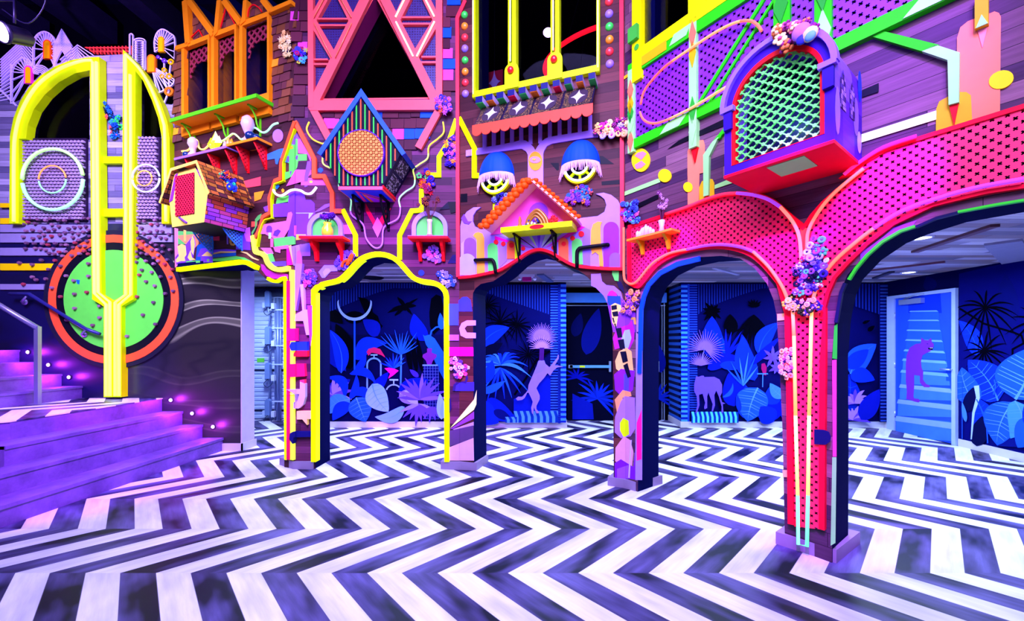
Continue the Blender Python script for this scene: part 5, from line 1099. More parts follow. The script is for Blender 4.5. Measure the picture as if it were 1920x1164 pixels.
    mb = MB().box(a[0], b[0], -d - .01, -.04, zs - .055, zs, Y); S_.part('board', mb); mb = MB(); e = F3.px(*Z('h', '867,506')[0], d + .01); mb.prism(ring(e[0], zs - .028, .078, .022, 20), -d - .016, -d - .01, P_RED); S_.part('red_oval', mb)
    for x in (690, 1065):
        s = F3.px(*Z('h', '%d,600' % x)[0], .03)[0]; mb = MB().box(s - .012, s + .012, -.045, -.026, zs - .34, zs - .055, BLACK); mb.tube([(s, -.045, zs - .33), (s, -d * .8, zs - .06)], .009, BLACK, 6); mb.box(s - .012, s + .012, -d * .85, -.04, zs - .07, zs - .055, BLACK); S_.part('bracket', mb)
    GO = paint('a86c30', .35, .3); c = F3.px(*Z('h', '870,460')[0], d * .5); s = c[0]
    T = Thing('grotto_ornament', F3, (s, -d * .5, zs + .001), 'golden grotto ornament with jewelled mound on the yellow shelf', 'ornament')
    mb = MB(); 
    for k, (r_, h_, o) in enumerate(((.125, .19, 0), (.10, .15, -.03), (.075, .11, -.06))): mb.tube(curve([(s - r_, -d * .5 + o, zs + .012), (s - r_ * .75, -d * .5 + o, zs + h_ * .6), (s, -d * .5 + o, zs + h_), (s + r_ * .75, -d * .5 + o, zs + h_ * .55), (s + r_, -d * .5 + o, zs + .012)], 5), .022 - .004 * k, GO, 8)
    T.part('arched_shell', mb); mb = MB(); R = random.Random(2)
    for k in range(26): mb.ball((s - .04 + R.uniform(-.07, .07), -d * .5 - .05 + R.uniform(-.02, .02), zs + .015 + R.uniform(0, .06)), .013, paint(R.choice(['2a2a90', 'd8d8f0', '101030', 'c89048'])), 6)
    T.part('jewelled_mound', mb)
    s2 = F3.px(*Z('h', '692,460')[0], d * .5)[0]; mb = MB().lathe([(0, 0), (.025, 0), (.028, .03), (.016, .07), (.02, .10), (.008, .14), (0, .145)], (s2, -d * .5, zs + .001), paint('b06a40'), 12); single('figurine', mb, F3, 'small brown figurine on the yellow shelf', 'ornament')
    s3 = F3.px(*Z('h', '1040,450')[0], d * .5)[0]; T = Thing('red_flowers', F3, (s3, -d * .5, zs), 'small red flowers at the end of the yellow shelf', 'flowers')
    mb = MB().lathe([(0, 0), (.03, 0), (.025, .03), (0, .035)], (s3, -d * .5, zs + .001), paint('a01020'), 10); T.part('pot', mb)
    for dx, dz in ((-.03, .06), (.03, .065), (0, .09), (.0, .05)):
        o = bpy.data.objects.new('blossom', blossom(2, 'd01020', 'ff3030')); COL.objects.link(o); o.parent = T.o; o.location = (dx, -.01, dz); o.scale = (.028,) * 3
    B = bouquet
    B(F3, Z('h', '440,330 430,250 480,190 560,180 625,250 600,310 520,340'), ['3a38b8', '5a50d0', '8a3aa0', 'ff7a80', '1a1860', '6a80e0'], 'dark violet flower cluster beside the yellow L shaped strip', .0, 26, .034, 31)
    B(F3, Z('h', '1160,260 1270,130 1330,115 1425,150 1420,220 1400,290 1330,295 1230,280'), ['5a30b0', 'd05a60', '3a78d0', '2a60c8', '8a40c0', 'e07a50'], 'violet flower cluster with blue buttons under the tasselled lamp', .0, 28, .034, 32, kinds=(1, 0, 2))
    B(F3, Z('i', '1460,230 1490,150 1600,130 1740,90 1835,110 1835,260 1700,285 1520,295'), ['ffd8a0', 'f0b0a0', 'e04090', 'c02890', 'ffe8c8', '8a2a70', 'b8b0e8'], 'cream, pink and red flower cluster crossing the coral post', .05, 34, .036, 33)
    mb = MB(); band(mb, F3, Z('h', '434,190 434,380 560,380'), 8.5, 0, .018, Y); single('stepped_outline', mb, F3, 'yellow L shaped strip beside the pink gabled shrine', 'wall relief', 'yellow stepped outlines')
def star4(cx, cz, rx, rz, n=6):
    pts = []
    for q in range(4):
        a0 = q * math.pi / 2; tips = [(math.cos(a0), math.sin(a0)), (math.cos(a0 + math.pi / 2), math.sin(a0 + math.pi / 2))]
        for k in range(n):
            t = k / n; c = (.12 * (tips[0][0] + tips[1][0]), .12 * (tips[0][1] + tips[1][1]))
            x = (1 - t) ** 2 * tips[0][0] + 2 * t * (1 - t) * c[0] + t * t * tips[1][0]; z = (1 - t) ** 2 * tips[0][1] + 2 * t * (1 - t) * c[1] + t * t * tips[1][1]; pts.append((cx + rx * x, cz + rz * z))
    return pts

center_bay()
# ------------------------------------------------------------------ right bay
def right_bay():
    GR, MI, MU = paint('28d818'), paint('9cf0b4'), paint('d8b818'); YW = paint('f0ff00'); VIO = 'lat'
    # yellow window
    (xa, zb), (xb, _), _, _ = win4
    T = Thing('window_frame', F4, ((xa + xb) / 2, 0, zb), 'yellow window frame above the green framed violet lattice', 'window frame')
    mb = MB().box(xa - .11, xa, -.06, .1, zb - .3, 6.2, YW); T.part('stile', mb); mb = MB().box(xb, xb + .16, -.05, .1, zb - .1, 6.2, YW); T.part('mullion', mb); mb = MB().box(xa - .11, xb + .5, -.055, .1, zb - .11, zb, YW); T.part('sill', mb)
    mb = MB(); s = F4.px(*Z('I', '125,300')[0])[0]; z = F4.px(*Z('I', '60,290')[0])[1]; mb.box(xa - .13, xa - .02, -.10, -.06, z - .09, z + .05, paint('40b850')); T.part('green_block', mb)
    mb = MB().prism(ring(xa - .05, F4.px(*Z('I', '95,365')[0])[1], .028, .028, 16), -.066, -.06, paint('40b850')); T.part('green_dot', mb)
    x = xb + .07; mb = MB().tube([(x, -.06, zb + .16), (x, -.06, 6.1)], .01, neon('f0ffb0', .6)); T.part('neon_tube', mb)
    mb = MB().prism(win4, .16, .165, glass_dark()); struct('window_8', mb, F4)
    mb = MB(); band(mb, F4, Z('I', '110,425 300,262'), 6, 0, .03, P_COR); single('slanted_board', mb, F4, 'short coral board just under the yellow window sill', 'board', 'slanted boards on the striped wall')
    mb = MB(); band(mb, F4, Z('J', '160,345 400,238'), 7, 0, .02, P_COR); single('slanted_board', mb, F4, 'short coral board under the green rail past the birdhouse', 'board', 'slanted boards on the striped wall')
    # green framed lattice
    def line(p, q, t): return (p[0] + (q[0] - p[0]) * t, p[1] + (q[1] - p[1]) * t)
    T = Thing('lattice_frame', F4, (F4.px(1450, 150)[0], -.03, F4.px(1200, 270)[1]), 'long violet lattice panel in a green frame with diamond patches', 'lattice panel')
    lt, lb = F4.px(1184, 140, .03), F4.px(1188, 266, .03); rt_, rb_ = F4.px(1401, 0, .03), F4.px(1735, 0, .03); R0 = F4.px(1900, -75, .03)[0]
    zt = lt[1]; zb_ = (lb[1] + rb_[1]) / 2; sl = lt[0]
    mb = MB().prism([(sl, zb_), (R0, zb_), (R0, zt), (sl, zt)], -.022, -.018, lattice('7a18d0', .05, 'cross', .28, .11)); T.part('violet_lattice', mb)
    w = .10
    mb = MB().box(sl - .03, R0, -.05, 0, zt - .02, zt + w, GR); T.part('top_rail', mb); mb = MB().box(sl - .03, R0, -.05, 0, zb_ - .07, zb_ + .02, GR); T.part('bottom_rail', mb)
    mb = MB().box(sl - .03, sl + .045, -.052, 0, zb_ - .1, zt + .04, MI); T.part('stile', mb)
    sm = F4.px(1301.5, 140, .03)[0]; zl = F4.px(1301, 278, .03)[1]; mb = MB().box(sm - .035, sm + .035, -.055, 0, zl, zt + .12, MI); T.part('stile', mb)
    s5 = F4.px(1469, 20, .03)[0]; mb = MB().box(s5 - .06, s5 + .05, -.052, 0, zb_ - .05, 6.2, GR); T.part('stile', mb)
    s6 = F4.px(1545, 40, .03)[0]; mb = MB().box(s6 - .05, s6 + .05, -.052, 0, zb_ - .05, 6.2, GR); T.part('stile', mb)
    for p, q in (((530, 680), (960, -10)), ((590, 690), (1030, -10))):
        mb = MB(); band(mb, F4, [(1160 + a / 3.5275, b / 3.5275) for a, b in (p, q)], 7.5 if p[0] == 530 else 6, .0, .04, GR); T.part('slanted_rail', mb)
    def dia(x, z, w, h, m, y0, y1): return MB().prism([(x - w, z), (x, z - h), (x + w, z), (x, z + h)], y0, y1, m)
    k = 0
    for x, zz, ws, hs in ((sl + .008, [zb_ + (zt - zb_) * t for t in (.02, .25, .42, .55, .75)], .036, .11), (sm, [zl + .14, zl + .32, zb_ + .5, zt - .02], .034, .12), (s5 - .01, [zb_ + .15, zb_ + .45, zb_ + .75, zb_ + 1.05], .05, .13), (s6, [zb_ + .1, zb_ + .4, zb_ + .7, zb_ + 1.0], .05, .16)):
        for z in zz: k += 1; T.part('diamond_patch', dia(x, z, ws, hs, (MU, paint('ff7a70'), MI, paint('28b040'))[k % 4], -.062, -.0555 if x == sm else -.0525))
    for s0, s1, zz0, zz1, m, off in ((.10, .42, zt + .0, zt + .09, MU, 0), (.45, .62, zt + .01, zt + .09, MI, .05), (1.3, 1.6, zt + .0, zt + .1, MI, 0), (.35, .55, zb_ - .065, zb_ + .01, MI, .08), (2.05, 2.3, zb_ - .065, zb_ + .01, MI, .08), (2.32, 2.42, zb_ - .065, zb_ + .01, MU, .05)):
        T.part('patch', MB().prism([(sl + s0, zz0), (sl + s1, zz0), (sl + s1 + off, zz1), (sl + s0 + off, zz1)], -.056, -.0505, m))
    T.part('red_tip', MB().prism([(sm - .03, zl), (sm + .03, zl), (sm, zl - .12)], -.03, 0, P_RED))
    T = Thing('neon_oval', F4, (F4.px(1290, 140)[0], -.075, F4.px(1290, 230)[1]), 'long orange neon oval over the violet lattice', 'neon light')
    a = curve(Z('I', '146,690 165,610 225,525 320,430 480,318 650,208 780,147 870,138 920,168 945,205'), 4); b = curve(Z('I', '140,740 162,788 215,815 300,800 480,715 650,612 720,570'), 4)
    for i, pth in enumerate((a[:14], a[13:26], a[25:], b[:14], b[13:])): mb = MB(); nt(mb, F4, pth, .011, .075, neon(('ff5a48', 'ff9a5a', 'ff7050', 'ff6a50', 'ffa060')[i], 1.0)); T.part('neon_tube', mb)
    # purple arched birdhouse
    d = fdepth(F4, (1616, 297), (1565.5, 261.5)); PU = paint('3a12b0'); LVT = paint('8a6af8'); yf = -d
    P = lambda u, v: F4.px(u, v, d)
    xl, xr = P(1358.5, 300)[0], P(1565.5, 200)[0]; zb = (P(1358.5, 331)[1] + P(1565.5, 261.5)[1]) / 2
    zs = (P(1351, 212)[1] + P(1566, 119)[1]) / 2; xc = (xl + xr) / 2; za = P(1490, 55)[1]; H = za - zs; hw = (xr - xl) / 2
    def archp(hw_, z0, z1, h, n=24): return [(xc - hw_, z0), (xc + hw_, z0)] + [(xc + hw_ * math.cos(math.pi * i / n), z1 + h * math.sin(math.pi * i / n)) for i in range(n + 1)]
    T = Thing('birdhouse', F4, (xc, yf / 2, zb), 'big purple arched birdhouse with green lattice front and red base', 'birdhouse', 'big wooden birdhouses on the front')
    sidemat = planks('mottled_purple', [lin(c) for c in ('4a1a98', '5a2aa8', '3a1288', '7a5ad0', '451590')], row=.3, length=.22, axis='yz', gap=.0005)
    iw = hw - .05; inner = archp(iw, zb + .055, zs - .02, H - .05)
    mb = MB(); mb.prism([archp(hw, zb, zs, H), inner], yf, yf + .2, PU, sidemat); mb.prism(archp(hw, zb, zs, H), yf + .2, 0, sidemat); T.part('body', mb)
    mb = MB(); mb.prism([archp(iw, zb + .055, zs - .02, H - .05), archp(iw - .022, zb + .058, zs - .02, H - .08)], yf - .004, yf + .05, P_RED); T.part('red_liner', mb)
    mb = MB(); arc_o = [(xc + (hw + .02) * math.cos(math.pi * i / 24), zs + (H + .02) * math.sin(math.pi * i / 24)) for i in range(25)]; arc_i = [(xc + (hw - .012) * math.cos(math.pi * i / 24), zs + (H - .012) * math.sin(math.pi * i / 24)) for i in range(25)]
    mb.prism(arc_o + arc_i[::-1], yf - .03, yf + .02, LVT); T.part('arch_trim', mb)
    for sx in (-1, 1):
        x = xc + sx * (hw - .03); mb = MB().box(x - .045, x + .045, yf - .035, yf, zs - .02, zs + .012, LVT).box(x - .025, x + .03, yf - .025, yf, zs - .14, zs - .02, paint('2a0c88')); T.part('capital', mb)
    # green quatrefoil lattice as real crossing bars
    mb = MB(); GL = paint('6cf08c'); q = [p for p in archp(iw - .014, zb + .062, zs - .02, H - .072)]; cell = .072
    def clipseg(p, r):
        ts = [0, 1]
        for i in range(len(q)):
            a, b = q[i], q[i - 1]; dx, dz = r[0] - p[0], r[1] - p[1]; ex, ez = b[0] - a[0], b[1] - a[1]; den = dx * ez - dz * ex
            if abs(den) < 1e-9: continue
            t = ((a[0] - p[0]) * ez - (a[1] - p[1]) * ex) / den; w_ = ((a[0] - p[0]) * dz - (a[1] - p[1]) * dx) / den
            if 0 <= t <= 1 and -1e-6 <= w_ <= 1 + 1e-6: ts.append(t)
        ts = sorted(ts); out = []
        for t0, t1 in zip(ts, ts[1:]):
            tm = (t0 + t1) / 2
            if t1 - t0 > .004 and inside_poly(q, p[0] + (r[0] - p[0]) * tm, p[1] + (r[1] - p[1]) * tm): out.append((lerp(p, r, t0), lerp(p, r, t1)))
        return out
    for sg in (1, -1):
        for i in range(-24, 25):
            c = (xc + i * cell, zb + .1 + (H + zs - zb) / 2); p, r = (c[0] - 1.2, c[1] - 1.2 * sg * .8), (c[0] + 1.2, c[1] + 1.2 * sg * .8)
            for a, b in clipseg(p, r):
                L = math.hypot(b[0] - a[0], b[1] - a[1]); n = max(1, int(L / .0118)); pts = [lerp(a, b, k_ / n) for k_ in range(n + 1)]
                mb.prism(stroke([a, b], .008), yf + .018 + .004 * sg, yf + .028 + .004 * sg, GL)
    for i in range(-24, 25):
        for j in range(-30, 31):
            x = xc + i * cell / 2 + 0; z = zb + .1 + (H + zs - zb) / 2 + j * cell * .4
            if (i + j) % 2 == 0 and inside_poly(q, x, z): mb.prism(ring(x, z, .0125, .0125, 8), yf + .012, yf + .016, GL)
    mb.norm = False; T.part('green_lattice', mb, 'green pierced lattice')
    mb = MB(); mb.prism(q, yf + .19, yf + .198, paint('06083c')); T.part('dark_lining', mb)
    ld = bpy.data.lights.new('birdhouse_lamp', 'POINT'); ld.energy = 1.6; ld.color = (0.35, 0.75, 1.0); ld.shadow_soft_size = .03; lo_ = bpy.data.objects.new('birdhouse_lamp', ld); COL.objects.link(lo_); lo_.location = F4.M @ Vector((xc + .06, yf + .10, zb + .25))
    mb = MB().box(xl, xr, yf - .012, 0, zb - .02, zb, paint('f0062c')); T.part('red_base', mb, 'red underside')
    q4 = [F4.px(u, v, d * .75) for u, v in ((1450, 303), (1519, 303))]; xa_, xb_ = q4[0][0], q4[1][0]
    mb = MB().box(xa_, xb_, -d * .94, -d * .5, zb - .024, zb - .02, paint('8cf0b4')); T.part('green_label', mb, 'blank mint label')
    for t0, t1, c in ((.16, .36, '8a70b8'), (.5, .7, '7a60c8')):
        mb = MB(); zz0, zz1 = zb + .22, zs - .04; mb.add([(xr + .003, yf * (1 - t0), zz0), (xr + .003, yf * (1 - t1), zz0), (xr + .003, yf * (1 - t1), zz1 - .02), (xr + .003, yf * (1 - (t0 + t1) / 2), zz1 + .05), (xr + .003, yf * (1 - t0), zz1 - .02)], [(0, 1, 2, 3, 4)], planks('carved_' + c, [lin(x) for x in (c, '3a2060', 'a890d0', '503888')], row=.03, length=.03, axis='yz')); T.part('carved_panel', mb)
    for (y0, zz0, ry, rz, c) in ((.08, .12, .05, .14, '9a80f0'), (.75, .2, .06, .12, '8a70e8'), (.9, .42, .045, .1, '1a48d0'), (.88, .06, .05, .07, 'b0a8f0')):
        mb = MB(); mb.add([(xr + .002, yf * (1 - y0) + ry * math.cos(a * .5236) * .9, zb + .06 + zz0 + rz * math.sin(a * .5236)) for a in range(12)], [tuple(range(12))], paint(c)); T.part('side_blot', mb)
    B = bouquet
    def cl(s, k='g'): return Z(k, s)
    B(F4, cl('380,120 440,60 520,30 600,25 670,40 675,110 600,150 510,180 400,160'), ['d05a80', '7a1a60', 'ffd8c0', 'e07a50', 'b84aa0', 'ffe0c8'], 'pink and cream flower cluster on top of the purple birdhouse', d + .03, 30, .042, 41, kinds=(2, 0, 2))
    T2 = COL.objects[-1].parent; R = [('big_blossom', 575, 75, .05, 'b070e8', .2), ('big_blossom', 640, 95, .042, 'f0c8a0', .3), ('big_blossom', 645, 112, .03, '60a0d8', .4), ('big_blossom', 585, 130, .03, '3030b0', .3)]
    for nm, x, y, r, c, e in R:
        s, z = F4.px(1340 + x / 3.527, 40 + y / 3.527, d + .08); mb = MB(); mb.ball((s, -d - .07 - e * .1, z), r, paint(c), 14, .5); o = bpy.data.objects.new(nm, mb.mesh(nm, tuple(F4.M.inverted() @ T2.matrix_world.translation))); COL.objects.link(o); o.parent = T2
    # painted rail pieces standing off the wall
    def rail(lab, k, s, w, m, th=.03):
        mb = MB(); band(mb, F4, Z(k, s), w, 0, th, m); single('bent_rail', mb, F4, lab, 'rail', 'bent green rails on the striped wall')
    T = Thing('bent_rail', F4, (F4.px(1740, 120)[0], -.02, F4.px(1760, 190)[1]), 'bent green and mint rail with red tip over the coral arch shape', 'rail', 'bent green rails on the striped wall')
    mb = MB(); pl(mb, F4, Z('J', '370,230 432,193 850,296 735,338'), 0, .035, GR); T.part('green_length', mb)
    mb = MB(); pl(mb, F4, Z('J', '735,338 828,295 985,346 980,675 912,693 905,396'), 0, .035, MI); T.part('mint_length', mb)
    mb = MB(); pl(mb, F4, Z('J', '914,692 980,676 948,830'), 0, .02, P_RED); T.part('red_tip', mb)
    T = Thing('bent_rail', F4, (F4.px(1320, 330)[0], -.02, F4.px(1320, 370)[1]), 'mint and green rail bent down beside the purple birdhouse', 'rail', 'bent green rails on the striped wall')
    mb = MB(); pl(mb, F4, Z('I', '672,910 695,845 700,870 640,930'), 0, .03, GR); pl(mb, F4, Z('I', '700,840 600,960 640,930 720,860'), 0, .028, GR); T.part('green_length', mb)
    mb = MB(); pl(mb, F4, Z('I', '620,935 660,905 597,1035 593,1290 560,1300 558,1025'), 0, .03, MI); T.part('mint_length', mb)
    mb = MB(); pl(mb, F4, Z('K', '638,98 663,100 650,178'), 0, .02, P_RED); T.part('red_tip', mb)
    T = Thing('hanging_stile', F4, (F4.px(1840, 20)[0], -.02, F4.px(1840, 50)[1]), 'mustard stile with mint triangle and pale red point', 'rail')
    mb = MB(); pl(mb, F4, Z('J', '1085,-20 1175,-50 1175,155 1085,190'), 0, .04, MU); T.part('stile', mb); mb = MB(); pl(mb, F4, Z('J', '1130,95 1172,152 1092,186'), .04, .006, MI); T.part('mint_triangle', mb); mb = MB(); pl(mb, F4, Z('J', '1100,188 1173,162 1135,315'), 0, .012, paint('ff9a9a')); T.part('point', mb)
    for lab, c, rx, ry in (('yellow oval disc on the coral arch shape', Z('J', '1260,526')[0], 24, 16.5), ('yellow disc half hidden behind flowers of the purple birdhouse', Z('I', '1245,130')[0], 15, 11), ('yellow disc at end of the mint band beside the coral strip', Z('K', '374,32')[0], 12, 12.5), ('smallest yellow disc beside the mustard arch shape', Z('K', '528,108')[0], 8.5, 9.5)):
        mb = MB(); a = math.radians(-20); pl(mb, F4, [(c[0] + x * math.cos(a) - y * math.sin(a), c[1] + x * math.sin(a) + y * math.cos(a)) for x, y in ring(0, 0, rx, ry, 28)], 0, .012, paint('ffef20')); single('yellow_disc', mb, F4, lab, 'disc', 'yellow discs on the striped wall')
    c = Z('I', '145,1058')[0]; T = Thing('yellow_disc', F4, (*F4.px(*c)[:1], -.006, F4.px(c[0], c[1] + 20)[1]), 'yellow disc with two coral fan shapes below the lattice', 'disc', 'yellow discs on the striped wall')
    mb = MB(); pl(mb, F4, ring(c[0], c[1], 17, 22, 32), 0, .012, paint('ffef20')); T.part('disc', mb)
    mb = MB(); pl(mb, F4, Z('I', '105,1030 125,1010 160,1000 185,1015 150,1058'), .012, .003, paint('ff8a8a')); pl(mb, F4, Z('I', '150,1062 178,1085 150,1110 115,1118 105,1090'), .012, .003, paint('ff8a8a')); T.part('fan_shapes', mb)
    # pink lattice over the two arches and down the pillar
    out = curve(Z('K', '130,372 400,285 660,190 770,160 880,150 1000,165 1100,210 1190,290 1300,380'), 3)
    r_up = Z('L', '225,330 262,272 330,195 420,115 580,-5') + Z('J', '215,1164 330,1085 500,985 800,888 1100,795 1411,700') + [(1990, 178)]
    r_lo = [(1990, 325)] + Z('L', '1552,92 1330,125 1000,205 760,318 600,440 480,560 400,650 360,740 335,830 322,900') + Z('R', '292,215 286,400 283,700 282,1030')
    mid = Z('R', '190,1020 188,1005 165,1000 162,700 158,400 152,215 130,130') + curve(Z('K', '1130,740 1040,632 950,556 830,513 700,500 560,518 430,556 320,625 240,722 195,765 140,745'), 3)
    poly = F4.P(out, .03) + F4.P(r_up, .03) + F4.P(r_lo, .03) + F4.P(mid, .03)
    T = Thing('arch_lattice', F4, (F4.px(1500, 500)[0], -.02, F4.px(1500, 1000)[1]), 'hot pink pierced lattice spreading over both arches and down the pillar', 'lattice panel')
    mb = MB(); mb.prism(poly, -.026, -.022, lattice('ff1654', .038, 'cross', .28, .105)); T.part('pierced_sheet', mb)
    RD = paint('ff0a30')
    for i, (s, w) in enumerate(((out, 8), (Z('K', '135,380 140,745'), 7), (r_up, 9), (r_lo[:-4], 8), (r_lo[-5:], 11), (mid[:7], 11), (mid[5:], 7.5))):
        mb = MB(); band(mb, F4, s, w, -.0, .036 + .0006 * i, RD); T.part('red_border', mb)
    mb = MB(); pl(mb, F4, Z('L', '195,345 232,345 232,520 205,520'), 0, .032, P_COR); T.part('coral_gusset', mb)
    T = Thing('neon_outline', F4, (F4.px(1500, 480)[0], -.06, F4.px(1500, 1010)[1]), 'orange and mint neon outline running along the pink lattice', 'neon light')
    def nn(s, h, r=.012): mb = MB(); nt(mb, F4, s, r, .062, neon(h, 1.0)); T.part('neon_tube', mb)
    nn(curve(Z('K', '103,375 104,520 105,690 122,735 158,748 200,722 290,615 400,548 520,520'), 4), 'ff6a4a'); nn(curve(Z('K', '520,520 640,495 760,488 880,505 960,535'), 4), '9a40e0'); nn(curve(Z('K', '960,535 1060,632 1140,745 1180,830 1192,880'), 4), 'ff7a58')
    nn(curve(Z('K', '380,285 520,240 640,190 760,155 850,148'), 4), 'ff3050'); nn(curve(Z('K', '850,148 960,160 1060,190 1140,240'), 4), 'a040e0'); nn(curve(Z('K', '1140,240 1220,335 1265,440 1278,600'), 4), 'ff8a78')
    nn(curve(Z('L', '237,550 236,440 243,370 280,290 350,190 440,100 580,-14'), 4), 'ff7a58'); nn(curve(Z('J', '220,1155 320,1075 480,975 700,900'), 4), 'ff2a90')
    nn(curve(Z('L', '270,790 300,690 350,610 430,520 560,410 640,350'), 4), 'ff7a58'); nn(curve(Z('L', '640,350 760,270 880,215 1000,175 1250,105 1552,50'), 4), 'b040e8')
    nn(Z('R', '173,200 178,300'), 'ffa070'); nn(Z('R', '178,300 184,600'), 'ffc060'); nn(Z('R', '184,600 192,900'), 'e0e880'); nn(Z('R', '192,900 194,1085 227,1092 231,900'), '70f0a8'); nn(Z('R', '231,900 235,600'), 'f0f080'); nn(Z('R', '235,600 244,210'), 'ffc060')
    # orange shelf on the lattice
    d = .17; a, b = F4.px(*Z('K', '122,452')[0], d), F4.px(*Z('K', '420,378')[0], d); z = (a[1] + b[1]) / 2
    T = Thing('orange_shelf', F4, ((a[0] + b[0]) / 2, -.03, z), 'small orange shelf with crystals on the pink lattice', 'shelf')
    mb = MB().box(a[0], b[0], -d, -.038, z - .02, z, paint('ff9a3a')); T.part('board', mb)
    for t in (.2, .78):
        s = a[0] + (b[0] - a[0]) * t; mb = MB(); mb.prism([(0, 0), (.1, 0), (.05, -.05), (.02, -.13), (0, -.13)], 0, 1, MU); mb.v = [(s + (y - .5) * .028, -.038 - x, z - .02 + zz) for x, y, zz in mb.v]; T.part('bracket', mb)
    R = random.Random(6); s0, s1 = F4.px(*Z('K', '185,420')[0], .1)[0], F4.px(*Z('K', '300,395')[0], .1)[0]
    T = Thing('crystal_cluster', F4, ((s0 + s1) / 2, -.1, z), 'white crystal cluster on the small orange shelf', 'crystals')
    for i in range(11):
        x = s0 + (s1 - s0) * (i + .5) / 11; h = .05 + .07 * math.sin((i + .5) / 11 * 3.14) * R.uniform(.6, 1.2); mb = MB().lathe([(0, 0), (.02, 0), (.018, h * .75), (0, h)], (x, -.1 + R.uniform(-.02, .02), z + .0005), paint('d8c8f0', .2), 6); T.part('crystal', mb)
    s = F4.px(*Z('K', '355,380')[0], .1)[0]; T = Thing('vase', F4, (s, -.1, z), 'small faceted glass vase of dried purple flowers on the orange shelf', 'vase')
    mb = MB().lathe([(0, 0), (.028, 0), (.02, .05), (.032, .11), (.025, .115), (.0, .02)], (s, -.1, z + .0005), paint('d0c8f8', .15), 8); T.part('vase_body', mb)
    mb = MB()
    for i in range(14):
        p = (s + R.uniform(-.05, .05), -.1 + R.uniform(-.04, .02), z + R.uniform(.2, .36)); mb.tube([(s, -.1, z + .08), p], .003, paint('5a2040'), 5)
        o = bpy.data.objects.new('blossom', blossom(R.choice((0, 2)), R.choice(['7a3070', '5a1a50', 'b070b0']), 'c89ac0')); COL.objects.link(o); o.parent = T.o; o.location = (p[0] - s, p[1] + .1, p[2] - z); o.scale = (.02,) * 3
    T.part('stems', mb)
    B(F4, Z('K', '105,300 110,225 190,215 212,280 200,340 130,350'), ['3a50d0', '2a2a90', '50a0e0', '9a30b0', 'e060a0'], 'blue flower cluster on the coral post beside the orange shelf', .03, 24, .034, 42)
    B(F4, Z('K', '110,935 105,870 150,800 210,810 215,860 160,940'), ['e070d0', 'b050d0', '3a1a50', 'ffa080', '7a40c0'], 'pink and dark flower cluster at head of the painted pillar', .0, 18, .034, 43, kinds=(1, 0, 2))
    B(F4, Z('L', '255,470 290,405 335,410 340,470 365,560 345,640 300,730 240,750 180,740 175,650 165,590 230,520'), ['6a60e8', '3a20a0', 'e8e0f0', '50c8b8', '101038', '9a50e0', 'd02a60', 'b0b0f8'], 'tall violet and teal shell flower cluster between the two pink arches', .065, 60, .026, 44, kinds=(1, 1, 2, 0))
    B(F4, Z('L', '105,790 150,765 200,790 300,785 322,830 260,870 130,840'), ['ffd0c0', 'ffb8a8', 'f0b0e0', '3a2a90', '203020', 'd0d060'], 'cream and pink shell cluster at head of the pink lattice pillar', .065, 30, .024, 45, kinds=(1, 2, 0))
    B(F4, Z('R', '130,400 138,350 178,350 180,450 150,462 130,440'), ['ffa0a0', 'ff6a60', 'e8d0f8', 'd060c0', 'ffd0c0'], 'pink button cluster halfway up the pink lattice pillar', .04, 24, .02, 46, kinds=(1, 0))
    mb = MB(); pl(mb, F4, Z('R', '254,652 290,654 308,662 317,680 314,698 298,710 254,708'), .037, .008, paint('101050')); single('round_tab', mb, F4, 'dark navy rounded tab on the pink lattice pillar', 'wall relief')
right_bay()
bouquet(F2, Z('U', '130,515 165,508 205,530 245,575 215,605 165,628 140,580'), ['e8c0f0', 'ff4a80', 'c060d0', '6a3ab8', 'f0d8f8', 'ff70a0'], 'pink and lilac shell cluster on the middle pillar under the pink stripe', .015, 24, .026, 47, kinds=(1, 0))

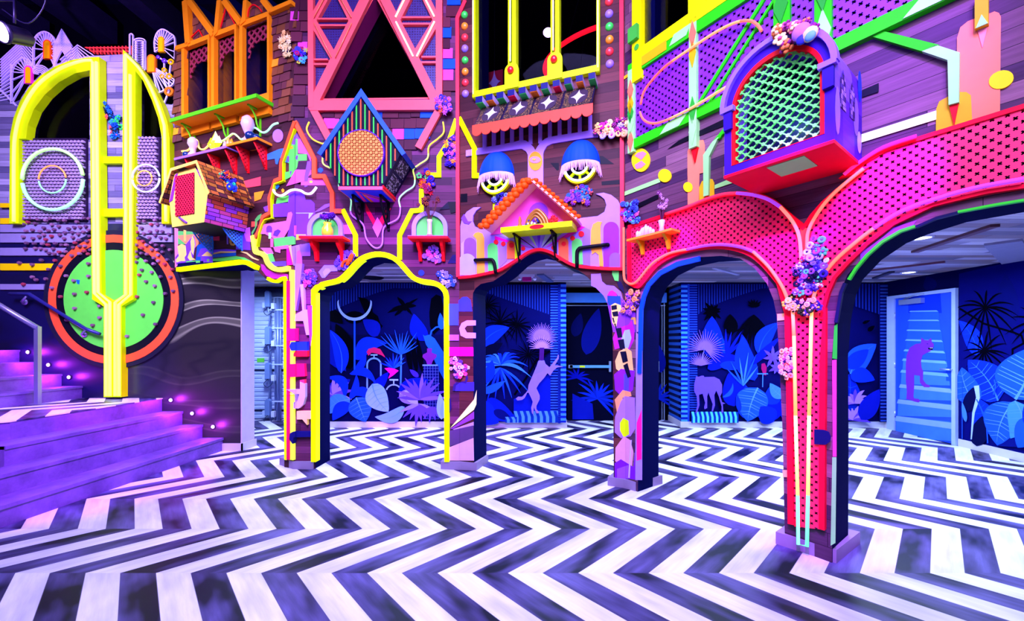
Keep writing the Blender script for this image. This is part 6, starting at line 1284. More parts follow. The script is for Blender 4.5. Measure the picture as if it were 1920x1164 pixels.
# ------------------------------------------------------------------ flat painted shapes, clipped at the wall corners
def clip_u(p, lo, hi):
    def half(p, c, keep):
        o = []
        for i in range(len(p)):
            a, b = p[i - 1], p[i]; ka, kb = keep(a[0]), keep(b[0])
            if ka != kb: t = (c - a[0]) / (b[0] - a[0]); o.append((c, a[1] + (b[1] - a[1]) * t))
            if kb: o.append(b)
        return o
    p = half(p, lo, lambda u: u >= lo)
    return half(p, hi, lambda u: u <= hi) if len(p) > 2 else []
def painted():
    bays = [(F1, S1, 300, 552.7), (F2, S2, 552.7, 861.4), (F3, S3, 861.4, 1172), (F4, S4, 1172, 2000)]; mbs = [MB() for _ in bays]; n = [0] * 4
    def add(hx, k, s, cv=0, lift=0.0):
        p = Z(k, s) if isinstance(s, str) else s
        if cv: p = curve(p, 4, True)
        for i, (f, w, lo, hi) in enumerate(bays):
            q = clip_u(p, lo, hi)
            if len(q) > 2:
                y = .0022 + .00022 * n[i] + lift; n[i] += 1; mbs[i].prism(f.P(q, y), -y, -y + .002 if not lift else 0, paint(hx))
    cap = lambda x0, x1, yt, yb: ' '.join('%f,%f' % p for p in ring((x0 + x1) / 2, yt + (x1 - x0) / 2, (x1 - x0) / 2, None, 10, 180, 360, False)) + f' {x1},{yb} {x0},{yb}'
    # left bay landscape
    for hx, s in (('f08aa0', '50,200 100,190 100,700 60,740'), ('5ad07a', '100,240 360,250 360,420 100,420'), ('ff9a80', '100,300 380,280 380,420 300,500 100,330'), ('ffd080', '175,225 210,225 210,380 180,380'), ('7a3ae0', '60,600 200,430 280,330 320,300 340,420 300,640 80,700'), ('ffe090', '90,450 150,415 205,440 215,560 190,600 200,650 140,650 80,670 70,630 110,580'), ('ffe090', '270,380 300,300 320,350 330,420 310,570 280,520'), ('ffe090', '230,600 270,500 290,600 340,630 260,640'),
                  ('0a50b0', '360,440 450,390 560,440 570,640 340,660'), ('7a3ae0', '360,590 410,480 575,460 575,670 410,670 410,590'), ('ffe0a0', '420,580 500,515 570,570 560,585'), ('8ac8a0', '495,625 525,622 525,655 495,657'), ('7a3ae0', '575,495 760,485 890,500 890,530 575,545'), ('ffe0a0', '575,540 680,515 890,520 890,535 680,540 575,560'), ('0a58c0', '575,560 890,530 890,575 575,605'), ('5ad07a', '575,620 890,580 1000,600 1100,650 1165,700 1165,720 1060,660 950,620 700,650 575,650'), ('5ad07a', '210,650 400,640 400,670 210,690'), ('ffd0a0', '960,515 1040,530 1130,600 1210,635 1190,642 1110,615 1030,550 950,525'),
                  ('ff3a58', '580,300 665,295 665,370 580,370'), ('7a3ae0', '890,300 960,200 1080,200 1080,390 1090,500 890,490'), ('d060ff', '980,210 1080,190 1090,390 1030,380'), ('ffd070', '800,290 830,270 830,400 850,415 890,380 895,410 860,440 820,435 800,400'), ('b080e8', '760,280 785,280 785,420 765,420'), ('c02aa0', '1230,690 1270,700 1310,760 1400,800 1520,810 1600,830 1600,890 1400,890 1300,850 1240,770'), ('ff5a58', '1100,110 1180,110 1180,170 1100,185'), ('5ac070', '1150,80 1190,30 1240,0 1230,60 1180,110 1170,180 1130,260 1110,300 1100,260 1150,190')): add(hx, 'b', s)
    for hx, s in (('ff4a50', '635,335 785,295 785,365 655,385'), ('ffa030', '733,420 812,405 785,470 735,488'), ('3a7af0', '835,120 930,80 1000,70 990,140 930,150 915,200 900,195 895,155 835,165'), ('ff9a50', '690,70 720,55 760,60 765,85 720,95 690,92')): add(hx, 'D', s)
    add('b078f0', 'c', ' '.join('%f,%f' % p for p in ring(1607, 355, 80, 100, 20)))
    # church
    for hx, s in (('62e070', '370,260 430,235 430,560 400,640 300,690 300,600 360,590 360,500 310,480 330,340'), ('8a58f0', '370,290 420,120 470,230 420,300'), ('ff60d0', '455,240 480,230 600,440 600,500 560,400 460,390'), ('62e070', '430,235 455,235 455,400 555,400 555,470 460,475 450,540 430,580'), ('7a40d8', '440,410 460,420 450,470 430,450'), ('ff60d0', '430,570 600,570 600,620 560,650 570,740 760,740 700,660 640,660 330,750 380,660'), ('8a50f0', '560,480 600,475 600,560 570,640 560,750 530,760 525,660'), ('ffb030', '350,320 400,310 405,340 350,350'), ('3a78f0', '310,430 350,420 350,490 310,490'), ('7a40d8', '340,430 360,420 360,490 345,480'), ('7a40d8', '370,590 390,585 375,635'),
                  ('ff60d0', '570,660 720,665 760,740 490,740 490,700 570,700'), ('ffd060', '585,690 615,690 615,715 585,715'), ('7a3ae0', '350,830 380,800 430,785 490,810 530,850 540,900 600,900 640,940 640,1020 650,1060 600,1160 400,1160 400,1080 170,1090 165,950 350,930'), ('62e070', '230,880 360,850 350,920 215,945'), ('8a48f0', '80,980 160,950 160,1020 100,1030'), ('a8b8f8', '435,1040 630,1040 580,1105 435,1105'), ('8a58f0', '630,1040 750,950 800,940 800,970 700,1020'), ('ff70d8', '330,1130 350,1040 385,1030 400,1060 390,1164 150,1164 250,1150'), ('1a68e0', '200,740 240,730 255,750 230,785 200,770'), ('ffb030', '275,790 292,775 310,790 305,815 285,820'), ('2a60e0', '675,565 700,545 725,555 735,580 710,605 680,595')): add(hx, 'a', s)
    for hx, s in (('ff70d8', '100,150 420,100 520,0 480,160 440,230 380,330 240,340 120,280 60,280'), ('7a3ae0', '500,0 720,0 700,340 520,340 440,430 430,300'), ('7a3ae0', cap(140, 220, 165, 260)), ('6a38e0', '230,300 250,240 300,215 340,240 290,320'), ('aaf0c0', '170,262 205,262 205,345 170,345'), ('62e080', '240,340 500,310 540,330 540,420 250,455'), ('ff6a90', '195,340 235,340 235,460 195,460'), ('ff70d8', '235,460 440,430 440,480 330,490 330,540 260,520'), ('ff70d8', '60,470 200,470 240,550 150,560'), ('62e080', '150,555 225,545 260,660 190,665'), ('6a48e0', '200,660 410,650 410,715 260,720'), ('ff1a90', '415,480 440,475 500,700 420,710'), ('ffc0a8', '440,440 480,430 505,700'), ('a080f8', '480,450 620,420 560,720 510,710'), ('b060f8', '560,520 620,480 640,860 560,1030 550,740'), ('ffc060', '545,285 680,285 685,345 545,365'), ('ff60d0', '520,165 550,165 545,300 520,300'), ('8a60f8', '590,430 740,400 740,580 620,580'), ('8a80f8', '850,800 930,705 1110,705 1110,785 1020,790 940,880 900,880'), ('a098ff', '910,800 950,750 1000,750 1020,790 930,860'), ('ff60c8', '1180,160 1300,150 1330,280 1180,280'), ('0a58d0', '1330,455 1375,310 1380,450'), ('6a28e0', '1330,590 1380,540 1380,600')): add(hx, 'e', s)
    add('0a0a20', 'F', ' '.join('%f,%f' % p for p in ring(198, 590, 16, 16, 16)), 0, .047); add('1a38c8', 'F', ' '.join('%f,%f' % p for p in ring(955, 1045, 23, 23, 16)))
    for hx, s in (('120a28', '1095,555 1165,490 1240,490 1240,540'), ('1a0a58', '1160,970 1200,905 1240,905 1240,970'), ('ff1040', '520,500 610,660 690,540 720,540 620,740 520,560'), ('f070f0', '613,612 655,680 615,770 575,690'), ('a070e8', '1078,290 1108,215 1110,295')): add(hx, 'F', s)
    # centre bay odds
    for hx, s in (('0a0814', '770,182 835,182 835,235 820,240'), ('0a0814', '1128,128 1165,130 1250,190 1130,192'), ('0a0814', '1155,322 1300,308 1300,340 1157,350'), ('0a0814', '95,416 145,412 145,475 95,478'), ('0a0814', '0,480 70,475 70,550 20,560'), ('140a50', '10,910 60,870 75,900 75,925')): add(hx, 'H', s)
    # pillar by the corridor
    for hx, s in (('ff1060', '190,130 203,130 203,1085 190,1085'), ('c8b0ff', '262,150 280,150 285,285 312,285 325,420 295,420 280,345 235,345 240,310 275,290'), ('a080f0', '236,40 275,40 262,160 240,290 236,290'), ('ff1a68', '190,385 246,385 246,452 190,452'), ('1a40e0', '205,480 215,458 300,456 300,503 215,503'), ('ff1a38', '228,520 240,503 302,503 302,535 228,535'), ('ff1a60', '205,575 285,573 290,640 205,645'), ('ff3a68', '262,660 286,656 286,683 262,686'), ('c8b8f0', '190,710 262,710 262,668 290,680 290,750 280,790 255,812 228,812 228,780 250,770 258,735 190,735'), ('ffd0b0', '245,826 320,826 320,868 300,868 300,900 275,870 245,870'), ('101060', '205,975 208,945 225,935 320,935 320,963 228,965 222,1000'), ('8a40f0', '300,262 326,262 326,420 318,480 312,420')): add(hx, 'T', s, 0, .033)
    # middle pillar
    for hx, s in (('3a50e0', '115,207 178,207 178,328 115,328'), ('3a40e8', '178,190 200,170 225,168 245,185 255,250 178,250'), ('c8a0f8', '275,300 225,300 195,315 182,345 190,385 220,400 275,400 275,370 225,368 212,345 225,330 275,328'), ('a060e8', '115,380 180,380 180,413 115,413'), ('ff10a0', '115,450 260,450 262,500 115,500'), ('3a30c8', '160,650 265,645 265,695 160,695'), ('2a1a60', '145,695 150,660 170,645 185,650 165,665 160,695'), ('301868', '185,645 215,640 220,615 205,600 225,600 232,625 220,655'), ('e8ffc0', '130,905 265,742 280,690 278,770 265,800'), ('8a40b0', '130,910 265,810 265,850 150,905'), ('c098e0', '145,910 263,868 263,890 165,912'), ('5a3a70', '115,920 262,888 262,960 115,1010'), ('e0a8c8', '115,1015 262,958 265,1085 115,1085'), ('241458', '118,740 135,735 140,790 122,830')): add(hx, 'U', s)
    # painted pillar
    for hx, s in (('9a70f0', '-5,38 45,35 52,75 75,95 115,100 150,130 165,185 160,232 150,180 128,140 100,125 80,150 80,190 60,150 20,110 -5,98'), ('8a3ae0', '80,190 150,160 225,240 225,340 110,340'), ('e020c0', '78,150 90,128 105,122 125,135 130,152'), ('1a48d8', '80,152 148,152 150,200 85,200'), ('ffd8a0', '98,200 120,188 150,200 158,250 140,230 125,320 105,290'), ('c020f0', '108,370 130,320 190,300 205,275 220,330 218,380 185,450 150,420 118,430'), ('a8c0d8', '150,380 170,330 195,325 205,370 190,420 165,440'), ('ffc8a0', '120,490 140,440 180,420 205,440 215,540 160,560 125,530'), ('8a20e8', '115,560 150,530 222,540 212,640 160,680 120,640'), ('5a48f0', '165,560 195,550 190,650 165,650'), ('f0a090', '118,690 160,640 200,650 205,672 160,680 145,740 130,760'), ('a878f8', '120,780 150,700 170,672 222,680 225,840 200,880 150,890 118,860'), ('d8ff10', '145,810 162,785 190,800 193,870 165,888 145,850'), ('e098b0', '122,940 165,880 198,900 215,960 205,1060 120,1010'), ('7a18d8', '118,1020 150,1000 215,1040 225,950 225,1105 118,1095'), ('9a50f0', '130,1050 190,1030 190,1100 130,1100'), ('a888f8', '228,340 262,370 260,1108 225,1108 228,600'), ('ff1a90', '232,810 258,740 258,1000 232,1008'), ('b080f8', '232,220 252,200 262,330 230,340'), ('d0b8ff', '188,1095 200,900 206,900 196,1098'), ('e0a070', '205,262 225,262 230,300 218,300 215,275 200,275'), ('0a0828', '100,203 128,198 130,220 102,225'), ('0a0828', '104,235 134,230 138,256 110,258'), ('0a0828', '122,320 152,316 158,366 134,370'), ('0a0828', '134,380 165,375 172,425 145,428'), ('0a0828', '146,442 176,438 186,490 160,500'), ('0a0828', '162,512 184,500 202,570 185,578'), ('0a0828', '105,265 112,265 118,290 112,290'), ('0a0828', '115,295 122,295 128,318 122,318'), ('180a40', '130,80 150,75 165,110 170,170 160,130 140,110'), ('62e080', '128,18 140,22 138,75 118,72 105,40 104,18')): add(hx, 'S', s)
    # right bay paint
    for hx, k, s in (('ff8a80', 'I', '455,1000 470,965 520,930 560,925 570,960 570,1140 455,1164'), ('ff8a80', 'K', '527,0 605,0 600,215 527,225'), ('d8b820', 'K', '603,198 603,110 620,70 655,52 690,55 703,80 703,165'), ('9cf0a8', 'K', '110,138 340,48 345,75 110,165'), ('9cf0a8', 'K', '705,95 800,55 850,72 705,120'), ('0a0614', 'I', '320,988 395,930 700,785 700,830 430,940'), ('0a0614', 'K', '185,222 340,150 340,180 200,246'), ('ff8a80', 'J', '965,830 968,250 990,180 1040,140 1090,120 1180,90 1215,75 1245,85 1258,110 1252,735'), ('d8b820', 'J', '828,868 830,720 850,670 905,640 990,608 1030,608 1060,630 1068,790'), ('e8fff0', 'J', '335,888 830,730 830,790 335,942'), ('08041a', 'J', '340,595 450,548 450,605 340,642'), ('d8c020', 'I', '35,505 85,470 90,490 35,525'),
                     ('ffd0b8', 'R', '115,218 147,215 148,240 115,243'), ('ffd0b8', 'R', '135,805 160,806 160,832 136,832'), ('28e048', 'R', '342,255 330,262 322,385 340,388'), ('ff4aa0', 'R', '338,390 322,392 324,755 338,755'), ('8cf0b8', 'R', '338,757 322,757 316,1090 334,1080'), ('8048f0', 'L', '560,500 700,400 760,345 900,300 880,330 760,385 640,470 560,560')): add(hx, k, s)
    # strip segments along the broad arch edge
    for (f, w, lo, hi), mb in zip(bays, mbs):
        if mb.v: mb.norm = False; child(w, 'painted_shapes', mb)
    edge = f5_open[5:]; 
    T = Thing('arch_edging', F4, (F4.px(1700, 430)[0], -.005, F4.px(1600, 500)[1]), 'navy edging with bright green lengths round the broad arch', 'trim')
    for s, hx in ((Z('L', '410,920 425,830 440,740 465,680'), '101440'), (Z('L', '487,660 530,592 600,510 690,430 800,365 890,335'), '38e840'), (Z('L', '895,340 1020,285 1150,252'), '101440'), (Z('L', '1150,248 1370,206 1552,176'), '38e840')):
        mb = MB(); band(mb, F4, s, 6.5, 0, .03, paint(hx)); T.part('edging_length', mb)
    mb = MB(); band(mb, F4, [(1198, 700), (1199.5, 650), (1201, 580), (1206, 556), (1215, 534), (1236, 512), (1269, 495), (1311, 484.5)], 7, 0, .02, paint('0a50f0')); single('arch_edging', mb, F4, 'bright blue edging on the narrow arch beside the painted pillar', 'trim')
painted()
# ------------------------------------------------------------------ back room: painted walls, doors, ceiling fittings
ZM.update(j=(600, 530, 4.3125), k=(900, 530, 4.159), l=(1230, 530, 4.156), m=(1590, 530, 3.527), n=(470, 520, 4.013), o=(1050, 530, 4.157))
FM = Fac((0, FAR), (1, 0)); FR = Fac((6.07, FAR), (0, -1)); FC = Fac((0, CORR), (1, 0)); FD = Fac((0, REC), (1, 0)); FS = Fac((2.53, FAR), (0.0, -1.0))
class Mural:
    """flat painted figures on one wall, each a skin-thin layer over the last"""
    def __init__(self, fac, key): self.f, self.k, self.mb, self.n = fac, key, MB(), 0
    def poly(self, hx, pts, cv=0):
        p = Z(self.k, pts) if isinstance(pts, str) else [Z(self.k, '%f,%f' % q)[0] for q in pts]
        if cv: p = curve(p, 4, True)
        self.n += 1; y = .001 + .0002 * self.n; self.mb.prism(self.f.P(p), -y, -y + .001, paint(hx, 0.8))
    def line(self, hx, pts, w): 
        p = [tuple(float(v) for v in q.split(',')) for q in pts.split()] if isinstance(pts, str) else pts
        self.poly(hx, stroke(p, w))
    def ribbon(self, hx, pts, w0, w1=0.0):
        N = len(pts); L, R = [], []
        for i, p in enumerate(pts):
            a, b = pts[max(0, i - 1)], pts[min(N - 1, i + 1)]; d = math.hypot(b[0] - a[0], b[1] - a[1]) or 1; nx, ny = -(b[1] - a[1]) / d, (b[0] - a[0]) / d
            t = i / (N - 1); w = w0 + (w1 - w0) * t if w1 >= 0 else w0 * math.sin(math.pi * min(.97, .12 + .88 * t)) 
            L.append((p[0] + nx * w / 2, p[1] + ny * w / 2)); R.append((p[0] - nx * w / 2, p[1] - ny * w / 2))
        self.poly(hx, L + R[::-1])
    def leaf(self, hx, base, tip, w, bend=0.0, rib=None, veins=0, vh=None):
        bx, by = base; tx, ty = tip; dx, dy = tx - bx, ty - by; n = 14; mid = []
        for i in range(n + 1):
            t = i / n; o = bend * 4 * t * (1 - t); mid.append((bx + dx * t - dy * o, by + dy * t + dx * o))
        L = math.hypot(dx, dy); nx, ny = -dy / L, dx / L; A, B = [], []
        for i, p in enumerate(mid):
            t = i / n; h = w / 2 * (math.sin(math.pi * t ** .75)) ** .8; A.append((p[0] + nx * h, p[1] + ny * h)); B.append((p[0] - nx * h, p[1] - ny * h))
        self.poly(hx, A + B[1:-1][::-1])
        for i in range(1, veins + 1):
            k = int(n * i / (veins + 1.5)); 
            for S in (A, B): self.ribbon(vh or rib, [mid[k], (S[min(n, k + 1)][0] * .92 + mid[k][0] * .08, S[min(n, k + 1)][1] * .92 + mid[k][1] * .08)], w * .016, w * .008)
        if rib: self.ribbon(rib, mid[:-1], max(2.5, w * .05), 1.0)
    def rosette(self, hx, c, r, n, a0, a1, w, droop=0.25, seed=1, taper=True):
        R = random.Random(seed)
        for i in range(n):
            a = math.radians(a0 + (a1 - a0) * i / max(1, n - 1)) + R.uniform(-.06, .06); q = r * R.uniform(.72, 1.05); P = []
            for k in range(7): t = k / 6; P.append((c[0] + q * t * math.cos(a), c[1] + q * t * math.sin(a) + droop * q * t * t))
            self.ribbon(hx if isinstance(hx, str) else R.choice(hx), P, w, -1 if taper else 0)
    def fan(self, hx, c, r, n, a0, a1, w, core=0.35):
        for i in range(n):
            a = math.radians(a0 + (a1 - a0) * i / (n - 1)); q = r * (1 if i % 2 else .9); self.ribbon(hx, [c, (c[0] + q * .6 * math.cos(a), c[1] + q * .6 * math.sin(a)), (c[0] + q * math.cos(a), c[1] + q * math.sin(a))], w, 1.5)
        self.poly(hx, [c] + [(c[0] + r * core * math.cos(math.radians(a0 + (a1 - a0) * i / 16)), c[1] + r * core * math.sin(math.radians(a0 + (a1 - a0) * i / 16))) for i in range(17)])
    def stripes(self, hx, x0, x1, top, bottoms, pitch, duty=.5):
        x = x0
        while x < x1: self.poly(hx, [(x, top), (x + pitch * duty, top), (x + pitch * duty, bottoms(x + pitch * duty)), (x, bottoms(x))]); x += pitch
    def hstripes(self, hx, x0, x1, y0, y1, pitch, duty=.5):
        y = y0
        while y < y1: self.poly(hx, [(x0, y), (x1, y), (x1, y + pitch * duty), (x0, y + pitch * duty)]); y += pitch
    def done(self, wall, name='mural'):
        self.mb.norm = False; self.mb.v = [tuple(self.f.M @ Vector(q)) for q in self.mb.v]; return child(wall, name, self.mb)
def platform(m, x0, x1, y0, y1, pitch, a='4a80f0', b='0a2a90'):
    m.poly(b, [(x0, y0), (x1, y0), (x1, y1), (x0, y1)]); x = x0; h = y1 - y0
    while x < x1 - pitch * .4: m.poly(a, [(x, y0), (x + pitch * .5, y0), (x + pitch * .8, y0 + h * .5), (x + pitch * .8, y1), (x + pitch * .3, y1), (x + pitch * .3, y0 + h * .5)]); x += pitch
D0, D1, B1, B2, B3, B4, LI, LJ = '030328', '00000a', '0814a0', '0c2ae0', '1a4cf8', '3a74ff', '5a38e8', '8062ff'
def mural_left():
    m = Mural(FM, 'j')
    m.poly('05064c', [(-160, 0), (1060, 0), (1060, 420), (-160, 420)])
    m.stripes('162a98', -160, 900, 5, lambda x: 40 + max(0, (620 - x)) ** 1.25 * .075 if x < 620 else 45, 21.5)
    m.poly(D1, '50,300 80,230 130,220 170,260 190,330 160,330'); m.poly(D1, '310,115 380,130 420,180 430,240 470,270 490,330 510,350 450,430 430,380 390,300 340,180'); m.poly(D1, '900,130 940,95 980,110 1000,200 980,360 920,420 890,350 885,240')
    m.poly(D1, [(170 + 180 * math.cos(t * .4) * .45 + 110, 280 + 50 * math.sin(t * .4)) for t in range(16)])
    R = random.Random(3)
    for i in range(15): x, y = R.uniform(540, 830), R.uniform(110, 270); m.leaf(D1, (690, 190), (x, y), R.uniform(18, 34))
    m.leaf(B1, (470, 430), (350, 300), 120, .1); m.leaf('0612a0', (860, 470), (760, 250), 130, -.1)
    for x in (700, 745, 790): m.leaf(D1, (x + 40, 720), (x - 5, 430), 44)
    m.leaf(D1, (250, 700), (130, 330), 150, .05); m.leaf(B1, (215, 715), (75, 305), 105, -.18); m.leaf(B2, (175, 730), (75, 375), 120, .12, B4, 0)
    m.leaf(B2, (290, 620), (545, 490), 130, -.22); m.leaf(B2, (285, 720), (370, 560), 60, .1)
    m.poly(B3, '232,290 332,290 332,302 232,302'); m.line(B3, '283,300 283,740', 14)
    m.poly('9ab0ff', [(283 + 140 * math.cos(math.radians(a)), 165 + 142 * math.sin(math.radians(a))) for a in range(-5, 186, 10)] + [(283 + 128 * math.cos(math.radians(a)), 150 + 133 * math.sin(math.radians(a))) for a in range(185, -6, -10)])
    m.line('6a90ff', [(385, 870), (385, 660)] + [(440 - 55 * math.cos(math.radians(a)), 660 - 50 * math.sin(math.radians(a))) for a in range(0, 181, 15)] + [(495, 660), (495, 870)], 13)
    m.line('8aa8ff', '440,605 440,580', 8); m.poly('8aa8ff', '412,578 468,578 468,588 412,588')
    m.poly('d81a68', '380,560 395,535 440,522 490,535 525,590 530,605 500,585 460,572 420,565 395,590 388,575')
    m.rosette(B3, (655, 580), 200, 12, 205, 335, 11, -.1, 5); m.line(B4, '660,580 655,860', 13); m.rosette([B3, B2], (600, 690), 130, 9, 200, 330, 14, 0, 6)
    m.poly('f010c0', '525,690 560,685 610,695 640,710 600,745 555,775 570,735 545,710'); m.poly('9ab0ff', '565,778 636,778 636,790 565,790'); m.line('9ab0ff', '600,785 600,830', 9)
    m.line('8a9cff', [(600 - 62 * math.cos(math.radians(a)), 885 - 62 * math.sin(math.radians(a))) for a in range(20, 171, 10)], 11)
    m.line(B3, [(895, 430), (905, 390), (940, 360), (975, 355), (1000, 370)], 12); m.poly(B3, '835,420 850,430 885,420 930,450 1000,560 1005,780 960,700 900,560 860,500'); m.leaf(B3, (985, 380), (975, 245), 50)
    m.poly('7a1a98', '868,530 908,530 905,565 945,580 945,600 915,630 905,660 870,660 860,630 832,600 835,580 870,562'); m.poly('6a80ff', '832,660 955,660 955,672 832,672'); m.poly('08085a', '838,672 965,672 965,1100 838,1100')
    for x in range(850, 965, 22): m.line('5a60d8', [(x, 672), (x, 1100)], 2)
    for y in range(690, 1100, 24): m.line('5a60d8', [(838, y), (965, y)], 2)
    m.leaf('3a20d8', (800, 760), (730, 700), 40); m.leaf(B1, (640, 900), (880, 780), 150); m.leaf(B1, (420, 900), (560, 720), 90); m.leaf(B1, (60, 900), (250, 780), 120)
    m.rosette([LI, 'a070f0'], (115, 905), 200, 11, 150, 385, 32, .15, 8); m.leaf(B2, (210, 930), (40, 770), 80, .35); m.leaf(B2, (250, 940), (300, 740), 60, .1); m.leaf(B2, (245, 735), (460, 820), 70, -.25); m.leaf(B2, (250, 900), (430, 970), 80, -.3)
    m.leaf(B4, (250, 940), (45, 1060), 140, .12, '5288ff', 4); m.leaf(B2, (250, 970), (110, 1110), 110, .1); m.leaf(B3, (300, 925), (375, 1120), 190, .0, '5288ff', 6); m.leaf('7aa0ff', (430, 815), (560, 1040), 180, .1, '5288ff', 6)
    m.leaf('6a90ff', (690, 1000), (450, 1080), 100, -.18, '5288ff', 0); m.leaf(LJ, (650, 890), (780, 980), 120, -.1, 'a898ff', 0); m.poly('9c8cff', '690,870 740,862 790,910 800,980 740,970 690,930')
    m.rosette([LI, '7a50f8', '5a3af0'], (820, 940), 225, 11, 190, 350, 34, .1, 9); m.rosette(['8a70ff', LI], (800, 980), 160, 8, 15, 165, 32, .1, 10); m.rosette(LI, (910, 1000), 120, 6, 30, 150, 24, .1, 12)
    for x, w, h in ((1060, 150, -260), (1140, 190, -380), (1230, 170, -300)): m.leaf((B2, B1, '0a20b0')[x % 3], (x, 1095), (x + 40, 1095 + h), w, .1, B3, 4)
    m.leaf('8aa0ff', (990, 1100), (975, 890), 70); m.leaf('7a98ff', (1010, 1090), (1000, 960), 60); m.leaf(B3, (-40, 900), (-70, 600), 120, .1, B4, 4); m.leaf(B4, (-60, 1080), (-120, 850), 150, 0, '5288ff', 5)
    # part of that wall seen through the centre arch
    m.k = 'k'
    m.poly('05064c', [(-200, 15), (668, 15), (668, 1080), (-200, 1080)])
    m.stripes('162a98', 35, 545, 20, lambda x: 75 + (x - 35) * .345, 20.5); m.poly('060968', '548,20 606,20 606,1000 548,1000'); m.hstripes('2a50d8', 548, 606, 22, 1000, 21)
    for c, r, s in (((160, 310), 190, 1), ((290, 330), 150, 2), ((380, 560), 170, 3), ((60, 180), 140, 4)): m.rosette(D1, c, r, 16, 0, 340, 9, .15, s)
    m.line(D1, '545,530 440,600 360,740 270,870', 16); m.poly(B1, '265,900 380,860 400,800 548,700 548,995 265,995')
    m.leaf(B2, (15, 490), (232, 350), 130, -.12, B3); m.leaf(D0, (20, 560), (180, 470), 80); m.rosette([B3, B2, B4], (170, 640), 240, 17, 190, 350, 17, .55, 21); m.rosette([B3, B2], (160, 660), 240, 8, 20, 160, 18, .4, 23)
    m.leaf(B2, (20, 780), (100, 600), 90, .1); m.leaf(B3, (15, 850), (200, 760), 60, .05); m.leaf('0818a8', (60, 900), (290, 1060), 140, .1); m.leaf('0a20c8', (-20, 930), (150, 1085), 180, .1); m.leaf('050a60', (110, 990), (250, 1060), 70)
    platform(m, 265, 625, 993, 1082, 47); platform(m, 200, 290, 1038, 1082, 44); m.poly('1a34b8', '606,15 626,15 626,1080 606,1080'); m.hstripes('0a1478', 606, 626, 15, 1080, 14); m.poly('0a1a98', '626,15 668,15 668,1080 626,1080'); m.hstripes('3a78f8', 626, 668, 20, 1080, 38)
    m.fan('8a58f0', (480, 430), 118, 31, 160, 380, 11, .55); m.fan('a86cff', (480, 505), 100, 17, 175, 365, 12, .3); m.poly('40106a', '465,505 500,505 495,600 460,600')
    m.poly('8a62ff', '455,605 470,602 485,608 500,602 510,630 540,655 560,630 600,580 605,558 612,562 610,590 580,640 600,640 645,652 600,655 570,680 545,720 525,700 500,735 460,780 440,815 465,870 465,900 440,950 440,975 465,1005 440,1008 420,960 415,1020 430,1030 405,1005 400,965 412,920 400,890 380,850 370,850 350,890 330,905 295,910 282,895 300,880 330,882 360,850 375,830 380,790 410,720 440,650'); m.poly('8060e0', '455,605 500,602 512,640 480,690 420,710 440,650')
    m.done(wall_mural)
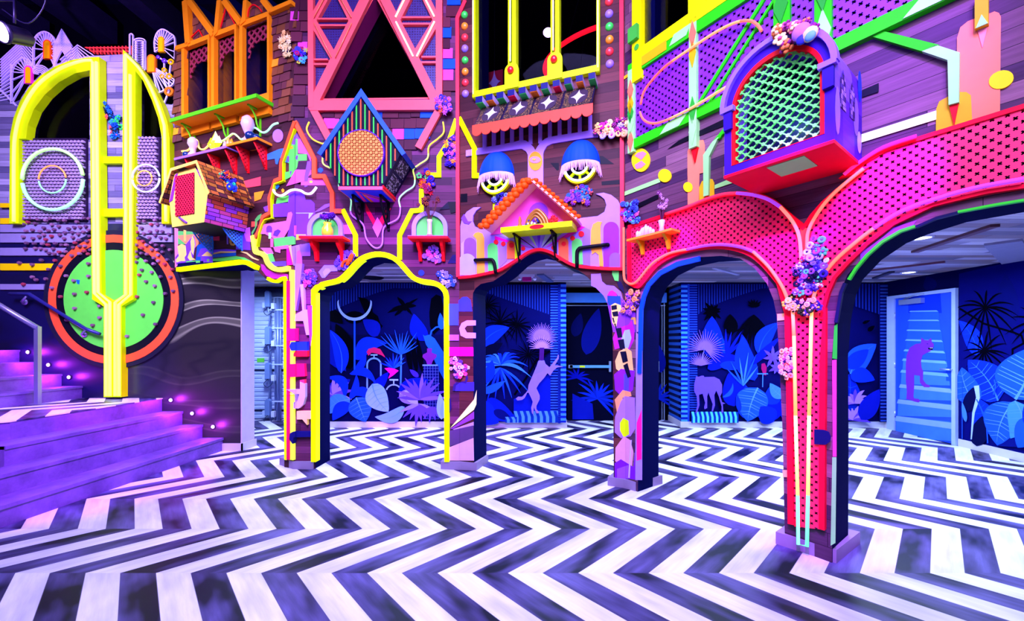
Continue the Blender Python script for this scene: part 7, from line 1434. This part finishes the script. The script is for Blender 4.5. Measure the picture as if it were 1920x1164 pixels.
def mural_right():
    m = Mural(FM, 'l')
    m.poly('05064c', [(195, 10), (1760, 10), (1760, 1085), (195, 1085)]); m.poly('0a1a98', '195,10 245,10 245,1080 195,1080'); m.hstripes('3a88f8', 195, 245, 20, 1080, 36); m.poly('1a3cc0', '245,10 260,10 260,1080 245,1080'); m.poly('060968', '260,10 320,10 320,1000 260,1000'); m.hstripes('1c3ab0', 260, 320, 15, 1000, 19)
    m.stripes('12248c', 325, 1100, 12, lambda x: 250 - min(205, ((x - 325) ** .72) * 2.35), 20.5)
    m.rosette(D1, (430, 225), 90, 11, 0, 340, 26, .1, 31); m.rosette(D1, (760, 190), 70, 7, 200, 340, 18, 0, 32); m.rosette(D1, (755, 250), 240, 19, 40, 145, 13, .35, 33); m.leaf(D1, (580, 400), (570, 245), 110); m.line(D1, '760,300 690,350 600,380 560,440 555,560', 12)
    m.leaf('0a22c0', (430, 590), (430, 262), 170); m.rosette([B1, '0a30d8'], (540, 570), 230, 7, 225, 315, 24, 0, 34); m.leaf('0818a0', (700, 600), (660, 400), 80); m.leaf(B1, (395, 670), (640, 580), 110, -.1); m.leaf(B2, (490, 640), (700, 650), 70)
    m.leaf(B2, (790, 560), (950, 310), 130, -.12, B3, 0); m.leaf(B2, (760, 760), (670, 415), 160, -.1); m.leaf(B1, (730, 640), (960, 420), 60); m.rosette(['5a40f0', LI], (900, 580), 90, 7, 120, 420, 26, 0, 35); m.rosette(['5a40f0', LI], (930, 660), 70, 6, 60, 300, 22, 0, 36)
    m.leaf(D0, (640, 990), (540, 740), 260); m.leaf(B1, (600, 960), (560, 700), 200, .1); m.leaf(B3, (510, 890), (590, 780), 30, .2)
    for x, y, w, h in ((1010, 1080, 210, -330), (1180, 1080, 180, -420), (1300, 1085, 230, -300), (1430, 1085, 200, -380)): m.leaf((B1, B2, '0a20b0', B1)[x % 4], (x, y), (x + 60, y + h), w, .08, B3, 5)
    m.rosette([B3, B4], (668, 800), 250, 6, 225, 310, 14, 0, 37); m.poly('a01060', '810,630 835,625 850,660 845,720 825,715 808,670'); m.poly(B4, '775,703 860,703 860,712 775,712'); m.line(B4, '820,708 818,810', 7)
    m.leaf(B1, (850, 1080), (880, 830), 220); m.leaf(B2, (930, 940), (870, 810), 130, -.1); m.leaf(B4, (985, 890), (875, 780), 90, -.1, '5288ff', 4); m.leaf(B2, (700, 1060), (690, 800), 150); m.leaf(B3, (780, 815), (700, 1075), 250, .05, '5288ff', 8); m.leaf(B2, (640, 1000), (620, 870), 40); m.leaf('0a20b0', (900, 1080), (800, 960), 150)
    m.leaf(B2, (1180, 1080), (1100, 700), 260, .1, B3, 6)
    platform(m, 265, 630, 1000, 1085, 36, '50c0f0'); m.fan('8058f4', (370, 515), 155, 27, 170, 410, 11, .2); m.fan('8058f4', (335, 640), 100, 17, 190, 350, 11, .2); m.line('7a68e8', '365,510 345,600', 5)
    m.poly('6444f4', '300,725 320,730 345,720 360,722 362,732 440,730 480,750 500,790 500,850 485,880 500,925 525,935 505,940 510,1000 495,1012 497,960 475,880 455,835 440,870 445,950 430,995 420,995 428,940 405,880 395,850 385,880 385,970 365,980 362,965 370,930 350,860 322,868 325,950 305,1010 295,1008 310,950 305,880 285,840 285,790')
    # past the lattice pillar
    m.k = 'm'
    m.stripes('12248c', -120, 175, 10, lambda x: 130 + (x + 60) * .33, 21); m.poly('060950', '183,10 245,10 245,915 183,915'); m.hstripes('2440a8', 188, 242, 20, 915, 22); m.poly('050748', '245,0 290,0 290,930 245,930'); m.leaf(D1, (70, 270), (120, 250), 20); m.leaf(D1, (105, 320), (150, 285), 30)
    m.leaf(B3, (-10, 600), (160, 405), 150, -.1, B4); m.leaf(B2, (-30, 560), (110, 440), 100); m.leaf(B2, (-10, 610), (150, 640), 100, -.1); m.rosette(['8a58f8', LI, 'a070ff'], (20, 790), 150, 9, 190, 350, 24, .4, 41); m.rosette(['a070ff', LI], (10, 900), 150, 8, 200, 350, 24, .3, 42); m.leaf('0a14a0', (60, 900), (180, 700), 120)
    m.done(wall_mural2)
    for side in (2.53,):
        mb = MB(); z = .11
        while z < 2.5: mb.add([(side - .002, FAR + .01, z), (side - .002, REC, z), (side - .002, REC, z + .055), (side - .002, FAR + .01, z + .055)], [(0, 1, 2, 3)], paint('2458c8')); z += .11
        o = [x for x in COL.objects if x.name == 'wall_recess_side'][0]; o['pv'] = (0, 0, 0); mb.norm = False; child(o, 'mural', mb)
    # long side wall
    m = Mural(FR, 'm')
    m.poly('06085c', '735,-60 1300,-190 1300,1240 735,1040'); m.poly('04063c', '245,-5 735,-60 735,35 275,95 275,960 245,930')
    m.leaf('060a58', (1070, 300), (1040, -60), 150); m.leaf('050850', (560, 50), (520, -40), 90); m.leaf(B2, (860, 480), (735, 250), 120, .1, B3, 5); m.line(D1, '740,170 900,270 1100,330 1150,350 1164,400 1090,440 1090,480', 13)
    m.rosette(D1, (910, 165), 230, 15, 0, 350, 13, .45, 51); m.rosette(D1, (905, 450), 190, 15, 0, 350, 12, .3, 52); m.rosette(D1, (1250, 250), 200, 13, 0, 350, 12, .3, 54)
    m.leaf(B2, (1000, 780), (800, 510), 230, .08, B4, 7); m.leaf(B3, (860, 800), (760, 560), 170, -.1, '5288ff', 6); m.leaf(B2, (950, 1000), (860, 760), 160, .0, B3, 5); m.leaf('04083a', (860, 1080), (900, 880), 120); m.leaf('04083a', (800, 850), (840, 690), 90); m.ribbon('9ab4ff', [(860, 680), (870, 760), (840, 860), (825, 1035)], 34, 8); m.line(B3, '765,640 765,1030', 5); m.leaf(B4, (790, 920), (765, 790), 30); m.line(B3, '860,770 925,900 935,1060', 8)
    m.poly('08106a', '945,900 1200,900 1200,1090 1000,1080'); m.leaf(B3, (1120, 770), (1230, 430), 420, .08, '5288ff', 9); m.leaf(B3, (1110, 790), (1000, 1075), 260, .1, '5288ff', 8); m.leaf('3a7cff', (1120, 780), (1090, 1030), 200, -.25, '5288ff', 7); m.leaf(B3, (1260, 900), (1140, 1090), 190); m.leaf(B2, (1300, 1000), (1250, 700), 220, 0, B4, 6)
    m.line(B3, '980,740 995,680 985,640', 9); m.done(wall_r)
mural_left(); mural_right()

def doors():
    # painted door in the side wall: structure with leaf, frame, closer, lever, hinges
    A = lambda u, v: FR.px(u, v, 0)
    s0, s1 = A(1667.5, 680)[0], A(1797, 680)[0]; zt = (A(1668, 556)[1] + A(1797, 539.5)[1]) / 2; fw = .055
    l0, l1, lt = s0 + .14, s1 - fw, zt - .05
    FRM = paint('9aaee8', .35)
    fr = MB().prism([(s0, 0), (l0, 0), (l0, lt), (l1, lt), (l1, 0), (s1, 0), (s1, zt), (s0, zt)], -.045, 0, FRM); d = struct('door_1', fr, FR, (l0, 0, 0)); d['pv'] = (l0, 0, 0)
    mb = MB().box(l0 + .004, l1 - .004, -.022, -.002, .012, lt - .004, paint('1a48e0', .4)); lf = child(d, 'door_leaf', mb, 'blue painted door leaf')
    m = Mural(FR, 'm'); base = m.f
    class Off:      # painted on the leaf's face
        w = FR.w
        def P(s, pts, off=0): return FR.P(pts, .022)
    m.f = Off(); m.n = 115
    m.poly('1030c8', '400,70 610,65 620,200 400,200')
    st = [(415, 598, 186, 8), (405, 606, 245, 9), (396, 618, 309, 11), (388, 630, 373, 13), (378, 645, 440, 16), (368, 655, 500, 20), (357, 668, 575, 24), (348, 690, 670, 30), (335, 705, 770, 36), (322, 712, 880, 44)]
    for i, (x0, x1, y, h) in enumerate(st):
        y2 = st[i + 1][2] if i < 9 else 1020
        m.poly('2254e0' if i < 5 else '3a70f4', [(x0, y), (x1, y + (x1 - x0) * (.02 + .012 * i) * (.3 if i < 5 else .85)), (x1 + 8, y2 + 10 if i < 9 else 1050), (x0 - 6, y2)])
    for i, (x0, x1, y, h) in enumerate(st):
        sl = (x1 - x0) * (-.02 + .016 * i)
        m.poly('6aa0ff' if i < 7 else '7a9cff', [(x0, y), (x1 - 12, y + sl * .97), (x1, y + h * .95 + sl), (x0 - 10, y + h * .75)])
    m.poly('7028e0', '487,362 507,378 535,380 552,364 558,395 570,405 568,425 545,455 520,465 495,480 485,520 488,560 500,585 498,640 520,670 545,680 540,692 505,690 478,660 478,615 440,610 440,690 435,750 440,765 470,768 480,782 470,792 440,785 405,772 388,770 392,720 385,640 385,540 390,480 410,430 450,405 485,400'); m.poly('100830', '530,430 570,425 565,435 560,445 535,442'); m.poly('100830', '520,402 535,402 530,407')
    for x in (545, 553, 560): m.poly('e0d8ff', [(x, 428), (x + 5, 428), (x + 2, 436)])
    m.mb.norm = False; child(d, 'painted_scene', m.mb, 'stairs with a snarling violet wild cat painted on the door')
    ST = paint('a8b8e0', .25, .6)
    mb = MB(); c0, c1 = FR.px(1691, 560, .03)[0], FR.px(1733, 560, .03)[0]; zc = lt - .02; mb.box(c0, c1, -.085, -.022, zc - .10, zc - .02, ST); mb.tube([(c0 + .05, -.05, zc - .01), (c0 + .25, -.09, zc + .02), (c1 + .02, -.05, zc + .035)], .01, ST, 6); child(d, 'door_closer', mb, 'grey door closer')
    lx, lz = FR.px(1784, 693, .05); mb = MB().lathe([(0, 0), (.03, 0), (.03, .012), (.014, .014), (.014, .05)], (lx, -.022, lz), ST, 14, 'y'); mb.tube([(lx, -.07, lz), (lx - .14, -.075, lz)], .013, ST, 8); mb.box(lx - .10, lx + .01, -.026, -.022, lz - .17, lz + .03, paint('1a48c8')); child(d, 'door_lever', mb, 'chrome door lever')
    for z in (.28, lt * .5, lt - .28): child(d, 'hinge', MB().tube([(l0, -.03, z - .05), (l0, -.03, z + .05)], .012, ST, 8))
    # double exit doors in the recess
    DD = paint('030420', .8)
    for i, (u0, u1) in enumerate(((1063, 1149), (1149, 1238))):
        a, b = FD.px(u0, 700)[0], FD.px(u1, 700)[0]; z1 = FD.px(1100, 574)[1]
        d = struct('door_%d' % (i + 2), MB().box(a + .004, b - .004, -.05, -.005, .01, z1, DD), FD, (a, 0, 0)); d['pv'] = (a, 0, 0)
        mm = Mural(FD, 'o'); mm.n = 255
        if i == 0: mm.leaf('08107a', (200, 560), (300, 200), 140); mm.leaf('060a50', (110, 420), (160, 240), 90); mm.rosette(['0a20a8', '0c28c0'], (290, 900), 210, 13, 170, 400, 22, .2, 61); mm.poly('0a16a0', '95,860 250,940 260,1060 95,1060'); mm.rosette('0810a0', (130, 740), 130, 9, 180, 380, 16, .3, 62)
        else: mm.leaf('08107a', (780, 700), (760, 480), 90); mm.rosette('0a20a8', (760, 900), 160, 11, 170, 380, 18, .2, 63)
        mm.mb.norm = False; child(d, 'painted_leaves', mm.mb)
        zb = FD.px(1100, 687, .1)[1]; mb = MB().box(a + .05, b - .07, -.11, -.085, zb - .025, zb + .025, paint('6ab0e8', .25, .3)).box(a + .02, a + .10, -.11, -.05, zb - .03, zb + .03, ST).box(b - .09, b - .05, -.10, -.05, zb - .10, zb + .10, ST); bar = child(d, 'push_bar', mb, 'steel exit push bar')
        s = a + (.28 if i == 0 else .70); mb = MB().box(s - .05, s + .05, -.1125, -.11, zb - .018, zb + .018, paint('d8e020')); child(bar, 'yellow_label', mb, 'yellow label')
    z1 = FD.px(1100, 574)[1]; x0, x1 = FD.px(1061, 600)[0], FD.px(1247, 600)[0]; xe = FD.px(1241, 600)[0]
    struct('trim_5', MB().box(x0, x1, -.02, 0, z1 + .005, z1 + .02, ST).box(xe - .012, xe + .0, -.03, 0, 0, z1 + .02, ST).box(xe + .03, xe + .045, -.03, 0, 0, z1 + .06, ST).box(x0, x1, -.004, 0, 0, .012, ST), FD)
    za, zb2 = FD.px(1100, 568)[1], FD.px(1100, 550)[1]; struct('trim_6', MB().box(x0, x1, -.10, 0, za, zb2, paint('3a8af0', .4)), FD)
doors()

def corridor():
    CW = paint('b8c8f4', .35); ST = paint('7a8cc8', .3, .4); BX = paint('6a84c4', .4)
    a, b = FC.px(474, 700)[0], FC.px(556, 700)[0]; T = Thing('roller_shutter', FC, ((a + b) / 2, -.02, 0), 'white corrugated roller shutter at end of the corridor', 'shutter')
    mb = MB(); z = .02; prof = []
    while z < 2.36: prof += [(-.012, z), (-.03, z + .018), (-.03, z + .062), (-.012, z + .08)]; z += .085
    vs = [(a, y, zz) for y, zz in prof] + [(b, y, zz) for y, zz in prof]; n = len(prof); mb.add(vs, [(i, i + n, i + n + 1, i + 1) for i in range(n - 1)], CW); T.part('curtain', mb)
    mb = MB().box(a - .05, b + .05, -.14, 0, 2.36, 2.5, paint('2a3050')); T.part('head_box', mb)
    for zz in (.16, .93): T.part('seam_rail', MB().box(a, b, -.036, -.03, zz, zz + .03, paint('1a2040')))
    s = FC.px(491, 676)[0]; mb = MB().box(s - .07, s + .07, -.035, -.0305, 1.1, 1.18, paint('6ad060')); T.part('green_tag', mb)
    T = Thing('conduit_rack', FC, (FC.px(522, 700)[0], -.1, 0), 'upright steel conduit rack in front of the roller shutter', 'conduit rack')
    for u in (507, 516, 521, 526): s = FC.px(u, 700, .1)[0]; T.part('upright', MB().tube([(s, -.1, .002), (s, -.1, 2.33)], .014 if u != 521 else .03, ST, 8))
    for v in (546, 581, 615, 648, 683, 752): z = FC.px(520, v, .1)[1]; T.part('cross_rail', MB().box(FC.px(503, 700, .1)[0], FC.px(540, 700, .1)[0], -.13, -.115, z - .012, z + .012, CW))
    for i, (v0, v1) in enumerate(((545, 575), (612, 645), (680, 710), (748, 778))):
        s = FC.px(502, 700, .18)[0]; z1, z0 = FC.px(502, v0, .18)[1], FC.px(502, v1, .18)[1]; lab = ('topmost', 'second from top', 'third from top', 'lowest')[i]
        T = Thing('junction_box', FC, (s, -.14, z0), lab + ' blue grey electrical box on the conduit rack', 'electrical box', 'electrical boxes on the conduit rack')
        mb = MB().prism([(s - .045, z0), (s + .045, z0), (s + .045, z1 - .03), (s + .02, z1), (s - .02, z1), (s - .045, z1 - .03)], -.2, -.128, BX); T.part('casing', mb)
        T.part('outlet', MB().box(s - .10, s - .05, -.19, -.13, z0 - .02, z0 + .08, CW)); T.part('outlet', MB().box(s + .06, s + .12, -.18, -.12, z0 - .04, z0 + .07, paint('c8d0f0')))
        mb = MB(); mb.tube(curve([(s, -.17, z0), (s - .06, -.2, z0 - .09), (s, -.2, z0 - .16), (s + .08, -.19, z0 - .1), (s + .09, -.16, z0 - .02)], 5), .007, paint('2a3868'), 6)
        if i < 3: mb.tube(curve([(s - .01, -.16, z0), (s + .02, -.16, z0 - .2), (s, -.16, z0 - .38)], 4), .012, ST, 6)
        T.part('cable', mb)
corridor()

def ceiling_fittings():
    zc = 2.53; g = 'recessed round ceiling lights'
    L = [(1727, 445, 'round recessed light in the plank ceiling above the pink lattice pillar arch'), (1704, 510, 'round recessed light in the plank ceiling nearest the blue cat door')]
    def cp(u, v): k = FP * (zc - EYE) / (CY - v); return ((u - CX) / FP * k, k)
    for u, v, lab in L:
        x, y = cp(u, v); T = Thing('downlight', W, (x, y, zc), lab, 'ceiling light', g)
        T.part('trim_ring', MB().lathe([(.10, 0), (.10, -.008), (.078, -.012)], (x, y, zc), paint('d8dcf0'), 24)); T.part('lens', MB().lathe([(0, -.006), (.078, -.006)], (x, y, zc), neon('e8f0ff', 9), 24))
    for i, (a, b, w, hx, lab) in enumerate((((1715, 470), (1866, 420), .07, '6a4a50', 'reddish board lying askew on the plank ceiling by the round lights'), ((1640, 520), (1672, 508), .07, '3c3850', 'short dark board askew on the plank ceiling over the broad arch'), ((1618, 507), (1772, 489), .035, '70485a', 'thin red batten across the plank ceiling over the broad arch'), ((1880, 452), (1908, 490), .26, '8f8ea8', 'wide pale board askew on the plank ceiling above the side wall'), ((1338, 500), (1384, 513), .05, 'a8a8c0', 'thin pale batten on the ceiling behind the narrow arch'), ((1013, 513), (1032, 527), .11, '56648c', 'blue grey board askew on the ceiling behind the centre arch'))):
        p, q = cp(*a), cp(*b); mb = MB(); st = stroke([p, q], w); mb.prism(st, 0, 1, paint(hx)); mb.v = [(x, z, zc - .025 if y < .5 else zc) for x, y, z in mb.v]; single('ceiling_board', mb, W, lab, 'board', 'loose boards on the plank ceiling')
    x, y = cp(697, 520); T = Thing('ceiling_speaker', W, (x, y, zc), 'black round speaker in the ceiling behind the yellow edged arch', 'speaker'); T.part('grille', MB().lathe([(0, -.02), (.16, -.02), (.19, 0)], (x, y, zc), BLACK, 24))
    x, y = cp(988, 515); T = Thing('emergency_light', W, (x, y, zc), 'small white and magenta emergency light on the ceiling behind the centre arch', 'light'); T.part('base_plate', MB().box(x - .12, x + .12, y - .05, y + .05, zc - .04, zc, paint('d8d0f0'))); T.part('magenta_cover', MB().box(x - .07, x + .07, y - .04, y + .04, zc - .10, zc - .04, paint('c01880')))
    for dx in (-.11, .12): T.part('lamp_head', MB().ball((x + dx, y - .03, zc - .065), .03, paint('e0e0f8', .2), 12))
ceiling_fittings()
